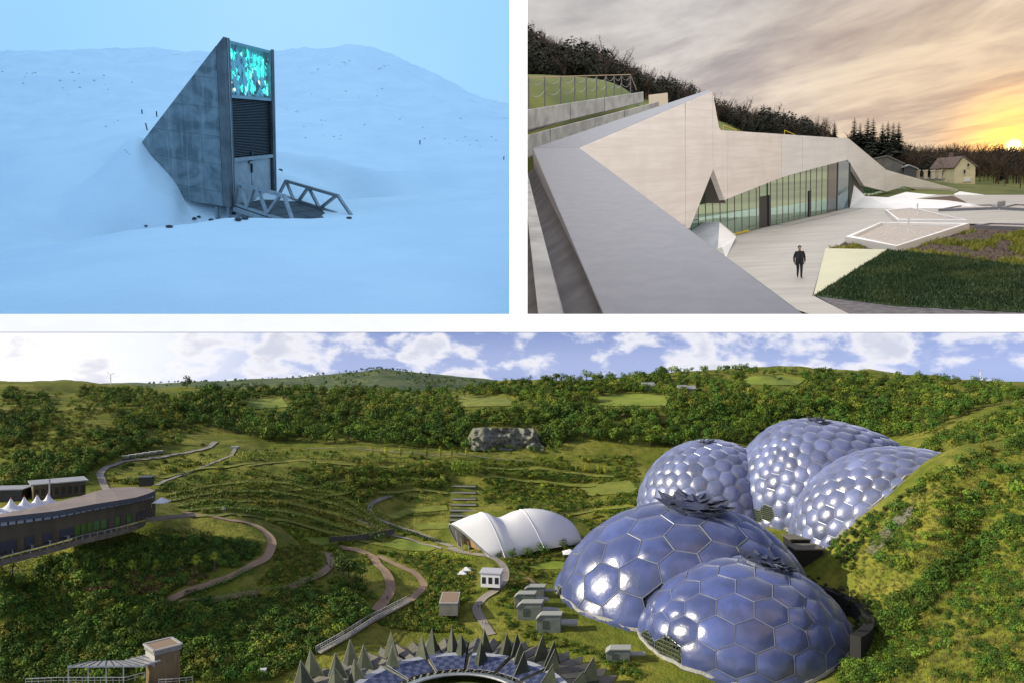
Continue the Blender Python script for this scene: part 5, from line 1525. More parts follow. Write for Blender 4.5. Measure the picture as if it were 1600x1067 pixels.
tag(mk_np(S, 'rock_face', np.array(pts_), grid_faces(nv_, nu), m_cliff, root=np.array(pts_).mean(0)), 'grey rock face at the foot of the wooded far slope', kind='structure')
mask_poly([(730, 668), (844, 668), (846, 703), (730, 703)])
drape('rock_slip', [(1352, 862), (1370, 838), (1405, 800), (1428, 790), (1424, 806), (1392, 842), (1364, 868)], mat('slope_rock', (.17, .16, .13), .95, (.10, .10, .07), .1, bump=.5, bscale=.3), 'grey rocky slip on the right-hand slope', .8, msk=False)

# --- foliage sources
def fol(name, c1, c2, rnd=.5):
    m = mat(name, c1, .75, c2, .35, rnd=rnd, spec=.2); return m
m_td = fol('leaf_dark', (.055, .105, .014), (.095, .15, .022)); m_tm = fol('leaf_mid', (.11, .16, .016), (.15, .19, .024)); m_to = fol('leaf_olive', (.20, .20, .028), (.26, .24, .042))
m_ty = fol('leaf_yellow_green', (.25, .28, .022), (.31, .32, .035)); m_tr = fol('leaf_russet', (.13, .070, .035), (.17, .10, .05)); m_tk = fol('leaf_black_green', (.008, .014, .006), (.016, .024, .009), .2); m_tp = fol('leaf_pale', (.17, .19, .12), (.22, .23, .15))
m_dry = fol('dry_grass', (.14, .15, .04), (.20, .185, .055), .3)
def crown_lobes(seed, h, rw, n=7):
    r = random.Random(seed); L = [(0, 0, h * .58, rw * .7, rw * .7, h * .34)]
    for i in range(n):
        an = 6.28 * i / n + r.uniform(-.3, .3); q = rw * r.uniform(.4, .75)
        s = rw * r.uniform(.32, .55); L.append((math.cos(an) * q, math.sin(an) * q, h * r.uniform(.35, .85), s, s, s * r.uniform(.7, 1.1)))
    return L
def trunk_of(h):
    tb = MB(); tb.tube([(0, 0, -.6), (0, 0, h * .25), (h * .02, 0, h * .55)], [h * .028, h * .022, h * .01], 5)
    for a in (0.5, 2.6, 4.6): tb.tube([(0, 0, h * .28), (math.cos(a) * h * .2, math.sin(a) * h * .2, h * .6)], [h * .012, h * .004], 4, False)
    return tb
def trees(mt, seed, n=3, h=10, rw=4.6, q=230, size=.62):
    return [leaf_cloud('tree', crown_lobes(seed + i, h, rw), q, size, mt, seed + i, trunk=trunk_of(h)) for i in range(n)]
def bushes(mt, seed, n=3, h=3, rw=2, q=210, size=.27):
    return [leaf_cloud('bush', [(a, b, max(c - h * .2, h * .18), d, e, f) for a, b, c, d, e, f in crown_lobes(seed + i, h, rw, 5)], q, size, mt, seed + i, surf=.7) for i in range(n)]
TD, TM, TO = trees(m_td, 1), trees(m_tm, 11), trees(m_to, 21)
BD, BM, BO, BY, BR, BK, BP = bushes(m_td, 31), bushes(m_tm, 41), bushes(m_to, 51), bushes(m_ty, 61), bushes(m_tr, 71), bushes(m_tk, 81), bushes(m_tp, 91)
def tuft(mt, seed):
    r = np.random.default_rng(seed); n = 46
    p = np.c_[r.normal(0, .8, (n, 2)), np.zeros(n)]
    V, Fc = blades(p, .5, 1.3, .10, .45, seed=seed)
    me = bpy.data.meshes.new('tuft'); me.from_pydata(V.tolist(), [], [tuple(int(i) for i in f) for f in Fc]); me.materials.append(mt); me.update(); return me
TU = [tuft(m_dry, i) for i in range(3)] + [tuft(m_to, 5 + i) for i in range(2)]

def zone(name, poly, count, smin, smax, meshes, label, cat, seed, noise_cut=0.0, nscale=.03, respect=True, clump=None):
    r = np.random.default_rng(seed)
    us = np.array([p[0] for p in poly]); vs = np.array([p[1] for p in poly])
    u = r.uniform(us.min(), us.max(), count * 4); v = r.uniform(vs.min(), vs.max(), count * 4)
    k = in_poly(u, v, poly)
    if respect: k &= ~masked(u, v)
    if noise_cut: k &= vnoise(u * nscale, v * nscale * 2.2, seed, 3) > noise_cut
    u, v = u[k][:count], v[k][:count]
    H = TC.hit(u, v); H = H[~np.isnan(H[:, 0])]
    H[:, 2] = TC.z(H[:, 0], H[:, 1]) - .15
    for fx, fy_, fr in FOOT:
        H = H[np.hypot(H[:, 0] - fx, H[:, 1] - fy_) > fr]
    if len(H) == 0: return None
    sc = r.uniform(smin, smax, len(H)) ** 1.0
    sc *= r.choice([1, 1, 1, .7, 1.25], len(H))
    return gn_scatter(S, name, H, sc, meshes, label, cat, seed)
# ------------------------------------------------------------------ the domes
def geo_sphere(n):
    """class-I geodesic sphere: vertices and triangles"""
    ph = (1 + 5 ** .5) / 2
    iv = np.array([(-1, ph, 0), (1, ph, 0), (-1, -ph, 0), (1, -ph, 0), (0, -1, ph), (0, 1, ph), (0, -1, -ph), (0, 1, -ph), (ph, 0, -1), (ph, 0, 1), (-ph, 0, -1), (-ph, 0, 1)], float)
    iv /= np.linalg.norm(iv[0])
    fc = [(0, 11, 5), (0, 5, 1), (0, 1, 7), (0, 7, 10), (0, 10, 11), (1, 5, 9), (5, 11, 4), (11, 10, 2), (10, 7, 6), (7, 1, 8), (3, 9, 4), (3, 4, 2), (3, 2, 6), (3, 6, 8), (3, 8, 9), (4, 9, 5), (2, 4, 11), (6, 2, 10), (8, 6, 7), (9, 8, 1)]
    V = []; key = {}; T = []
    def vid(p):
        k = tuple(np.round(p, 5))
        if k not in key: key[k] = len(V); V.append(p)
        return key[k]
    for a, b, c in fc:
        g = {}
        for i in range(n + 1):
            for j in range(n + 1 - i):
                p = iv[a] * (n - i - j) + iv[b] * i + iv[c] * j
                g[i, j] = vid(p / np.linalg.norm(p))
        for i in range(n):
            for j in range(n - i):
                T.append((g[i, j], g[i + 1, j], g[i, j + 1]))
                if i + j < n - 1: T.append((g[i + 1, j], g[i + 1, j + 1], g[i, j + 1]))
    return np.array(V), T
def pillow_mat(name, c, rough):
    m = bpy.data.materials.new(name); m.use_nodes = True; t = NT(m.node_tree)
    geo = t.n('ShaderNodeNewGeometry')
    oi = t.n('ShaderNodeObjectInfo')
    nz = t.noise(geo.outputs['Position'], .06, 4, .6)
    col = t.mix(t.maprange(nz, .35, .65), c, tuple(x * .6 for x in c))
    col = t.n('ShaderNodeHueSaturation', {'Value': t.maprange(oi.outputs['Random'], 0, 1, .75, 1.3, False), 'Color': col}).outputs[0]
    n2 = t.noise(geo.outputs['Position'], .5, 3, .5)
    bn = t.n('ShaderNodeBump', {'Distance': .8, 'Strength': .45, 'Height': t.noise(geo.outputs['Position'], .16, 4, .55)})
    b = t.n('ShaderNodeBsdfPrincipled', {'Base Color': col, 'Roughness': rough, 'Metallic': .0, 'IOR': 1.75, 'Specular IOR Level': .6, 'Coat Weight': .18, 'Coat Roughness': .12, 'Sheen Weight': .45, 'Sheen Roughness': .5, 'Sheen Tint': (.75, .80, 1.0, 1), 'Normal': bn})
    t.n('ShaderNodeOutputMaterial', {0: b}); return m
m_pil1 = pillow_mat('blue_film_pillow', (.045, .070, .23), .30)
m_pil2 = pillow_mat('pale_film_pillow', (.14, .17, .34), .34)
m_strut = mat('dome_strut', (.30, .32, .38), .4, metal=.5)
m_gril = mat('green_grille', (.09, .11, .08), .6, (.06, .075, .055), .5)
m_vent = mat('vent_flap', (.12, .135, .19), .4, (.07, .08, .115), .5, metal=.3)
DOMES = []
FOOT = []
# centre pixel, distance, half-widths to the left and right, depth and height radii (pixels at that distance)
DD = {1: (1160, 1004, 440, 168, 164, 150, 128), 2: (1068, 966, 505, 206, 200, 170, 181), 3: (1108, 802, 690, 112, 120, 100, 115), 4: (1264, 786, 665, 117, 190, 125, 131), 5: (1402, 846, 565, 162, 200, 120, 147)}
D = {}
for k, (u, v, Y, rl, rr_, ry, rz) in DD.items():
    q = Y / F
    D[k] = (P(S, u, v, Y), rl * q, rr_ * q, ry * q, rz * q)
def shape(k, n):
    """unit direction -> point of dome k"""
    c, rl, rr_, ry, rz = D[k]
    s = max(-1, min(1, n[0] * 1.5)); s = .5 + .5 * (1.5 * s - .5 * s ** 3)
    rx = rl * (1 - s) + rr_ * s
    return np.array([c.x + n[0] * rx, c.y + n[1] * ry, c.z + n[2] * rz])
def inside(k, p, f=.985):
    c, rl, rr_, ry, rz = D[k]
    d = np.array([(p[0] - c.x) / (rl if p[0] < c.x else rr_), (p[1] - c.y) / ry, (p[2] - c.z) / rz])
    return d @ d < f * f
for c, rl, rr_, ry, rz in D.values(): FOOT.append((c.x, c.y, (rl + rr_ + 2 * ry) / 4 * .97))
def make_dome(k, freq, label, mt, rot, others, bulge, grille=(), crown=None, zmin=0.0):
    c = D[k][0]; R = (D[k][1] + D[k][2] + D[k][4]) / 3
    SH = lambda n: shape(k, n)
    gb = gz(c.x, c.y)
    t_ = thing(S, 'dome', Vector((c.x, c.y, min(c.z, gb))), label, 'dome', 'hexagon panelled domes')
    V, T = geo_sphere(freq)
    Rm = np.array(Matrix.Rotation(rot[0], 3, 'Z') @ Matrix.Rotation(rot[1], 3, 'X') @ Matrix.Rotation(rot[2], 3, 'Y'))
    V = V @ Rm.T
    cen = np.array([V[list(t)].mean(0) for t in T]); cen /= np.linalg.norm(cen, axis=1)[:, None]
    inc = {}
    for ti, t in enumerate(T):
        for vi in t: inc.setdefault(vi, []).append(ti)
    eset = {}
    cv = np.array(c)
    view = -cv / np.linalg.norm(cv)
    npane = 0
    for vi, tl in inc.items():
        n = V[vi]
        if n[2] < zmin: continue
        if n @ view < -.30: continue
        p = SH(n)
        if any(inside(q, p, .86 if k < 3 else .93) for q in others): continue
        if p[2] < gz(p[0], p[1]) - 12: continue
        a = np.cross(n, [0.31, .2, .9]); a /= np.linalg.norm(a); b = np.cross(n, a)
        tl = sorted(tl, key=lambda ti: math.atan2(cen[ti] @ b, cen[ti] @ a))
        C = [cen[ti] for ti in tl]; m_ = len(C)
        for i in range(m_):
            e = tuple(sorted((tl[i], tl[(i + 1) % m_]))); eset[e] = 1
        u_, v_ = px_of(S, p)
        if any(abs(u_ - gu_) < gr and abs(v_ - gv_) < gr for gu_, gv_, gr in grille):
            mb = MB()
            mid = n / 1
            cs = [Vector(SH(q)) * .97 + Vector(p) * .03 for q in C]; cc = sum(cs, Vector()) / m_
            w = max((q - cc).length for q in cs)
            for s in np.linspace(-.85, .85, 8):
                hw = w * math.sqrt(max(0, 1 - s * s)) * .9
                A_ = Vector(a); B__ = Vector(b)
                mb.bar(cc + A_ * w * s * .9 - B__ * hw, cc + A_ * w * s * .9 + B__ * hw, .6, .6); mb.bar(cc + B__ * w * s * .9 - A_ * hw, cc + B__ * w * s * .9 + A_ * hw, .6, .6)
            mb.build(S, 'vent_grille', m_gril, t_); continue
        # inflated film pillow: three rings from the frame to the crown of the cushion
        vs = []
        CW = [SH(q) for q in C]; pc_ = np.mean(CW, 0); on_ = p - cv; on_ = on_ / np.linalg.norm(on_)
        for f, lift in ((.965, 0.0), (.72, .60), (.38, .92)):
            for i in range(m_):
                for h in (0, .5):
                    q = CW[i] * (1 - h) + CW[(i + 1) % m_] * h
                    vs.append(Vector(pc_ + (q - pc_) * f + on_ * bulge * lift * R))
        L = 2 * m_
        vs.append(Vector(pc_ + on_ * bulge * R))
        fs = []
        for r_i in range(2):
            for i in range(L):
                fs.append((r_i * L + i, r_i * L + (i + 1) % L, (r_i + 1) * L + (i + 1) % L, (r_i + 1) * L + i))
        for i in range(L): fs.append((2 * L + i, 2 * L + (i + 1) % L, 3 * L))
        mk(S, 'pane', vs, fs, mt, t_, True); npane += 1
    mb = MB()
    for (i, j) in eset:
        a = Vector(SH(cen[i])); b = Vector(SH(cen[j]))
        mb.bar(a, b, R * .0050, R * .009, up=(a - c))
    fr = mb.build(S, 'strut_frame', m_strut, t_)
    # vents on the crown: a ring of tilted triangular flaps
    if crown:
        cu, cvv, wpx, nf, hgt = crown
        best = None                                   # the point of the shell seen at that pixel, nearest the crown
        for th in np.linspace(0, 1.2, 40):
            for ph in np.linspace(0, 6.28, 60):
                n_ = np.array([math.sin(th) * math.cos(ph), math.sin(th) * math.sin(ph), math.cos(th)]); q_ = SH(n_); pu, pv = px_of(S, q_)
                e_ = (pu - cu) ** 2 + (pv - cvv) ** 2 + th * 4 + (900 if n_[1] > 0.02 else 0)
                if best is None or e_ < best[0]: best = (e_, q_, n_)
        tp = Vector(best[1]); nn = (tp - c).normalized()
        ax = nn.cross(Vector((0, 1, 0))).normalized(); ay = nn.cross(ax).normalized()
        wr = wpx * tp.y / F / 2
        rr = random.Random(k)
        vc = MB(); vc.tube([tp - nn * 1.5, tp + nn * .8], wr * .8, 16); vo = vc.build(S, 'vent_ring', m_vent, t_)
        for i in range(nf):
            an = 6.283 * i / nf; inner = .45 if i % 2 else .78
            cc = tp + (ax * math.cos(an) + ay * math.sin(an)) * wr * inner
            rad = (ax * math.cos(an) + ay * math.sin(an)); tg = nn.cross(rad)
            hh = hgt * rr.uniform(.7, 1.2)
            mb = MB(); q = [cc + tg * wr * .30 + nn * .4, cc - tg * wr * .30 + nn * .4, cc + rad * wr * .34 + nn * hh]
            mb.prism(q, nn * .25 + rad * .1); mb.prism([q[0], cc - rad * wr * .2 + nn * hh * .6, q[2]], tg * .2)
            mb.build(S, 'vent_flap', m_vent, vo)
    # base ring beam where the shell meets the ground
    mb = MB(); nseg = 72; ring_ = []
    for i in range(nseg + 1):
        a0 = 6.283 * i / nseg; q = None
        for el in np.linspace(-.9, .9, 60):
            q = SH(np.array([math.cos(a0) * math.cos(el), math.sin(a0) * math.cos(el), math.sin(el)]))
            if q[2] > gz(q[0], q[1]): break
        ring_.append(Vector(q) + Z * .5)
    for pa, pb in zip(ring_[:-1], ring_[1:]):
        if any(inside(q, np.array(pa), 1.0) for q in others): continue
        mb.bar(pa, pb, 1.2, 2.0)
    mb.build(S, 'base_beam', m_step, t_)
make_dome(1, 4, 'front dome of large blue hexagon panels with a spiky vent crown', m_pil1, (.25, .35, .1), (2,), .028, ((1022, 1014, 26), (1045, 1040, 14)), (1196, 880, 94, 16, 3.6), -.25)
make_dome(2, 4, 'biggest blue dome, left of and behind the front dome', m_pil1, (.9, .15, .3), (1,), .026, ((876, 948, 16), (893, 968, 14)), (1085, 790, 116, 18, 3.8), -.25)
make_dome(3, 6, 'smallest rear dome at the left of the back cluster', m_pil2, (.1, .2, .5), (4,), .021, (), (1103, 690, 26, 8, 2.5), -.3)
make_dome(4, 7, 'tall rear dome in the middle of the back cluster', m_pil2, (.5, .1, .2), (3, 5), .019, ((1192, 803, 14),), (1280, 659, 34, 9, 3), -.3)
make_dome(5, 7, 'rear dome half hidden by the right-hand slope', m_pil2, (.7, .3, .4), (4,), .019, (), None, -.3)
# ------------------------------------------------------------------ tent
m_mem = mat('white_membrane', (.80, .80, .80), .55, (.74, .74, .76), .05)
tent = thing(S, 'event_tent', P(S, 800, 860, 560), 'big white double-humped membrane tent with an open mouth', 'tent')
secs = [((719, 854.5, 571), (705, 818.5, 562), (766, 871, 546)), ((734, 845, 586), (754, 800.5, 563), (789, 871, 548)), ((770, 842, 600), (779, 808.5, 566), (812, 867, 552)),
        ((800, 836, 612), (806, 798, 572), (842, 860, 556)), ((825, 834, 616), (834, 794, 577), (868, 855, 560)), ((858, 832, 616), (866, 800, 582), (890, 852, 566)), ((885, 832, 608), (894, 816, 586), (903, 848, 574)), ((906, 842, 592), (909, 843, 588), (910, 846, 584))]
SP = [[P(S, *q) for q in s] for s in secs]
def crv(C, s):
    i = min(int(s), len(C) - 2); f = s - i
    p0, p1, p2, p3 = C[max(i - 1, 0)], C[i], C[i + 1], C[min(i + 2, len(C) - 1)]
    return .5 * (2 * p1 + (p2 - p0) * f + (2 * p0 - 5 * p1 + 4 * p2 - p3) * f * f + (3 * p1 - p0 - 3 * p2 + p3) * f ** 3)
rows = []
NS, NTt = 43, 17
for q in range(NS):
    s = (len(SP) - 1) * q / (NS - 1)
    b0, ap, b1 = (crv([x[j] for x in SP], s) for j in range(3))
    ctrl = ap * 2 - (b0 + b1) * .5
    for j in range(NTt):
        tt = j / (NTt - 1); p = b0 * (1 - tt) ** 2 + ctrl * 2 * tt * (1 - tt) + b1 * tt * tt
        rows.append(p)
o = mk(S, 'canopy', rows, [tuple(int(i) for i in f) for f in grid_faces(NS, NTt)], m_mem, tent, True)
o.modifiers.new('th', 'SOLIDIFY').thickness = .35
mb = MB(); edge = rows[:NTt]
mb.tube(edge, .7, 8); mb.build(S, 'mouth_edge', mat('tent_beam', (.25, .26, .24), .5), tent, True)
ins = [crv([x[j] for x in SP], .55) for j in range(3)]
mk(S, 'stage_wall', [ins[0], ins[0].lerp(ins[1], .55), ins[1] - Z * 4, ins[2].lerp(ins[1], .45), ins[2]], [(0, 1, 2, 3, 4)], mat('stage_tan', (.42, .26, .13), .8, (.34, .2, .1), .3), tent)
for (u, v) in ((716, 842), (724, 854), (735, 860), (748, 866)):
    a = P(S, u, v + 6, 560); mb = MB(); mb.tube([a - Z * 3, P(S, u - 4, v - 14, 560)], .35, 6); mb.build(S, 'mouth_post', m_step, tent)
for q in (6, 20):
    mb = MB(); mb.tube([p + Z * .2 for p in rows[q * NTt:(q + 1) * NTt]], .28, 6); mb.build(S, 'seam_rib', m_mem, tent, True)

# ------------------------------------------------------------------ visitor building
m_roof = mat('brown_roof', (.20, .165, .15), .7, (.25, .20, .175), .05, bump=.1, bscale=.5)
m_fas = mat('dark_fascia', (.05, .06, .07), .5); m_twall = mat('timber_wall', (.105, .085, .045), .8, (.07, .058, .032), .15, stretch=(1, 1, .2))
vb = thing(S, 'visitor_building', P(S, 100, 850, 410), 'long curved visitor building with a brown boat-shaped roof', 'building')
front = [(-70, 815, 380), (-30, 811, 388), (0, 807.5, 395), (40, 803, 403), (85, 798, 412), (120, 792, 420), (149, 786.5, 428), (185, 781, 437), (212, 776.5, 446), (232, 770.5, 455), (243, 765.5, 463)]
back = [(-70, 809, 398), (-30, 806, 404), (0, 802, 410), (34, 796, 420), (64, 789, 430), (98, 781, 440), (127, 774, 450), (150, 766.5, 460), (175, 761.5, 468), (205, 760, 472), (232, 762, 470)]
Ff = [P(S, *q) for q in front]; Bk = [P(S, *q) for q in back]
V = Ff + Bk + [p - Z * 2.6 for p in Ff] + [p - Z * 2.6 for p in Bk]; n = len(Ff)
fs = []
for i in range(n - 1):
    fs += [(i, i + 1, n + i + 1, n + i), (2 * n + i + 1, 2 * n + i, 3 * n + i, 3 * n + i + 1), (i + 1, i, 2 * n + i, 2 * n + i + 1), (n + i, n + i + 1, 3 * n + i + 1, 3 * n + i)]
fs += [(n - 1, 2 * n - 1, 4 * n - 1, 3 * n - 1)]
mk(S, 'roof', V, fs, m_roof, vb)
for i in range(n - 1):
    mb = MB(); d = Vector((0.0, -.35, 0)); a, b = Ff[i] + d, Ff[i + 1] + d
    mb.prism([a - Z * .1, b - Z * .1, b - Z * 3.0, a - Z * 3.0], Vector((0, .3, 0))); mb.build(S, 'fascia_panel', m_fas, vb)
inset = [Ff[i].lerp(Bk[i], .16) for i in range(n)]
flo = [-107.5, -107.2, -106.5, -105, -103.3, -101.8, -100.5, -99.8, -99, -98.2, -97.8]
for i in range(n - 1):
    a, b = inset[i], inset[i + 1]
    A_ = [Vector((a.x, a.y, flo[i])), Vector((b.x, b.y, flo[i + 1])), Vector((b.x, b.y, b.z - 2.5)), Vector((a.x, a.y, a.z - 2.5))]
    wl = MB(); wl.prism(A_, Vector((-.5, 2.5, 0))); wo = wl.build(S, 'wall', m_twall, vb)
    fr = Vector((.15, -.5, 0))
    mid1 = lambda p, q, s: p * (1 - s) + q * s
    # clerestory and ground-floor windows
    for k in range(3):
        s0, s1 = k / 3 + .04, (k + 1) / 3 - .04
        lo0, lo1 = mid1(A_[0], A_[1], s0), mid1(A_[0], A_[1], s1); hi0, hi1 = mid1(A_[3], A_[2], s0), mid1(A_[3], A_[2], s1)
        g = MB(); g.prism([mid1(lo0, hi0, .86) + fr, mid1(lo1, hi1, .86) + fr, mid1(lo1, hi1, .96) + fr, mid1(lo0, hi0, .96) + fr], -fr * .3); g.build(S, 'clerestory_window', mat('pale_glass', (.34, .38, .42), .15), vb)
        mt_ = m_win if i not in (5, 6, 7) else mat('green_glass', (.05, .13, .02), .15)
        g = MB(); g.prism([mid1(lo0, hi0, .06) + fr, mid1(lo1, hi1, .06) + fr, mid1(lo1, hi1, .42) + fr, mid1(lo0, hi0, .42) + fr], -fr * .3); g.build(S, 'window', mt_ if (i + k) % 4 else m_twall, vb)
# terrace deck along the front
dk_ = [Vector((p.x + 1.5, p.y - 13, f - .8)) for p, f in zip(inset, flo)]
for i in range(n - 2):
    a, b = inset[i], inset[i + 1]
    mb = MB(); mb.hexa([Vector((dk_[i].x, dk_[i].y, dk_[i].z - 3)), Vector((dk_[i + 1].x, dk_[i + 1].y, dk_[i + 1].z - 3)), Vector((b.x, b.y, flo[i + 1] - 3.8)), Vector((a.x, a.y, flo[i] - 3.8)),
                        dk_[i], dk_[i + 1], Vector((b.x, b.y, flo[i + 1] - .8)), Vector((a.x, a.y, flo[i] - .8))]); mb.build(S, 'terrace_slab', mat('terrace_timber', (.15, .125, .08), .8, (.10, .085, .055), .3), vb)
rl = MB()
for i in range(n - 2):
    a, b = dk_[i], dk_[i + 1]; rl.bar(a + Z * 2.2, b + Z * 2.2, .25)
    for s in (0, .33, .66): q = a.lerp(b, s); rl.bar(q, q + Z * 2.2, .22)
rl.build(S, 'terrace_railing', m_step, vb)
mask_poly([(-5, 790), (130, 760), (245, 755), (250, 800), (230, 825), (120, 850), (0, 885)])
for i, (u, v, w) in enumerate(((14, 858, 10), (44, 850, 9), (72, 843, 8), (100, 836, 8))):
    p = P(S, u, v, 402 + i * 6); mb = MB(); mb.box((p.x - 3, p.y - 1.2, p.z - .2), (p.x + 3, p.y + 1.2, p.z))
    for sx in (-2.6, 2.6): mb.box((p.x + sx - .2, p.y - 1, p.z - 2.5), (p.x + sx + .2, p.y + 1, p.z))
    tag(mb.build(S, 'terrace_table', m_step, None), ['timber table at the far left of the building terrace', 'second timber table along the building terrace', 'third timber table along the building terrace', 'timber table at the right end of the building terrace'][i], 'table', 'tables on the building terrace')
# peaked canopy behind the roof
ptent = thing(S, 'peaked_canopy', P(S, 50, 790, 430), 'white canopy with four pointed peaks behind the brown roof', 'canopy')
pk = [(-22, 783, 414), (17, 778.5, 426), (38, 776, 432), (58, 773, 437), (75.5, 770.5, 442)]
for i, (u, v, y) in enumerate(pk):
    ap = P(S, u, v, y); k_ = y / F; r = 14 * k_ if i else 22 * k_
    ring = []; m_ = 16
    mb = MB(); rowsq = []
    for j, (rr_, zz_) in enumerate(((.06, 0), (.25, .42), (.55, .72), (1.0, .95), (1.45, 1.05))):
        for q in range(m_):
            an = 6.283 * q / m_; rowsq.append(ap + Vector((math.cos(an) * r * rr_ * 1.05, math.sin(an) * r * rr_ * 1.3, -zz_ * 17 * k_)))
    f_ = []
    for j in range(4):
        for q in range(m_): f_.append((j * m_ + q, j * m_ + (q + 1) % m_, (j + 1) * m_ + (q + 1) % m_, (j + 1) * m_ + q))
    f_.append(tuple(range(m_)))
    mk(S, 'canopy_peak', rowsq, f_, m_mem, ptent, True)
    mb = MB(); mb.tube([ap - Z * 12, ap + Z * .8], .25, 6); mb.build(S, 'mast', mat('red_mast', (.45, .03, .05), .5), ptent)
mb = MB(); a = P(S, 77.5, 772, 445); mb.tube([a, P(S, 77.5, 748, 445)], .45, 8); tag(mb.build(S, 'flue', m_step, None, True), 'pale upright flue pipe behind the canopy peaks', 'flue')
# rear building, hut, shelter
def block(name, label, cat, pts, h, wallm, roofm, over=.6, group=None, win=0):
    """flat-roofed block from four roof corners (points), height h"""
    Vt = [Vector(p) for p in pts]; c = sum(Vt, Vector()) / 4
    b = thing(S, name, Vector((c.x, c.y, c.z - h)), label, cat, group)
    mb = MB(); mb.hexa([p - Z * h for p in Vt] + [p - Z * .3 for p in Vt]); mb.build(S, 'wall', wallm, b)
    Rf = [c + (p - c) * (1 + over / max(1, (p - c).length)) for p in Vt]
    mb = MB(); mb.hexa([p - Z * .35 for p in Rf] + [p + Z * .4 for p in Rf]); mb.build(S, 'roof', roofm, b)
    for i in range(win):
        s0, s1 = (i + .2) / win, (i + .8) / win; a, q = Vt[0], Vt[1]; d = (q - a).cross(Z).normalized() * .12
        p0, p1 = a.lerp(q, s0), a.lerp(q, s1)
        g = MB(); g.prism([p0 - Z * h * .75 + d, p1 - Z * h * .75 + d, p1 - Z * h * .3 + d, p0 - Z * h * .3 + d], -d * .8); g.build(S, 'window', m_win, b)
    return b
m_zinc = mat('zinc_roof', (.34, .35, .36), .5, (.28, .29, .30), .3)
def quad(u0, v0, y0, u1, v1, y1, dep):
    a, b = P(S, u0, v0, y0), P(S, u1, v1, y1); d = (b - a).cross(Z).normalized()
    if d.y < 0: d = -d
    b.z = a.z
    return [a, b, b + d * dep, a + d * dep]
block('rear_building', 'low brown building with a pale flat roof behind the canopy', 'building', quad(52, 757, 500, 134, 750, 520, 22), 11, m_twall, m_zinc, 2, win=8)
block('rear_building', 'dark low building at the far left edge behind the canopy', 'building', quad(-40, 766, 500, 34, 760, 505, 18), 10, mat('dark_wall', (.05, .05, .045), .8), m_zinc, 1)
block('hut', 'small dark hut beside the narrow pale path', 'hut', quad(217, 746, 560, 236, 746, 562, 9), 7, mat('dark_wall', (.05, .05, .045), .8), m_fas, .8)
block('hut', 'tiny grey-roofed hut at the bend of the far path', 'hut', quad(361, 698, 735, 371, 698, 735, 6), 5, m_step, m_zinc, .8)
# small white marquee and deck at the building's tip
def marquee(name, label, u, v, Y, w, h, cat='marquee', group=None):
    Y = Y if u < 260 else hitC(u, v).y
    c = P(S, u, v, Y); k_ = Y / F; b = thing(S, name, c, label, cat, group)
    W_ = w * k_ / 2; H_ = h * k_
    ap = c + Z * H_; rim = [c + Vector((sx * W_, sy * W_, H_ * .45)) for sx, sy in ((-1, -1), (1, -1), (1, 1), (-1, 1))]
    mb = MB(); mb.add(rim + [ap], [(0, 1, 4), (1, 2, 4), (2, 3, 4), (3, 0, 4)]); cn = mb.build(S, 'canopy', m_mem, b); cn.modifiers.new('t', 'SOLIDIFY').thickness = .15
    for p in rim: q = MB(); q.tube([Vector((p.x, p.y, c.z - .5)), p], .12, 6); q.build(S, 'leg', m_step, b)
    return b
marquee('marquee', 'white marquee at the right tip of the visitor building', 252, 790, 462, 20, 14)
marquee('marquee', 'pale parasol tent left of the kiosk, nearer one', 722, 899, 520, 15, 9, 'marquee')
marquee('marquee', 'pale parasol tent left of the kiosk, farther one', 729, 893, 530, 15, 8, 'marquee')
marquee('marquee', 'small white marquee between the tent and the big dome', 890, 868, 575, 22, 11, 'marquee')
marquee('marquee', 'tiny white parasol near the terrace steps left', 349, 797, 510, 9, 6, 'marquee')
mb = MB(); q = quad(228, 812, 440, 306, 806, 455, 9); mb.hexa([p - Z * 1.4 for p in q] + q); tag(mb.build(S, 'viewing_deck', mat('terrace_timber', (.24, .20, .13), .8), None), 'cantilevered timber deck right of the visitor building', 'deck')
# land train on the road
for i in range(6):
    u = 196 + i * 10.6; v = 718 - i * 1.6
    h_ = hitC(u, v)
    if h_ is None: continue
    w_ = thing(S, 'land_train_car', h_, ['white land train car at the front left of the train', 'second white land train car from the left', 'third white land train car from the left', 'fourth white land train car from the left', 'fifth white land train car from the left', 'last white land train car at the right end'][i], 'train car', 'land train on the road')
    d = Vector((1, .25, 0)).normalized(); sd = Vector((-d.y, d.x, 0)); L_ = 2.8
    mb = MB(); mb.obox(h_ + Z * 1.6, d * L_, sd * 1.1, Z * .7); mb.build(S, 'body', mat('train_green', (.12, .14, .10), .5), w_)
    mb = MB(); mb.obox(h_ + Z * 3.9, d * (L_ + .3), sd * 1.3, Z * .18); mb.build(S, 'roof', m_mem, w_)
    for sx in (-1, 1):
        for sy in (-1, 1):
            mb = MB(); mb.bar(h_ + d * sx * 2.4 + sd * sy + Z * 2.2, h_ + d * sx * 2.4 + sd * sy + Z * 3.8, .15); mb.build(S, 'post', m_step, w_)
            mb = MB(); mb.tube([h_ + d * sx * 1.8 + sd * sy * 1.0 + Z * .5, h_ + d * sx * 1.8 + sd * sy * 1.25 + Z * .5], .55, 10); mb.build(S, 'wheel', m_dark, w_)
h_ = hitC(317, 695)
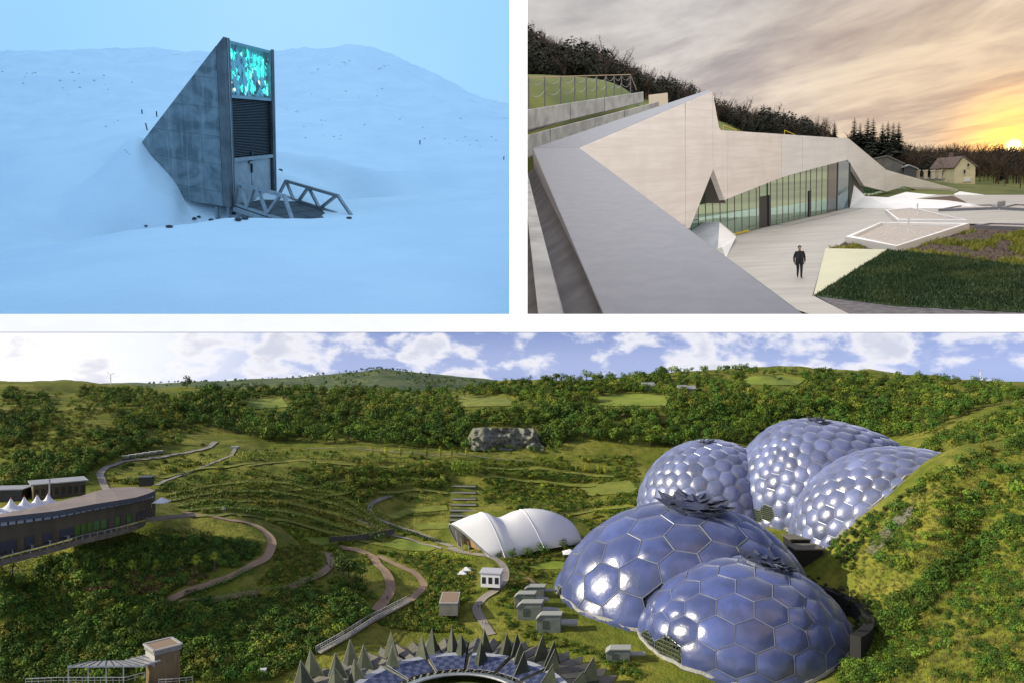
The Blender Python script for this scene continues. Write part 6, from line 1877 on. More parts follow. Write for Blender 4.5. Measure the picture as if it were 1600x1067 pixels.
if h_ is not None:
    cr_ = thing(S, 'parked_car', h_, 'tiny dark car on the road near the hilltop bend', 'car')
    mb = MB(); mb.box((h_.x - 2.2, h_.y - 1, h_.z + .5), (h_.x + 2.2, h_.y + 1, h_.z + 1.3)); bevel(mb.build(S, 'body', mat('car_red', (.10, .02, .02), .3), cr_), .2)
    mb = MB(); mb.box((h_.x - 1.2, h_.y - .9, h_.z + 1.3), (h_.x + 1.0, h_.y + .9, h_.z + 2.0)); bevel(mb.build(S, 'cabin', m_win, cr_), .2)
    for sx in (-1.4, 1.4):
        mb = MB(); mb.tube([(h_.x + sx, h_.y - 1.1, h_.z + .5), (h_.x + sx, h_.y + 1.1, h_.z + .5)], .45, 10); mb.build(S, 'wheel', m_dark, cr_)

# ------------------------------------------------------------------ lift tower and shelter at lower left
lt = thing(S, 'lift_tower', P(S, 254, 1067, 368), 'lift tower with a square capped roof at lower left', 'tower')
k_ = 368 / F
def sq(cx, v, dx, dyp, Y=368):
    c = P(S, cx, v, Y); return [c + Vector((-dx * k_, 0, 0)), c + Vector((0, -dyp, 0)), c + Vector((dx * k_, 0, 0)), c + Vector((0, dyp, 0))]
top_ = sq(254.5, 1005.5, 29.5, 9); c0 = sum(top_, Vector()) / 4
body = [c0 + (p - c0) * .9 - Z * 2.2 for p in top_]
m_lt = mat('tower_render', (.26, .245, .205), .8, (.2, .19, .16), .3); m_ltw = mat('tower_timber', (.22, .15, .075), .8, (.16, .11, .055), .6, stretch=(2, 2, .2))
mb = MB(); mb.hexa([p - Z * 2.6 for p in top_] + [p for p in top_]); mb.build(S, 'cap', m_lt, lt)
mb = MB(); ins_ = [c0 + (p - c0) * .86 + Z * .02 for p in top_]
mk(S, 'roof_deck', ins_, [(0, 1, 2, 3)], mat('roof_gravel', (.27, .19, .13), .9), lt)
for i in range(4):
    mb = MB(); mb.bar(top_[i], top_[(i + 1) % 4], 1.2, .7); mb.build(S, 'roof_rim', mat('rim_white', (.40, .385, .36), .6), lt)
mb = MB(); mb.hexa([p - Z * 32 for p in body] + [p - Z * .4 for p in body]); mb.build(S, 'shaft', m_ltw, lt)
mb = MB(); a, b = body[0], body[1]; d = (b - a).cross(Z).normalized() * .2; mb.prism([a + d - Z * 6.5, b + d - Z * 6.5, b + d - Z * .6, a + d - Z * .6], -d * .5); mb.build(S, 'clad_panel', mat('rim_white', (.40, .385, .36), .6), lt)
sh = thing(S, 'canopy_shelter', P(S, 165, 1062, 356), 'ribbed metal canopy on posts leading to the lift tower', 'shelter')
can = [(105, 1040, 355), (139, 1032, 362), (193, 1031, 363), (226, 1022, 371), (251, 1030, 360), (224, 1039, 356)]
Cp = [P(S, *q) for q in can]
mk(S, 'canopy', Cp + [p - Z * .8 for p in Cp], [(0, 5, 2, 1), (5, 4, 3, 2), (6, 7, 8, 11), (11, 8, 9, 10), (0, 6, 11, 5), (5, 11, 10, 4)], m_zinc, sh)
for i in range(9):
    s = (i + .5) / 9; a = Cp[0].lerp(Cp[5], s) + Z * .1; b = Cp[1].lerp(Cp[2], s) + Z * .1; mb = MB(); mb.bar(a, b, .25, .25); mb.build(S, 'standing_seam', m_fas, sh)
for i in range(3):
    s = (i + .5) / 3; a = Cp[5].lerp(Cp[4], s) + Z * .1; b = Cp[2].lerp(Cp[3], s) + Z * .1; mb = MB(); mb.bar(a, b, .25, .25); mb.build(S, 'standing_seam', m_fas, sh)
for u in (107, 138, 166, 193):
    a = P(S, u, 1040, 356); mb = MB(); mb.bar(a, a - Z * 14, .45); mb.build(S, 'post', m_step, sh)
def railing(name, label, pts, h, post=3.0, mt=m_step, lo=True):
    r_i = thing(S, name, pts[0], label, 'railing')
    for a, b in zip(pts[:-1], pts[1:]):
        mb = MB(); mb.bar(a + Z * h, b + Z * h, .28, .28); mb.bar(a + Z * h * .5, b + Z * h * .5, .15, .15); mb.build(S, 'rail', mt, r_i)
        n_ = max(1, int((b - a).length / post))
        for i in range(n_ + 1): q = a.lerp(b, i / n_); m2 = MB(); m2.bar(q, q + Z * h, .2); m2.build(S, 'post', mt, r_i)
railing('walkway_railing', 'grey railing under the ribbed canopy at lower left', [P(S, 40, 1069, 352), P(S, 90, 1067, 350), P(S, 196, 1067, 350), P(S, 226, 1059, 356)], 3)
railing('walkway_railing', 'grey railing right of the lift tower', [P(S, 248, 1069, 352), P(S, 270, 1068, 352), P(S, 301, 1065, 358)], 2.6)
mb = MB(); mb.add([P(S, 30, 1069, 352), P(S, 230, 1069, 350), P(S, 300, 1067, 352), P(S, 300, 1070, 366), P(S, 30, 1070, 370)], [(0, 1, 2, 3, 4)]); tag(mb.build(S, 'walkway', m_step, None), 'grey walkway below the lift tower', kind='structure')
p_ = hitC(412, 1056); mb = MB(); mb.box((p_.x - 1.4, p_.y - 1, p_.z - .5), (p_.x + 1.4, p_.y + 1, p_.z + 4)); mb.box((p_.x - 1.7, p_.y - 1.3, p_.z + 4), (p_.x + 1.7, p_.y + 1.3, p_.z + 4.5)); tag(mb.build(S, 'service_box', m_mem, None), 'small white service box on the dark slope', 'box')

# ------------------------------------------------------------------ footbridge
bpts = [(498, 1017), (520, 1005), (541, 993), (580, 968), (610, 953), (640, 937)]
bY = [hitC(u_, v_).y - 3 for u_, v_ in bpts]
Bp = [P(S, u, v, y) for (u, v), y in zip(bpts, bY)]
fb_ = thing(S, 'footbridge', Bp[0], 'long straight footbridge with pale railings below the hairpin path', 'footbridge')
sd = (Bp[-1] - Bp[0]).cross(Z).normalized() * 2.2
for i in range(5):
    mb = MB(); a, b = Bp[i], Bp[i + 1]; mb.hexa([a - sd - Z * .8, b - sd - Z * .8, b + sd - Z * .8, a + sd - Z * .8, a - sd, b - sd, b + sd, a + sd][:4] + [a - sd, b - sd, b + sd, a + sd]); mb.build(S, 'deck_span', mat('bridge_deck', (.30, .27, .23), .8), fb_)
m_brl = mat('bridge_rail', (.50, .49, .46), .5, metal=.2)
for s_ in (-1, 1):
    mb = MB()
    for i in range(5): mb.bar(Bp[i] + sd * s_ + Z * 2.4, Bp[i + 1] + sd * s_ + Z * 2.4, .4, .4); mb.bar(Bp[i] + sd * s_ + Z * 1.2, Bp[i + 1] + sd * s_ + Z * 1.2, .25, .25)
    ro = mb.build(S, 'handrail', m_brl, fb_)
    for i in range(5):
        for j in range(6):
            q = Bp[i].lerp(Bp[i + 1], j / 6) + sd * s_; mb = MB(); mb.bar(q, q + Z * 2.4, .3); mb.build(S, 'baluster', m_brl, ro)
for i in (1, 2, 3):
    q = Bp[i]; g = gz(q.x, q.y)
    if g < q.z - 1: mb = MB(); mb.bar(Vector((q.x, q.y, g - 1)), q - Z * .8, 1.0); mb.build(S, 'pier', m_step, fb_)

# ------------------------------------------------------------------ spiked roof building
CX, CY_, ZR = -26.0, 342.0, -164.0
core = thing(S, 'spiked_building', (CX, CY_, ZR - 10), 'round building with a spiked petal roof and solar panels', 'building')
m_petal = [mat('petal_a', (.17, .16, .125), .6, (.12, .115, .09), .2, metal=.2), mat('petal_b', (.13, .135, .11), .6, (.17, .165, .13), .2, metal=.2), mat('petal_c', (.20, .185, .145), .6, (.15, .14, .11), .2, metal=.2)]
def rp_(r, an, z): return Vector((CX + math.sin(an) * r, CY_ + math.cos(an) * r * .98, ZR + z))
NPt = 30
rr = random.Random(9)
for i in range(NPt):
    a0 = math.radians(-96 + 192 * i / NPt) + .006; a1 = math.radians(-96 + 192 * (i + 1) / NPt) - .006; am = (a0 + a1) / 2
    for k, (r0, r1, z0, z1) in enumerate(((37, 58, 1.0, 2.6), (58.3, 84, 2.2, -.6))):
        zt_ = rr.uniform(-.4, .4)
        q = [rp_(r0, a0, z0 - .5 + zt_), rp_(r1, a0, z1 - .5), rp_(r1 + (5 if k else 0), am, z1 + 1.0), rp_(r1, a1, z1 - .5), rp_(r0, a1, z0 - .5 - zt_), rp_(r0, am, z0 + .9)]
        V = q + [p - Z * 1.2 for p in q]
        mk(S, 'roof_petal', V, [(0, 1, 2, 5), (5, 2, 3, 4), (1, 7, 8, 2), (2, 8, 9, 3), (0, 6, 7, 1), (3, 9, 10, 4)], m_petal[(i + k) % 3], core)
mb = MB(); 
for i in range(40):
    a0, a1 = math.radians(-100 + 5 * i), math.radians(-95 + 5 * i)
    mb.add([rp_(82, a0, -.8), rp_(82, a1, -.8), rp_(82, a1, -12), rp_(82, a0, -12)], [(0, 1, 2, 3)])
mb.build(S, 'outer_wall', m_twall, core)
# glazed ring
gm = mat('ring_glass', (.26, .32, .34), .12, spec=.9)
for i in range(24):
    a0, a1 = math.radians(-84 + 7 * i) + .004, math.radians(-84 + 7 * (i + 1)) - .004
    mb = MB(); mb.prism([rp_(31, a0, 2.2), rp_(36.8, a0, .8), rp_(36.8, a1, .8), rp_(31, a1, 2.2)], Z * .3); mb.build(S, 'ring_pane', gm, core)
mb = MB(); mb.tube([rp_(31, math.radians(-90 + 6 * i), 2.2) for i in range(31)], .6, 6, False); mb.build(S, 'ring_tube', m_zinc, core)
mk(S, 'court_lawn', [rp_(30.5, math.radians(10 * i), -1.5) for i in range(36)], [tuple(range(36))], mat('court_green', (.06, .09, .02), .9, (.10, .12, .03), .2), core)
# solar panels
m_sol = [mat('solar_a', (.035, .045, .10), .18, spec=.8), mat('solar_b', (.085, .10, .17), .15, spec=.8)]
m_solf = mat('solar_frame', (.38, .40, .44), .4)
for i in range(40):
    am = math.radians(-72 + 144 * (i + .5) / 40); da = math.radians(72 / 40) * .9
    if i % 7 == 6: continue
    for j in range(5):
        r0 = 39 + j * 3.6; r1 = r0 + 3.2
        if r1 > 56: break
        zz_ = 2.1 + j * .28
        q = [rp_(r0, am - da, zz_), rp_(r1, am - da, zz_ + .5), rp_(r1, am + da, zz_ + .5), rp_(r0, am + da, zz_)]
        mb = MB(); mb.prism(q, Z * .18); so = mb.build(S, 'solar_panel', m_sol[(i + j) % 2], core)
mb = MB()
for i in range(40):
    if i % 7 == 6: continue
    am = math.radians(-72 + 144 * (i + .5) / 40); da = math.radians(72 / 40) * .97
    q = [rp_(38.8, am - da, 1.9), rp_(57, am - da, 3.7), rp_(57, am + da, 3.7), rp_(38.8, am + da, 1.9)]
    mb.prism(q, -Z * .15)
mb.build(S, 'solar_backing', m_solf, core)
sp_ap = [(470, 1031), (485, 1014), (524, 1019), (522, 1040), (547, 998), (554, 1029), (568, 1006), (611, 986), (613, 1008), (659, 993), (675, 981), (706, 980), (721, 989), (757, 981), (752, 1001), (792, 988), (808, 988), (814, 1002), (819, 1017), (848, 991), (866, 1000), (867, 1013), (928, 1025), (864, 1037), (912, 1048), (585, 1020), (640, 1000), (690, 1003), (780, 1008)]
m_spk = [mat('spike_a', (.030, .042, .022), .7, (.022, .030, .017), .3, metal=.2), mat('spike_b', (.070, .082, .045), .7, (.05, .06, .034), .3, metal=.2)]
for i, (u, v) in enumerate(sp_ap[:25]):
    b = G(S, u, min(v + 33, 1068), ZR + 2.0)
    apx = P(S, u, v, b.y + 3.0)
    rad = Vector((b.x - CX, b.y - CY_, 0)).normalized(); tg = Vector((-rad.y, rad.x, 0))
    w = 6.2
    q = [b + rad * w * .35 + tg * w * .55, b - tg * w * .75 + rad * w * .1, b - rad * w * 1.5, b + tg * w * .7 - rad * w * .5]      # a fin: steep at the back, long towards the middle of the roof
    q = [p - Z * 1.4 for p in q]
    V = q + [apx]
    o = mk(S, 'roof_spike', V, [(0, 1, 4), (1, 2, 4), (2, 3, 4), (3, 0, 4), (3, 2, 1, 0)], m_spk[i % 2], core)
    mb = MB()
    for a_, b_ in ((q[0], apx), (q[2], apx)): mb.bar(a_, b_, .3, .3)
    mb.build(S, 'spike_edge', m_petal[1], o)
FOOT.append((CX, CY_, 88))

# ------------------------------------------------------------------ small buildings by the path and vent housings
block('kiosk', 'small white kiosk with a grey roof beside the grey path', 'kiosk', quad(751, 894, hitC(765, 916).y - 6, 781, 896, hitC(765, 916).y - 8, 11), 10, m_mem, mat('kiosk_roof', (.50, .50, .53), .5), 1.2, win=3)
block('plant_room', 'small square block with a tan gravel roof and pale rim', 'block', quad(686, 942, hitC(700, 956).y - 14, 715, 942, hitC(700, 956).y - 14, 22), 8, m_lt, mat('rim_white', (.40, .385, .36), .6), .3)
gq = quad(686, 942, hitC(700, 956).y - 14, 715, 942, hitC(700, 956).y - 14, 22); gc = sum(gq, Vector()) / 4
mk(S, 'gravel_roof', [gc + (p - gc) * .9 + Z * .5 for p in gq], [(0, 1, 2, 3)], mat('roof_gravel', (.27, .19, .13), .9), bpy.data.objects['plant_room'])
m_vh = mat('vent_concrete', (.20, .225, .195), .8, (.15, .17, .15), .2)
for i, (u0, v0, u1, v1, Y, lb) in enumerate(((820, 918, 850, 929, 520, 'farthest concrete vent housing beside the big dome'), (804, 929, 835, 946, 506, 'leftmost concrete vent housing beside the big dome'), (808, 943, 846, 966, 492, 'middle concrete vent housing beside the big dome'), (838, 962, 876, 986, 474, 'nearest concrete vent housing of the row at the big dome'), (947, 1016, 984, 1032, 436, 'lone vent housing at the foot of the front dome'))):
    Y = hitC((u0 + u1) / 2, v1).y - 2
    h = thing(S, 'vent_housing', P(S, (u0 + u1) / 2, v1, Y), lb, 'vent housing', 'vent housings along the domes')
    a, b = P(S, u0, v1, Y), P(S, u1, v0, Y); wx, hz = b.x - a.x, b.z - a.z
    prof = [(0, -2), (wx, -2), (wx, hz), (wx * .18, hz), (0, hz * .72)]
    pts_ = [Vector((a.x + x, a.y, a.z + z)) for x, z in prof]
    mb = MB(); mb.prism(pts_, Vector((1.5, 6.5, 0))); bevel(mb.build(S, 'housing', m_vh, h), .15)
    mb = MB(); cpx = [Vector((a.x - .4, a.y - .4, a.z + hz * .72)), Vector((a.x + wx * .17, a.y - .4, a.z + hz + .3)), Vector((b.x + .4, a.y - .4, a.z + hz + .3)), Vector((b.x + .4, a.y - .4, a.z + hz + .9)), Vector((a.x + wx * .16, a.y - .4, a.z + hz + .9)), Vector((a.x - .6, a.y - .4, a.z + hz * .72 + .7))]
    mb.prism(cpx, Vector((1.5, 7.2, 0))); mb.build(S, 'lid', mat('vent_lid', (.34, .35, .32), .6), h)
    mb = MB(); mb.tube([Vector((b.x, a.y + 3, a.z + hz * .5)), Vector((b.x + wx * .7, a.y + 5, a.z + hz * .35))], hz * .22, 10); mb.build(S, 'duct', m_zinc, h)
    mb = MB(); mb.box((a.x + wx * .25, a.y - .15, a.z + hz * .15), (a.x + wx * .5, a.y - .02, a.z + hz * .7)); mb.build(S, 'grille', m_gril, h)
# terraced steps and boxed hedge
ts = thing(S, 'terrace_steps', P(S, 724, 800, 690), 'flight of long pale-edged terrace steps beside the tent', 'steps')
for i, v in enumerate((759, 769, 779, 788, 797, 805, 812)):
    Y = hitC(724, v + 1).y - 3; a, b = P(S, 706 - i * .6, v, Y), P(S, 743 + i * .3, v + .5, Y)
    mb = MB(); mb.hexa([a - Z * 4, b - Z * 4, b - Z * 4 + Vector((0, 12, 0)), a - Z * 4 + Vector((0, 12, 0)), a, b, b + Vector((0, 12, 0)), a + Vector((0, 12, 0))]); s_ = mb.build(S, 'step', mat('step_green', (.07, .09, .03), .9, (.05, .07, .02), .2), ts)
    mb = MB(); mb.bar(a + Vector((0, -.3, 0)), b + Vector((0, -.3, 0)), .6, 1.1); mb.build(S, 'step_edge', mat('rim_white', (.40, .385, .36), .6), s_)
# low dark wall by the lawn
wl_ = [hitC(u, v) for u, v in ((515, 848), (545, 846), (580, 841), (616, 834))]
mb = MB()
for a, b in zip(wl_[:-1], wl_[1:]): mb.bar(a + Z * 2, b + Z * 2, 1.4, 6)
lw_ = mb.build(S, 'lawn_wall', mat('dark_stone', (.06, .06, .05), .9, (.10, .10, .08), .3), None); tag(lw_, 'dark low wall with pale coping blocks beside the bright lawn', 'wall')
# people
ppl = [bpy.data.meshes.new_from_object(child) if False else pme for child in (1,)][0]
m_c = [mat('coat_%d' % i, c, .8) for i, c in enumerate(((.02, .02, .03), (.25, .05, .04), (.30, .28, .25), (.05, .08, .16)))]
pvar = []
for m_ in m_c:
    q = pme.copy(); q.materials[1] = m_; pvar.append(q)
for i, (u, v, lb) in enumerate(((511, 885, 'person in dark clothes at the left of three on the path bend'), (516, 885, 'person in red in the middle of three on the path bend'), (521, 884, 'person in pale top at the right of three on the path bend'), (747, 951, 'person in blue at left of the farther pair on the grey path'), (752, 951, 'person in dark at right of the farther pair on the grey path'),
                              (754, 975, 'person in pale top at left of the nearer pair on the grey path'), (759, 976, 'person in red at right of the nearer pair on the grey path'), (605, 938, 'lone person in dark near the head of the footbridge'))):
    p = hitC(u, v)
    if p is None: continue
    q = put(S, 'person', pvar[(0, 1, 2, 3, 0, 2, 1, 0)[i]], p + Z * .7, 1.75, i * .9, lb, 'person', 'walkers in the valley')
# far houses, pylon, wind turbines
for i, (u, v, w) in enumerate(((1012, 606, 10), (1066, 611, 7), (1078, 612, 8))):
    p = hitC(u, v + 3)
    if p is None: continue
    k_ = p.y / F; b = thing(S, 'farmhouse', p, ['grey farmhouse highest among the far trees', 'left one of two pale farmhouses in the far trees', 'right one of two pale farmhouses in the far trees'][i], 'farmhouse', 'farmhouses on the far slope')
    x = w * k_; mb = MB(); mb.box((p.x - x, p.y - 5, p.z), (p.x + x, p.y + 5, p.z + 8)); mb.build(S, 'wall', m_lt, b)
    mb = MB(); mb.prism([(p.x - x - .5, p.y - 5.5, p.z + 8), (p.x - x - .5, p.y + 5.5, p.z + 8), (p.x - x - .5, p.y, p.z + 13)], Vector((2 * x + 1, 0, 0))); mb.build(S, 'roof', m_zinc, b)
for i, (u, vt, vbm, lb) in enumerate(((173, 585, 604, 'tiny wind turbine on the bright left horizon'), (1532, 580, 600, 'tiny wind turbine on the right horizon'))):
    a, b = P(S, u, vbm, 1380), P(S, u, vt, 1380); w_ = thing(S, 'wind_turbine', a, lb, 'wind turbine')
    mb = MB(); mb.tube([a, b], [.8, .5], 8); mb.build(S, 'mast', m_mem, w_)
    for k in range(3):
        an = .4 + 2.094 * k; mb = MB(); mb.bar(b, b + Vector((math.cos(an), 0, math.sin(an))) * 9, .5, .8); mb.build(S, 'blade', m_mem, w_)
# service roof and black wall added for the dark fringe between dome and slope
for i, (u0, u1, v, Y, lb) in enumerate(((1236, 1290, 842, 545, 'dark flat service roof between the dome clusters'), (1244, 1286, 858, 520, 'lower dark service roof behind the big dome'))):
    block('service_roof', lb, 'roof', quad(u0, v, Y, u1, v + 2, Y, 16), 14, mat('black_wall', (.012, .012, .012), .8), mat('tan_roof', (.14, .13, .10), .8), 1.5)
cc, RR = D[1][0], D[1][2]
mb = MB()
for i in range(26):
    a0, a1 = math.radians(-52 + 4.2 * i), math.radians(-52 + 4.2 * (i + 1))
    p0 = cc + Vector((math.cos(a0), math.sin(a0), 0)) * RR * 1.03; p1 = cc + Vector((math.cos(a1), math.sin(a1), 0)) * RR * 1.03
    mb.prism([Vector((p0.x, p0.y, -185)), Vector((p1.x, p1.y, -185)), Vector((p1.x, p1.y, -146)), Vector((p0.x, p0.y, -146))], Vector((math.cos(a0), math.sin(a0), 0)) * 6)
tag(mb.build(S, 'dark_fringe_wall', mat('black_wall', (.012, .012, .012), .8), None), 'black curved wall added as the dark fringe behind the front dome', 'wall')
# ------------------------------------------------------------------ single trees and shrubs
def one(name, meshes, u, v, hpx, nominal, label, cat, group, i=0, dz=0):
    p = hitC(u, v)
    if p is None: return None
    return put(S, name, meshes[i % len(meshes)], p - Z * .1, hpx * p.y / F / nominal, i * 1.7, label, cat, group)
rows_ = ['highest on', 'high on', 'midway up', 'low on', 'lowest on']
ordn = ['first', 'second', 'third', 'fourth', 'fifth', 'sixth', 'seventh', 'eighth']
slim = [leaf_cloud('slim_tree', [(0, 0, 6, 1.6, 1.6, 4), (.4, 0, 4, 1.5, 1.5, 2.4), (-.3, .2, 7, 1.1, 1.1, 2.2)], 170, .45, m_ty, 300 + i, trunk=trunk_of(9)) for i in range(3)]
for i, u in enumerate((581.5, 603, 626, 643.5, 666, 688, 705, 729)):
    one('slim_tree', slim, u, 714 + i * .3, 17 + (i % 3) * 2, 10, 'slim pale tree, %s from the left in the row below the far woods' % ordn[i], 'tree', 'row of slim trees')
def palm_mesh(seed):
    r = random.Random(seed); tb = MB(); tb.tube([(0, 0, -.5), (.1, 0, 3), (0, .1, 6)], [.35, .28, .25], 6)
    V, Fc = [], []
    for i in range(70):
        an = r.uniform(0, 6.28); el = r.uniform(-.7, 1.4); L = r.uniform(1.6, 2.7)
        d = Vector((math.cos(an) * math.cos(el), math.sin(an) * math.cos(el), math.sin(el))); s = d.cross(Vector((0, 0, 1))).normalized() * .22
        k = len(V); c = Vector((0, 0, 6.2)); V += [c, c + d * L * .5 + s, c + d * L - Vector((0, 0, .5)), c + d * L * .5 - s]; Fc.append((k, k + 1, k + 2, k + 3))
    me = bpy.data.meshes.new('palm'); me.from_pydata([tuple(v) for v in V] + [tuple(v) for v in tb.v], [], Fc + [tuple(i + len(V) for i in f) for f in tb.f])
    me.materials.append(m_ty); me.materials.append(m_bark); me.polygons.foreach_set('material_index', [0] * len(Fc) + [1] * len(tb.f)); me.update(); return me
palms = [palm_mesh(i) for i in range(3)]
pl = [(71, 901), (120, 904), (161, 903), (175, 904), (206, 906), (244, 905), (281, 903), (306, 898), (335, 893), (20, 905)]
order = sorted(range(len(pl)), key=lambda i: pl[i][0])
for rank, i in enumerate(order):
    u, v = pl[i]
    one('cabbage_palm', palms, u, v, 34, 8.4, 'spiky cabbage palm, %s from the left in the row below the building' % (ordn + ['ninth', 'tenth'])[rank], 'palm', 'row of cabbage palms', i)
for i, (u, v, h, lb) in enumerate(((536, 905, 48, 'large dark tree right of the three people on the path'), (563, 905, 30, 'smaller dark tree right of the large one by the path'), (545, 902, 34, 'dark tree squeezed between the pair by the path'))):
    one('dark_tree', TD, u, v, h, 10, lb, 'tree', 'trees beside the path bend', i)
for i, (u, v, h, lb) in enumerate(((848, 870, 24, 'dark tree at the right foot of the white tent'), (800, 873, 18, 'dark rounded tree at the front foot of the white tent'), (824, 872, 20, 'dark tree along the middle of the tent front'), (882, 862, 22, 'pointed dark tree beside the white marquee'), (780, 874, 14, 'low dark tree at the corner of the tent mouth'))):
    one('dark_tree', TD, u, v, h, 10, lb, 'tree', 'trees in front of the tent', i)
for i, (u, v, h) in enumerate(((875, 735, 14), (885, 735, 13), (915, 738, 16), (935, 740, 18), (945, 742, 15), (900, 737, 11))):
    one('slim_tree', slim, u, v, h, 10, 'slim tree, %s of six from the left in the clump left of the small dome' % ordn[(0, 1, 3, 4, 5, 2)[i]], 'tree', 'slim trees left of the small dome', i)
# shrubs dotted over the right-hand slope
rs = random.Random(21)
spots = [(1461, 751), (1497, 746), (1526, 717), (1452, 846), (1427, 829), (1526, 808), (1500, 832), (1474, 824), (1396, 863), (1583, 845), (1542, 762), (1500, 809), (1416, 890), (1562, 835), (1374, 876), (1484, 772), (1521, 783), (1583, 736), (1557, 777), (1440, 770), (1410, 800),
         (1480, 880), (1510, 900), (1455, 905), (1430, 930), (1540, 880), (1570, 910), (1590, 880), (1400, 940), (1385, 985), (1420, 985), (1460, 960), (1500, 950), (1550, 960), (1590, 950), (1385, 1020), (1440, 1030), (1480, 1010), (1530, 1010), (1570, 1030), (1410, 1050), (1470, 1058), (1530, 1055), (1590, 1000), (1555, 730), (1590, 770), (1500, 725), (1470, 735), (1440, 810), (1395, 835), (1430, 862)]
for i, (u, v) in enumerate(spots):
    one('slope_shrub', BD if i % 3 else BM, u + rs.uniform(-4, 4), v + rs.uniform(-3, 3), rs.uniform(15, 30), 3.2, 'dark round shrub on the %s %s of the grassy right-hand slope' % ('upper' if v < 800 else 'middle' if v < 920 else 'lower', 'left' if u < 1440 else 'centre' if u < 1520 else 'right'), 'shrub', 'shrubs on the right-hand slope', i)
def hedge(name, pts, h, w, mt, label, seed, dens=5.0, size=.55):
    H = TC.hit([p[0] for p in pts], [p[1] for p in pts]); H = H[~np.isnan(H[:, 0])]
    r = np.random.default_rng(seed); V = []; 
    lob = []
    for a, b in zip(H[:-1], H[1:]):
        L = np.linalg.norm(b - a); k = max(1, int(L / (w * .5)))
        for i in range(k):
            p = a + (b - a) * i / k; z = gz(p[0], p[1]); lob.append((p[0], p[1], float(z) + h * .45, w * .62, w * .62, h * .62))
    lob = np.array(lob); rt_ = lob[:, :3].mean(0); lob[:, :3] -= rt_
    me = leaf_cloud(name, lob, int(len(lob) * dens * 4), size, mt, seed, surf=.75)
    o = bpy.data.objects.new(name, me); COL.objects.link(o); o.matrix_world = Matrix.Translation(Vector(rt_.tolist())); return tag(o, label, 'hedge', 'clipped hedges on the terraces')
hedge('hedge', [(10, 893), (40, 880), (70, 868), (100, 858), (128, 852)], 7, 7, m_tp, 'pale-tipped hedge below the left end of the building terrace', 1, 9)
hedge('hedge', [(130, 850), (190, 842), (250, 835), (300, 833), (340, 838)], 4, 4, m_td, 'dark clipped hedge along the terrace edge above the palms', 2, 7)
hedge('hedge', [(258, 949), (310, 944), (370, 934), (430, 922), (480, 908), (505, 900)], 4, 3.5, m_tm, 'long clipped hedge along the lower edge of the tan path', 3, 7)
hedge('hedge', [(300, 935), (330, 922), (370, 903), (400, 893)], 4, 3.5, m_td, 'dark hedge between the two arms of the tan path', 4, 7)
hedge('hedge', [(600, 778), (640, 778), (690, 782)], 6, 6, m_td, 'dark hedge wall at the back of the amphitheatre', 8, 8)
hedge('hedge', [(612, 816), (640, 806), (690, 802)], 3.5, 3.5, m_tm, 'low hedge round the inner amphitheatre', 9, 7)
hedge('hedge', [(610, 822), (650, 836), (690, 848)], 3, 3, m_td, 'low dark hedge between the two pale paths', 10, 7)
hedge('hedge', [(640, 868), (700, 872), (745, 876)], 4, 5, m_ty, 'yellow-green hedge in front of the bright lawn', 11, 8)
hedge('hedge', [(760, 772), (800, 778), (850, 790), (900, 800)], 4, 4, m_td, 'dark hedge line above the tent roof', 12, 7)
hedge('hedge', [(60, 1056), (120, 1054), (188, 1053)], 4, 4, m_ty, 'bright clipped hedge behind the ribbed canopy', 13, 10)
a, b = P(S, 706, 757, 745), P(S, 745, 757, 745)
lob = [(a.x + (b.x - a.x) * (i + .5) / 5, a.y + 4 * j, a.z + 25 * (k + .5) / 5, 3.6, 4.5, 3.6) for i in range(5) for j in range(3) for k in range(5)]
rt_ = np.array(lob)[:, :3].mean(0); lob = [(x - rt_[0], y - rt_[1], z - rt_[2], p_, q_, s_) for x, y, z, p_, q_, s_ in lob]
o = bpy.data.objects.new('boxed_hedge', leaf_cloud('boxed_hedge', lob, 3200, .8, m_tm, 77, surf=.6)); COL.objects.link(o); o.matrix_world = Matrix.Translation(Vector(rt_.tolist())); tag(o, 'tall square-clipped block of hedge beside the terrace steps', 'hedge')
for i, (u0, u1, v0, v1) in enumerate(((755, 785, 765, 785), (790, 815, 765, 787), (822, 848, 767, 789), (850, 875, 770, 790))):
    hedge('vine_row', [((u0 + u1) / 2 - 6, v1), ((u0 + u1) / 2, (v0 + v1) / 2), ((u0 + u1) / 2 + 2, v0)], 4, 17, m_tm, 'block of green vines, %s from the steps behind the tent' % ordn[i], 20 + i, 10, .7)

arcs = [([(752, 738), (800, 742), (860, 748), (930, 752)], m_td, 'dark hedge line behind the vine blocks'), ([(760, 725), (830, 726), (900, 733), (960, 738)], m_tm, 'mid-green hedge below the far wood left of the small dome'), ([(880, 796), (930, 790), (985, 786)], m_td, 'dark hedge at the foot of the small dome'), ([(385, 722), (450, 715), (540, 719), (640, 722)], m_td, 'dark hedge along the contour below the tree row'), ([(250, 740), (300, 728), (360, 722), (400, 716)], m_to, 'olive hedge above the narrow pale path'),
        ([(450, 760), (540, 745), (620, 742), (690, 745)], m_td, 'dark hedge on the back terrace below the tree row'), ([(480, 775), (560, 762), (640, 760), (700, 764)], m_tm, 'mid-green hedge on the terrace above the amphitheatre')]
aU = [(255, 768), (330, 752), (420, 746), (500, 760), (560, 785), (600, 815)]; aL = [(292, 800), (350, 797), (430, 806), (500, 822), (560, 837), (602, 846)]
for k_, t_k in enumerate((0, .25, .5, .75, 1)):
    arcs.append(([(a_[0] * (1 - t_k) + b_[0] * t_k, a_[1] * (1 - t_k) + b_[1] * t_k) for a_, b_ in zip(aU, aL)], (m_td, m_tm, m_td, m_to, m_td)[k_], 'curved hedge, %s contour down the terraced hill' % ordn[k_]))
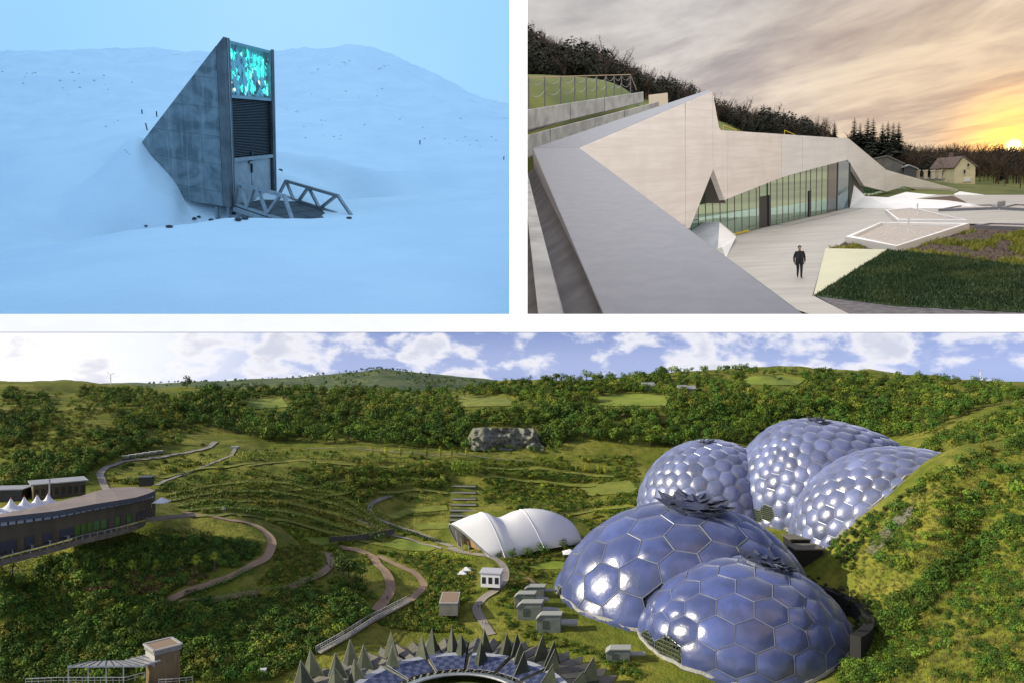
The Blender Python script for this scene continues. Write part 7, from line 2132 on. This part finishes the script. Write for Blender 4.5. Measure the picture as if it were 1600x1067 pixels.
for i, (pts_, mt_, lb_) in enumerate(arcs):
    hedge('hedge', pts_, 8, 6.5, mt_, lb_, 40 + i, 9, .7)
    path('grass_terrace', [(u, v + 7) for u, v in pts_], 5.5, m_lawno, 'pale grass strip below the ' + lb_, .6)
# ------------------------------------------------------------------ uncountable growth
zone('back_wood', [(240, 640), (330, 615), (430, 606), (740, 606), (800, 598), (950, 590), (1060, 580), (1200, 577), (1400, 590), (1600, 604), (1600, 628), (1520, 640), (1450, 680), (1300, 690), (1050, 700), (930, 690), (700, 702), (560, 696), (400, 690), (330, 668)], 3300, .8, 1.75, TD + TM, 'dense mixed woodland on the far slope', 'woodland', 1)
zone('cliff_foot_wood', [(705, 701), (870, 701), (872, 709), (705, 709)], 60, .3, .75, TD + TM, 'small trees along the foot of the rock face', 'trees', 51, respect=False)
zone('cliff_side_wood', [(700, 676), (730, 672), (732, 705), (700, 705)], 34, .7, 1.5, TD + TM, 'trees at the left end of the rock face', 'trees', 52, respect=False)
zone('cliff_end_wood', [(842, 672), (872, 676), (872, 705), (842, 705)], 34, .7, 1.5, TD + TM, 'trees at the right end of the rock face', 'trees', 53, respect=False)
zone('back_wood_pale', [(300, 640), (600, 606), (1000, 600), (1400, 600), (1600, 612), (1500, 645), (1000, 650), (600, 650), (400, 660)], 800, .7, 1.5, TO + TM, 'paler trees among the far woodland', 'woodland', 2, .48)
zone('left_wood', [(0, 608), (240, 608), (330, 655), (300, 690), (190, 712), (140, 735), (120, 755), (0, 770)], 1500, .45, 1.05, TD + TM + TO[:1], 'wooded hillside behind the visitor building', 'woodland', 3, .40, .02)
zone('left_wood_scrub', [(0, 608), (240, 608), (330, 655), (300, 690), (190, 712), (140, 735), (120, 755), (0, 770)], 1200, .7, 1.7, BO + BM, 'olive scrub in gaps of the left hillside wood', 'scrub', 4, .35)
zone('terrace_shrubs', [(165, 750), (200, 725), (330, 705), (420, 700), (560, 705), (700, 718), (705, 760), (700, 790), (600, 780), (560, 806), (690, 850), (560, 838), (470, 835), (400, 810), (300, 800), (255, 775)], 1300, .6, 1.4, BD + BM + BO, 'mixed shrubs over the terraced hill', 'shrubs', 5, .50, .05)
zone('terrace_trees', [(440, 735), (560, 725), (690, 728), (700, 760), (600, 772), (560, 790), (500, 770)], 260, .5, .95, TM + TO, 'loose small trees on the terraced hill', 'trees', 6, .42)
zone('lower_slope', [(0, 905), (120, 890), (250, 885), (340, 885), (300, 935), (260, 950), (400, 935), (505, 900), (570, 910), (600, 960), (540, 985), (480, 1030), (420, 1067), (0, 1067)], 2400, .8, 2.3, BD * 2 + BM + BO[:1], 'dark planted slope below the tan path', 'shrubs', 7, .30, .03)
zone('lower_slope_olive', [(300, 950), (500, 905), (600, 960), (500, 1020), (430, 1060), (300, 1060)], 500, .7, 1.6, BO + BM, 'olive shrubs on the slope by the footbridge', 'shrubs', 8, .42)
zone('palm_bed', [(20, 960), (60, 940), (120, 930), (230, 925), (250, 945), (240, 960), (120, 968), (30, 975)], 420, .6, 1.1, BY + palms[:0], 'bed of bright fan-leaved plants at left', 'plants', 9)
zone('russet_bed', [(130, 925), (180, 905), (300, 895), (335, 905), (260, 930), (200, 925)], 260, .8, 1.5, BR + BO[:1], 'russet shrubs above the bright plant bed', 'shrubs', 10)
zone('hedge_bank', [(130, 860), (250, 842), (340, 842), (405, 850), (410, 872), (370, 890), (330, 880), (200, 890), (60, 898), (60, 880)], 900, .9, 1.9, BD * 2 + BM, 'rounded dark shrubs behind the palm row', 'shrubs', 11)
zone('bank_by_path', [(430, 855), (480, 850), (505, 868), (500, 890), (460, 908), (400, 915), (430, 880)], 600, .5, 1.0, BM + BO, 'close shrubs on the bank inside the path bend', 'shrubs', 12)
zone('middle_shrubs', [(530, 885), (585, 862), (700, 866), (740, 885), (740, 930), (700, 960), (740, 990), (640, 985), (590, 975), (640, 950), (670, 920), (640, 885), (600, 880)], 1500, .5, 1.3, BD + BM + BO, 'mixed shrubs between the paths and the spiked roof', 'shrubs', 13)
zone('strip_shrubs', [(440, 822), (560, 842), (530, 866), (470, 850)], 380, .5, 1.2, BM + BY, 'yellow-green shrubs near the lawn', 'shrubs', 14)
zone('dome_shrubs', [(765, 880), (860, 858), (1000, 800), (1000, 830), (880, 900), (830, 920), (800, 970), (880, 1000), (1000, 1040), (1000, 1067), (930, 1030), (800, 990), (770, 950), (790, 920)], 900, .5, 1.2, BM + BO + BD, 'shrubs between the grey path and the big dome', 'shrubs', 15, .3)
zone('terrace_rows', [(745, 715), (860, 715), (990, 712), (1010, 800), (920, 830), (900, 812), (760, 790)], 1900, .5, 1.5, BM + BO + BD + BY[:1], 'planted rows and scrub behind the tent', 'shrubs', 16, .40, .05)
zone('slope_grass', [(1320, 1067), (1340, 960), (1330, 880), (1370, 800), (1440, 730), (1600, 690), (1600, 1067)], 4200, .6, 1.4, TU, 'rough dry grass over the right-hand slope', 'grass', 17, 0, .03, False)
zone('slope_scrub', [(1330, 1067), (1350, 960), (1335, 880), (1380, 795), (1440, 730), (1600, 680), (1600, 1067)], 1100, .6, 1.6, BM + BD * 2, 'patches of scrub over the right-hand slope', 'scrub', 18, .48, .02, False)
zone('slope_foot_bushes', [(1290, 850), (1340, 790), (1420, 728), (1455, 712), (1440, 760), (1390, 800), (1350, 850), (1330, 900)], 420, .7, 1.4, BD + BK[:1], 'dark bushes where the slope meets the rear dome', 'shrubs', 19, 0, .03, False)
zone('slope_top_trees', [(1430, 712), (1480, 680), (1600, 632), (1600, 700), (1520, 712)], 480, .5, 1.1, TM + TD + TO[:1], 'trees along the top of the right-hand slope', 'trees', 20, .35)
zone('right_gully', [(1400, 950), (1440, 900), (1520, 850), (1600, 790), (1600, 830), (1500, 900), (1440, 960), (1400, 1000)], 330, .9, 2.0, BD, 'dark band of bushes climbing the right-hand slope', 'shrubs', 21, .3, .03, False)
zone('right_base', [(1310, 1067), (1330, 990), (1360, 940), (1390, 960), (1390, 1067)], 260, .9, 2.0, BD + BM, 'bushes at the foot of the right-hand slope', 'shrubs', 22, 0, .03, False)
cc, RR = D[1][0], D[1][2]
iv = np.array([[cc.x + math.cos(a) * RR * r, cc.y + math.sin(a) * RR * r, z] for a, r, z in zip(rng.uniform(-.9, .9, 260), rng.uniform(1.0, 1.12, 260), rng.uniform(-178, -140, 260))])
gn_scatter(S, 'dark_fringe_leaves', iv, rng.uniform(.6, 1.3, len(iv)), BK, 'near-black leaves added to the dark fringe behind the front dome', 'ivy', 23)  # near-black leaves added to thicken the dark fringe beside the dome
zone('far_hedges', [(250, 600), (500, 594), (740, 598), (740, 606), (300, 610)], 10, 1, 2, TD, 'far hedgerows', 'hedgerow', 24)
# hedgerows and copses on the far hills
r_ = np.random.default_rng(31); pts = []
for _ in range(1500):
    s = r_.uniform(-.55, .12); y = r_.uniform(1900, 3700)
    x = s * y
    if vnoise(np.array([x * .006]), np.array([y * .004]), 15, 2)[0] < .5: continue
    i = np.clip(np.searchsorted(far_y, y), 1, len(far_y) - 1); j = int(np.clip(np.searchsorted(far_s, s), 0, len(far_s) - 1)); pts.append((x, y, ZZ2[i, j] - 1))
gn_scatter(S, 'far_copses', np.array(pts), r_.uniform(.9, 1.8, len(pts)), TD + TM[:1], 'dark copses and hedgerows over the distant hills', 'woodland', 25)
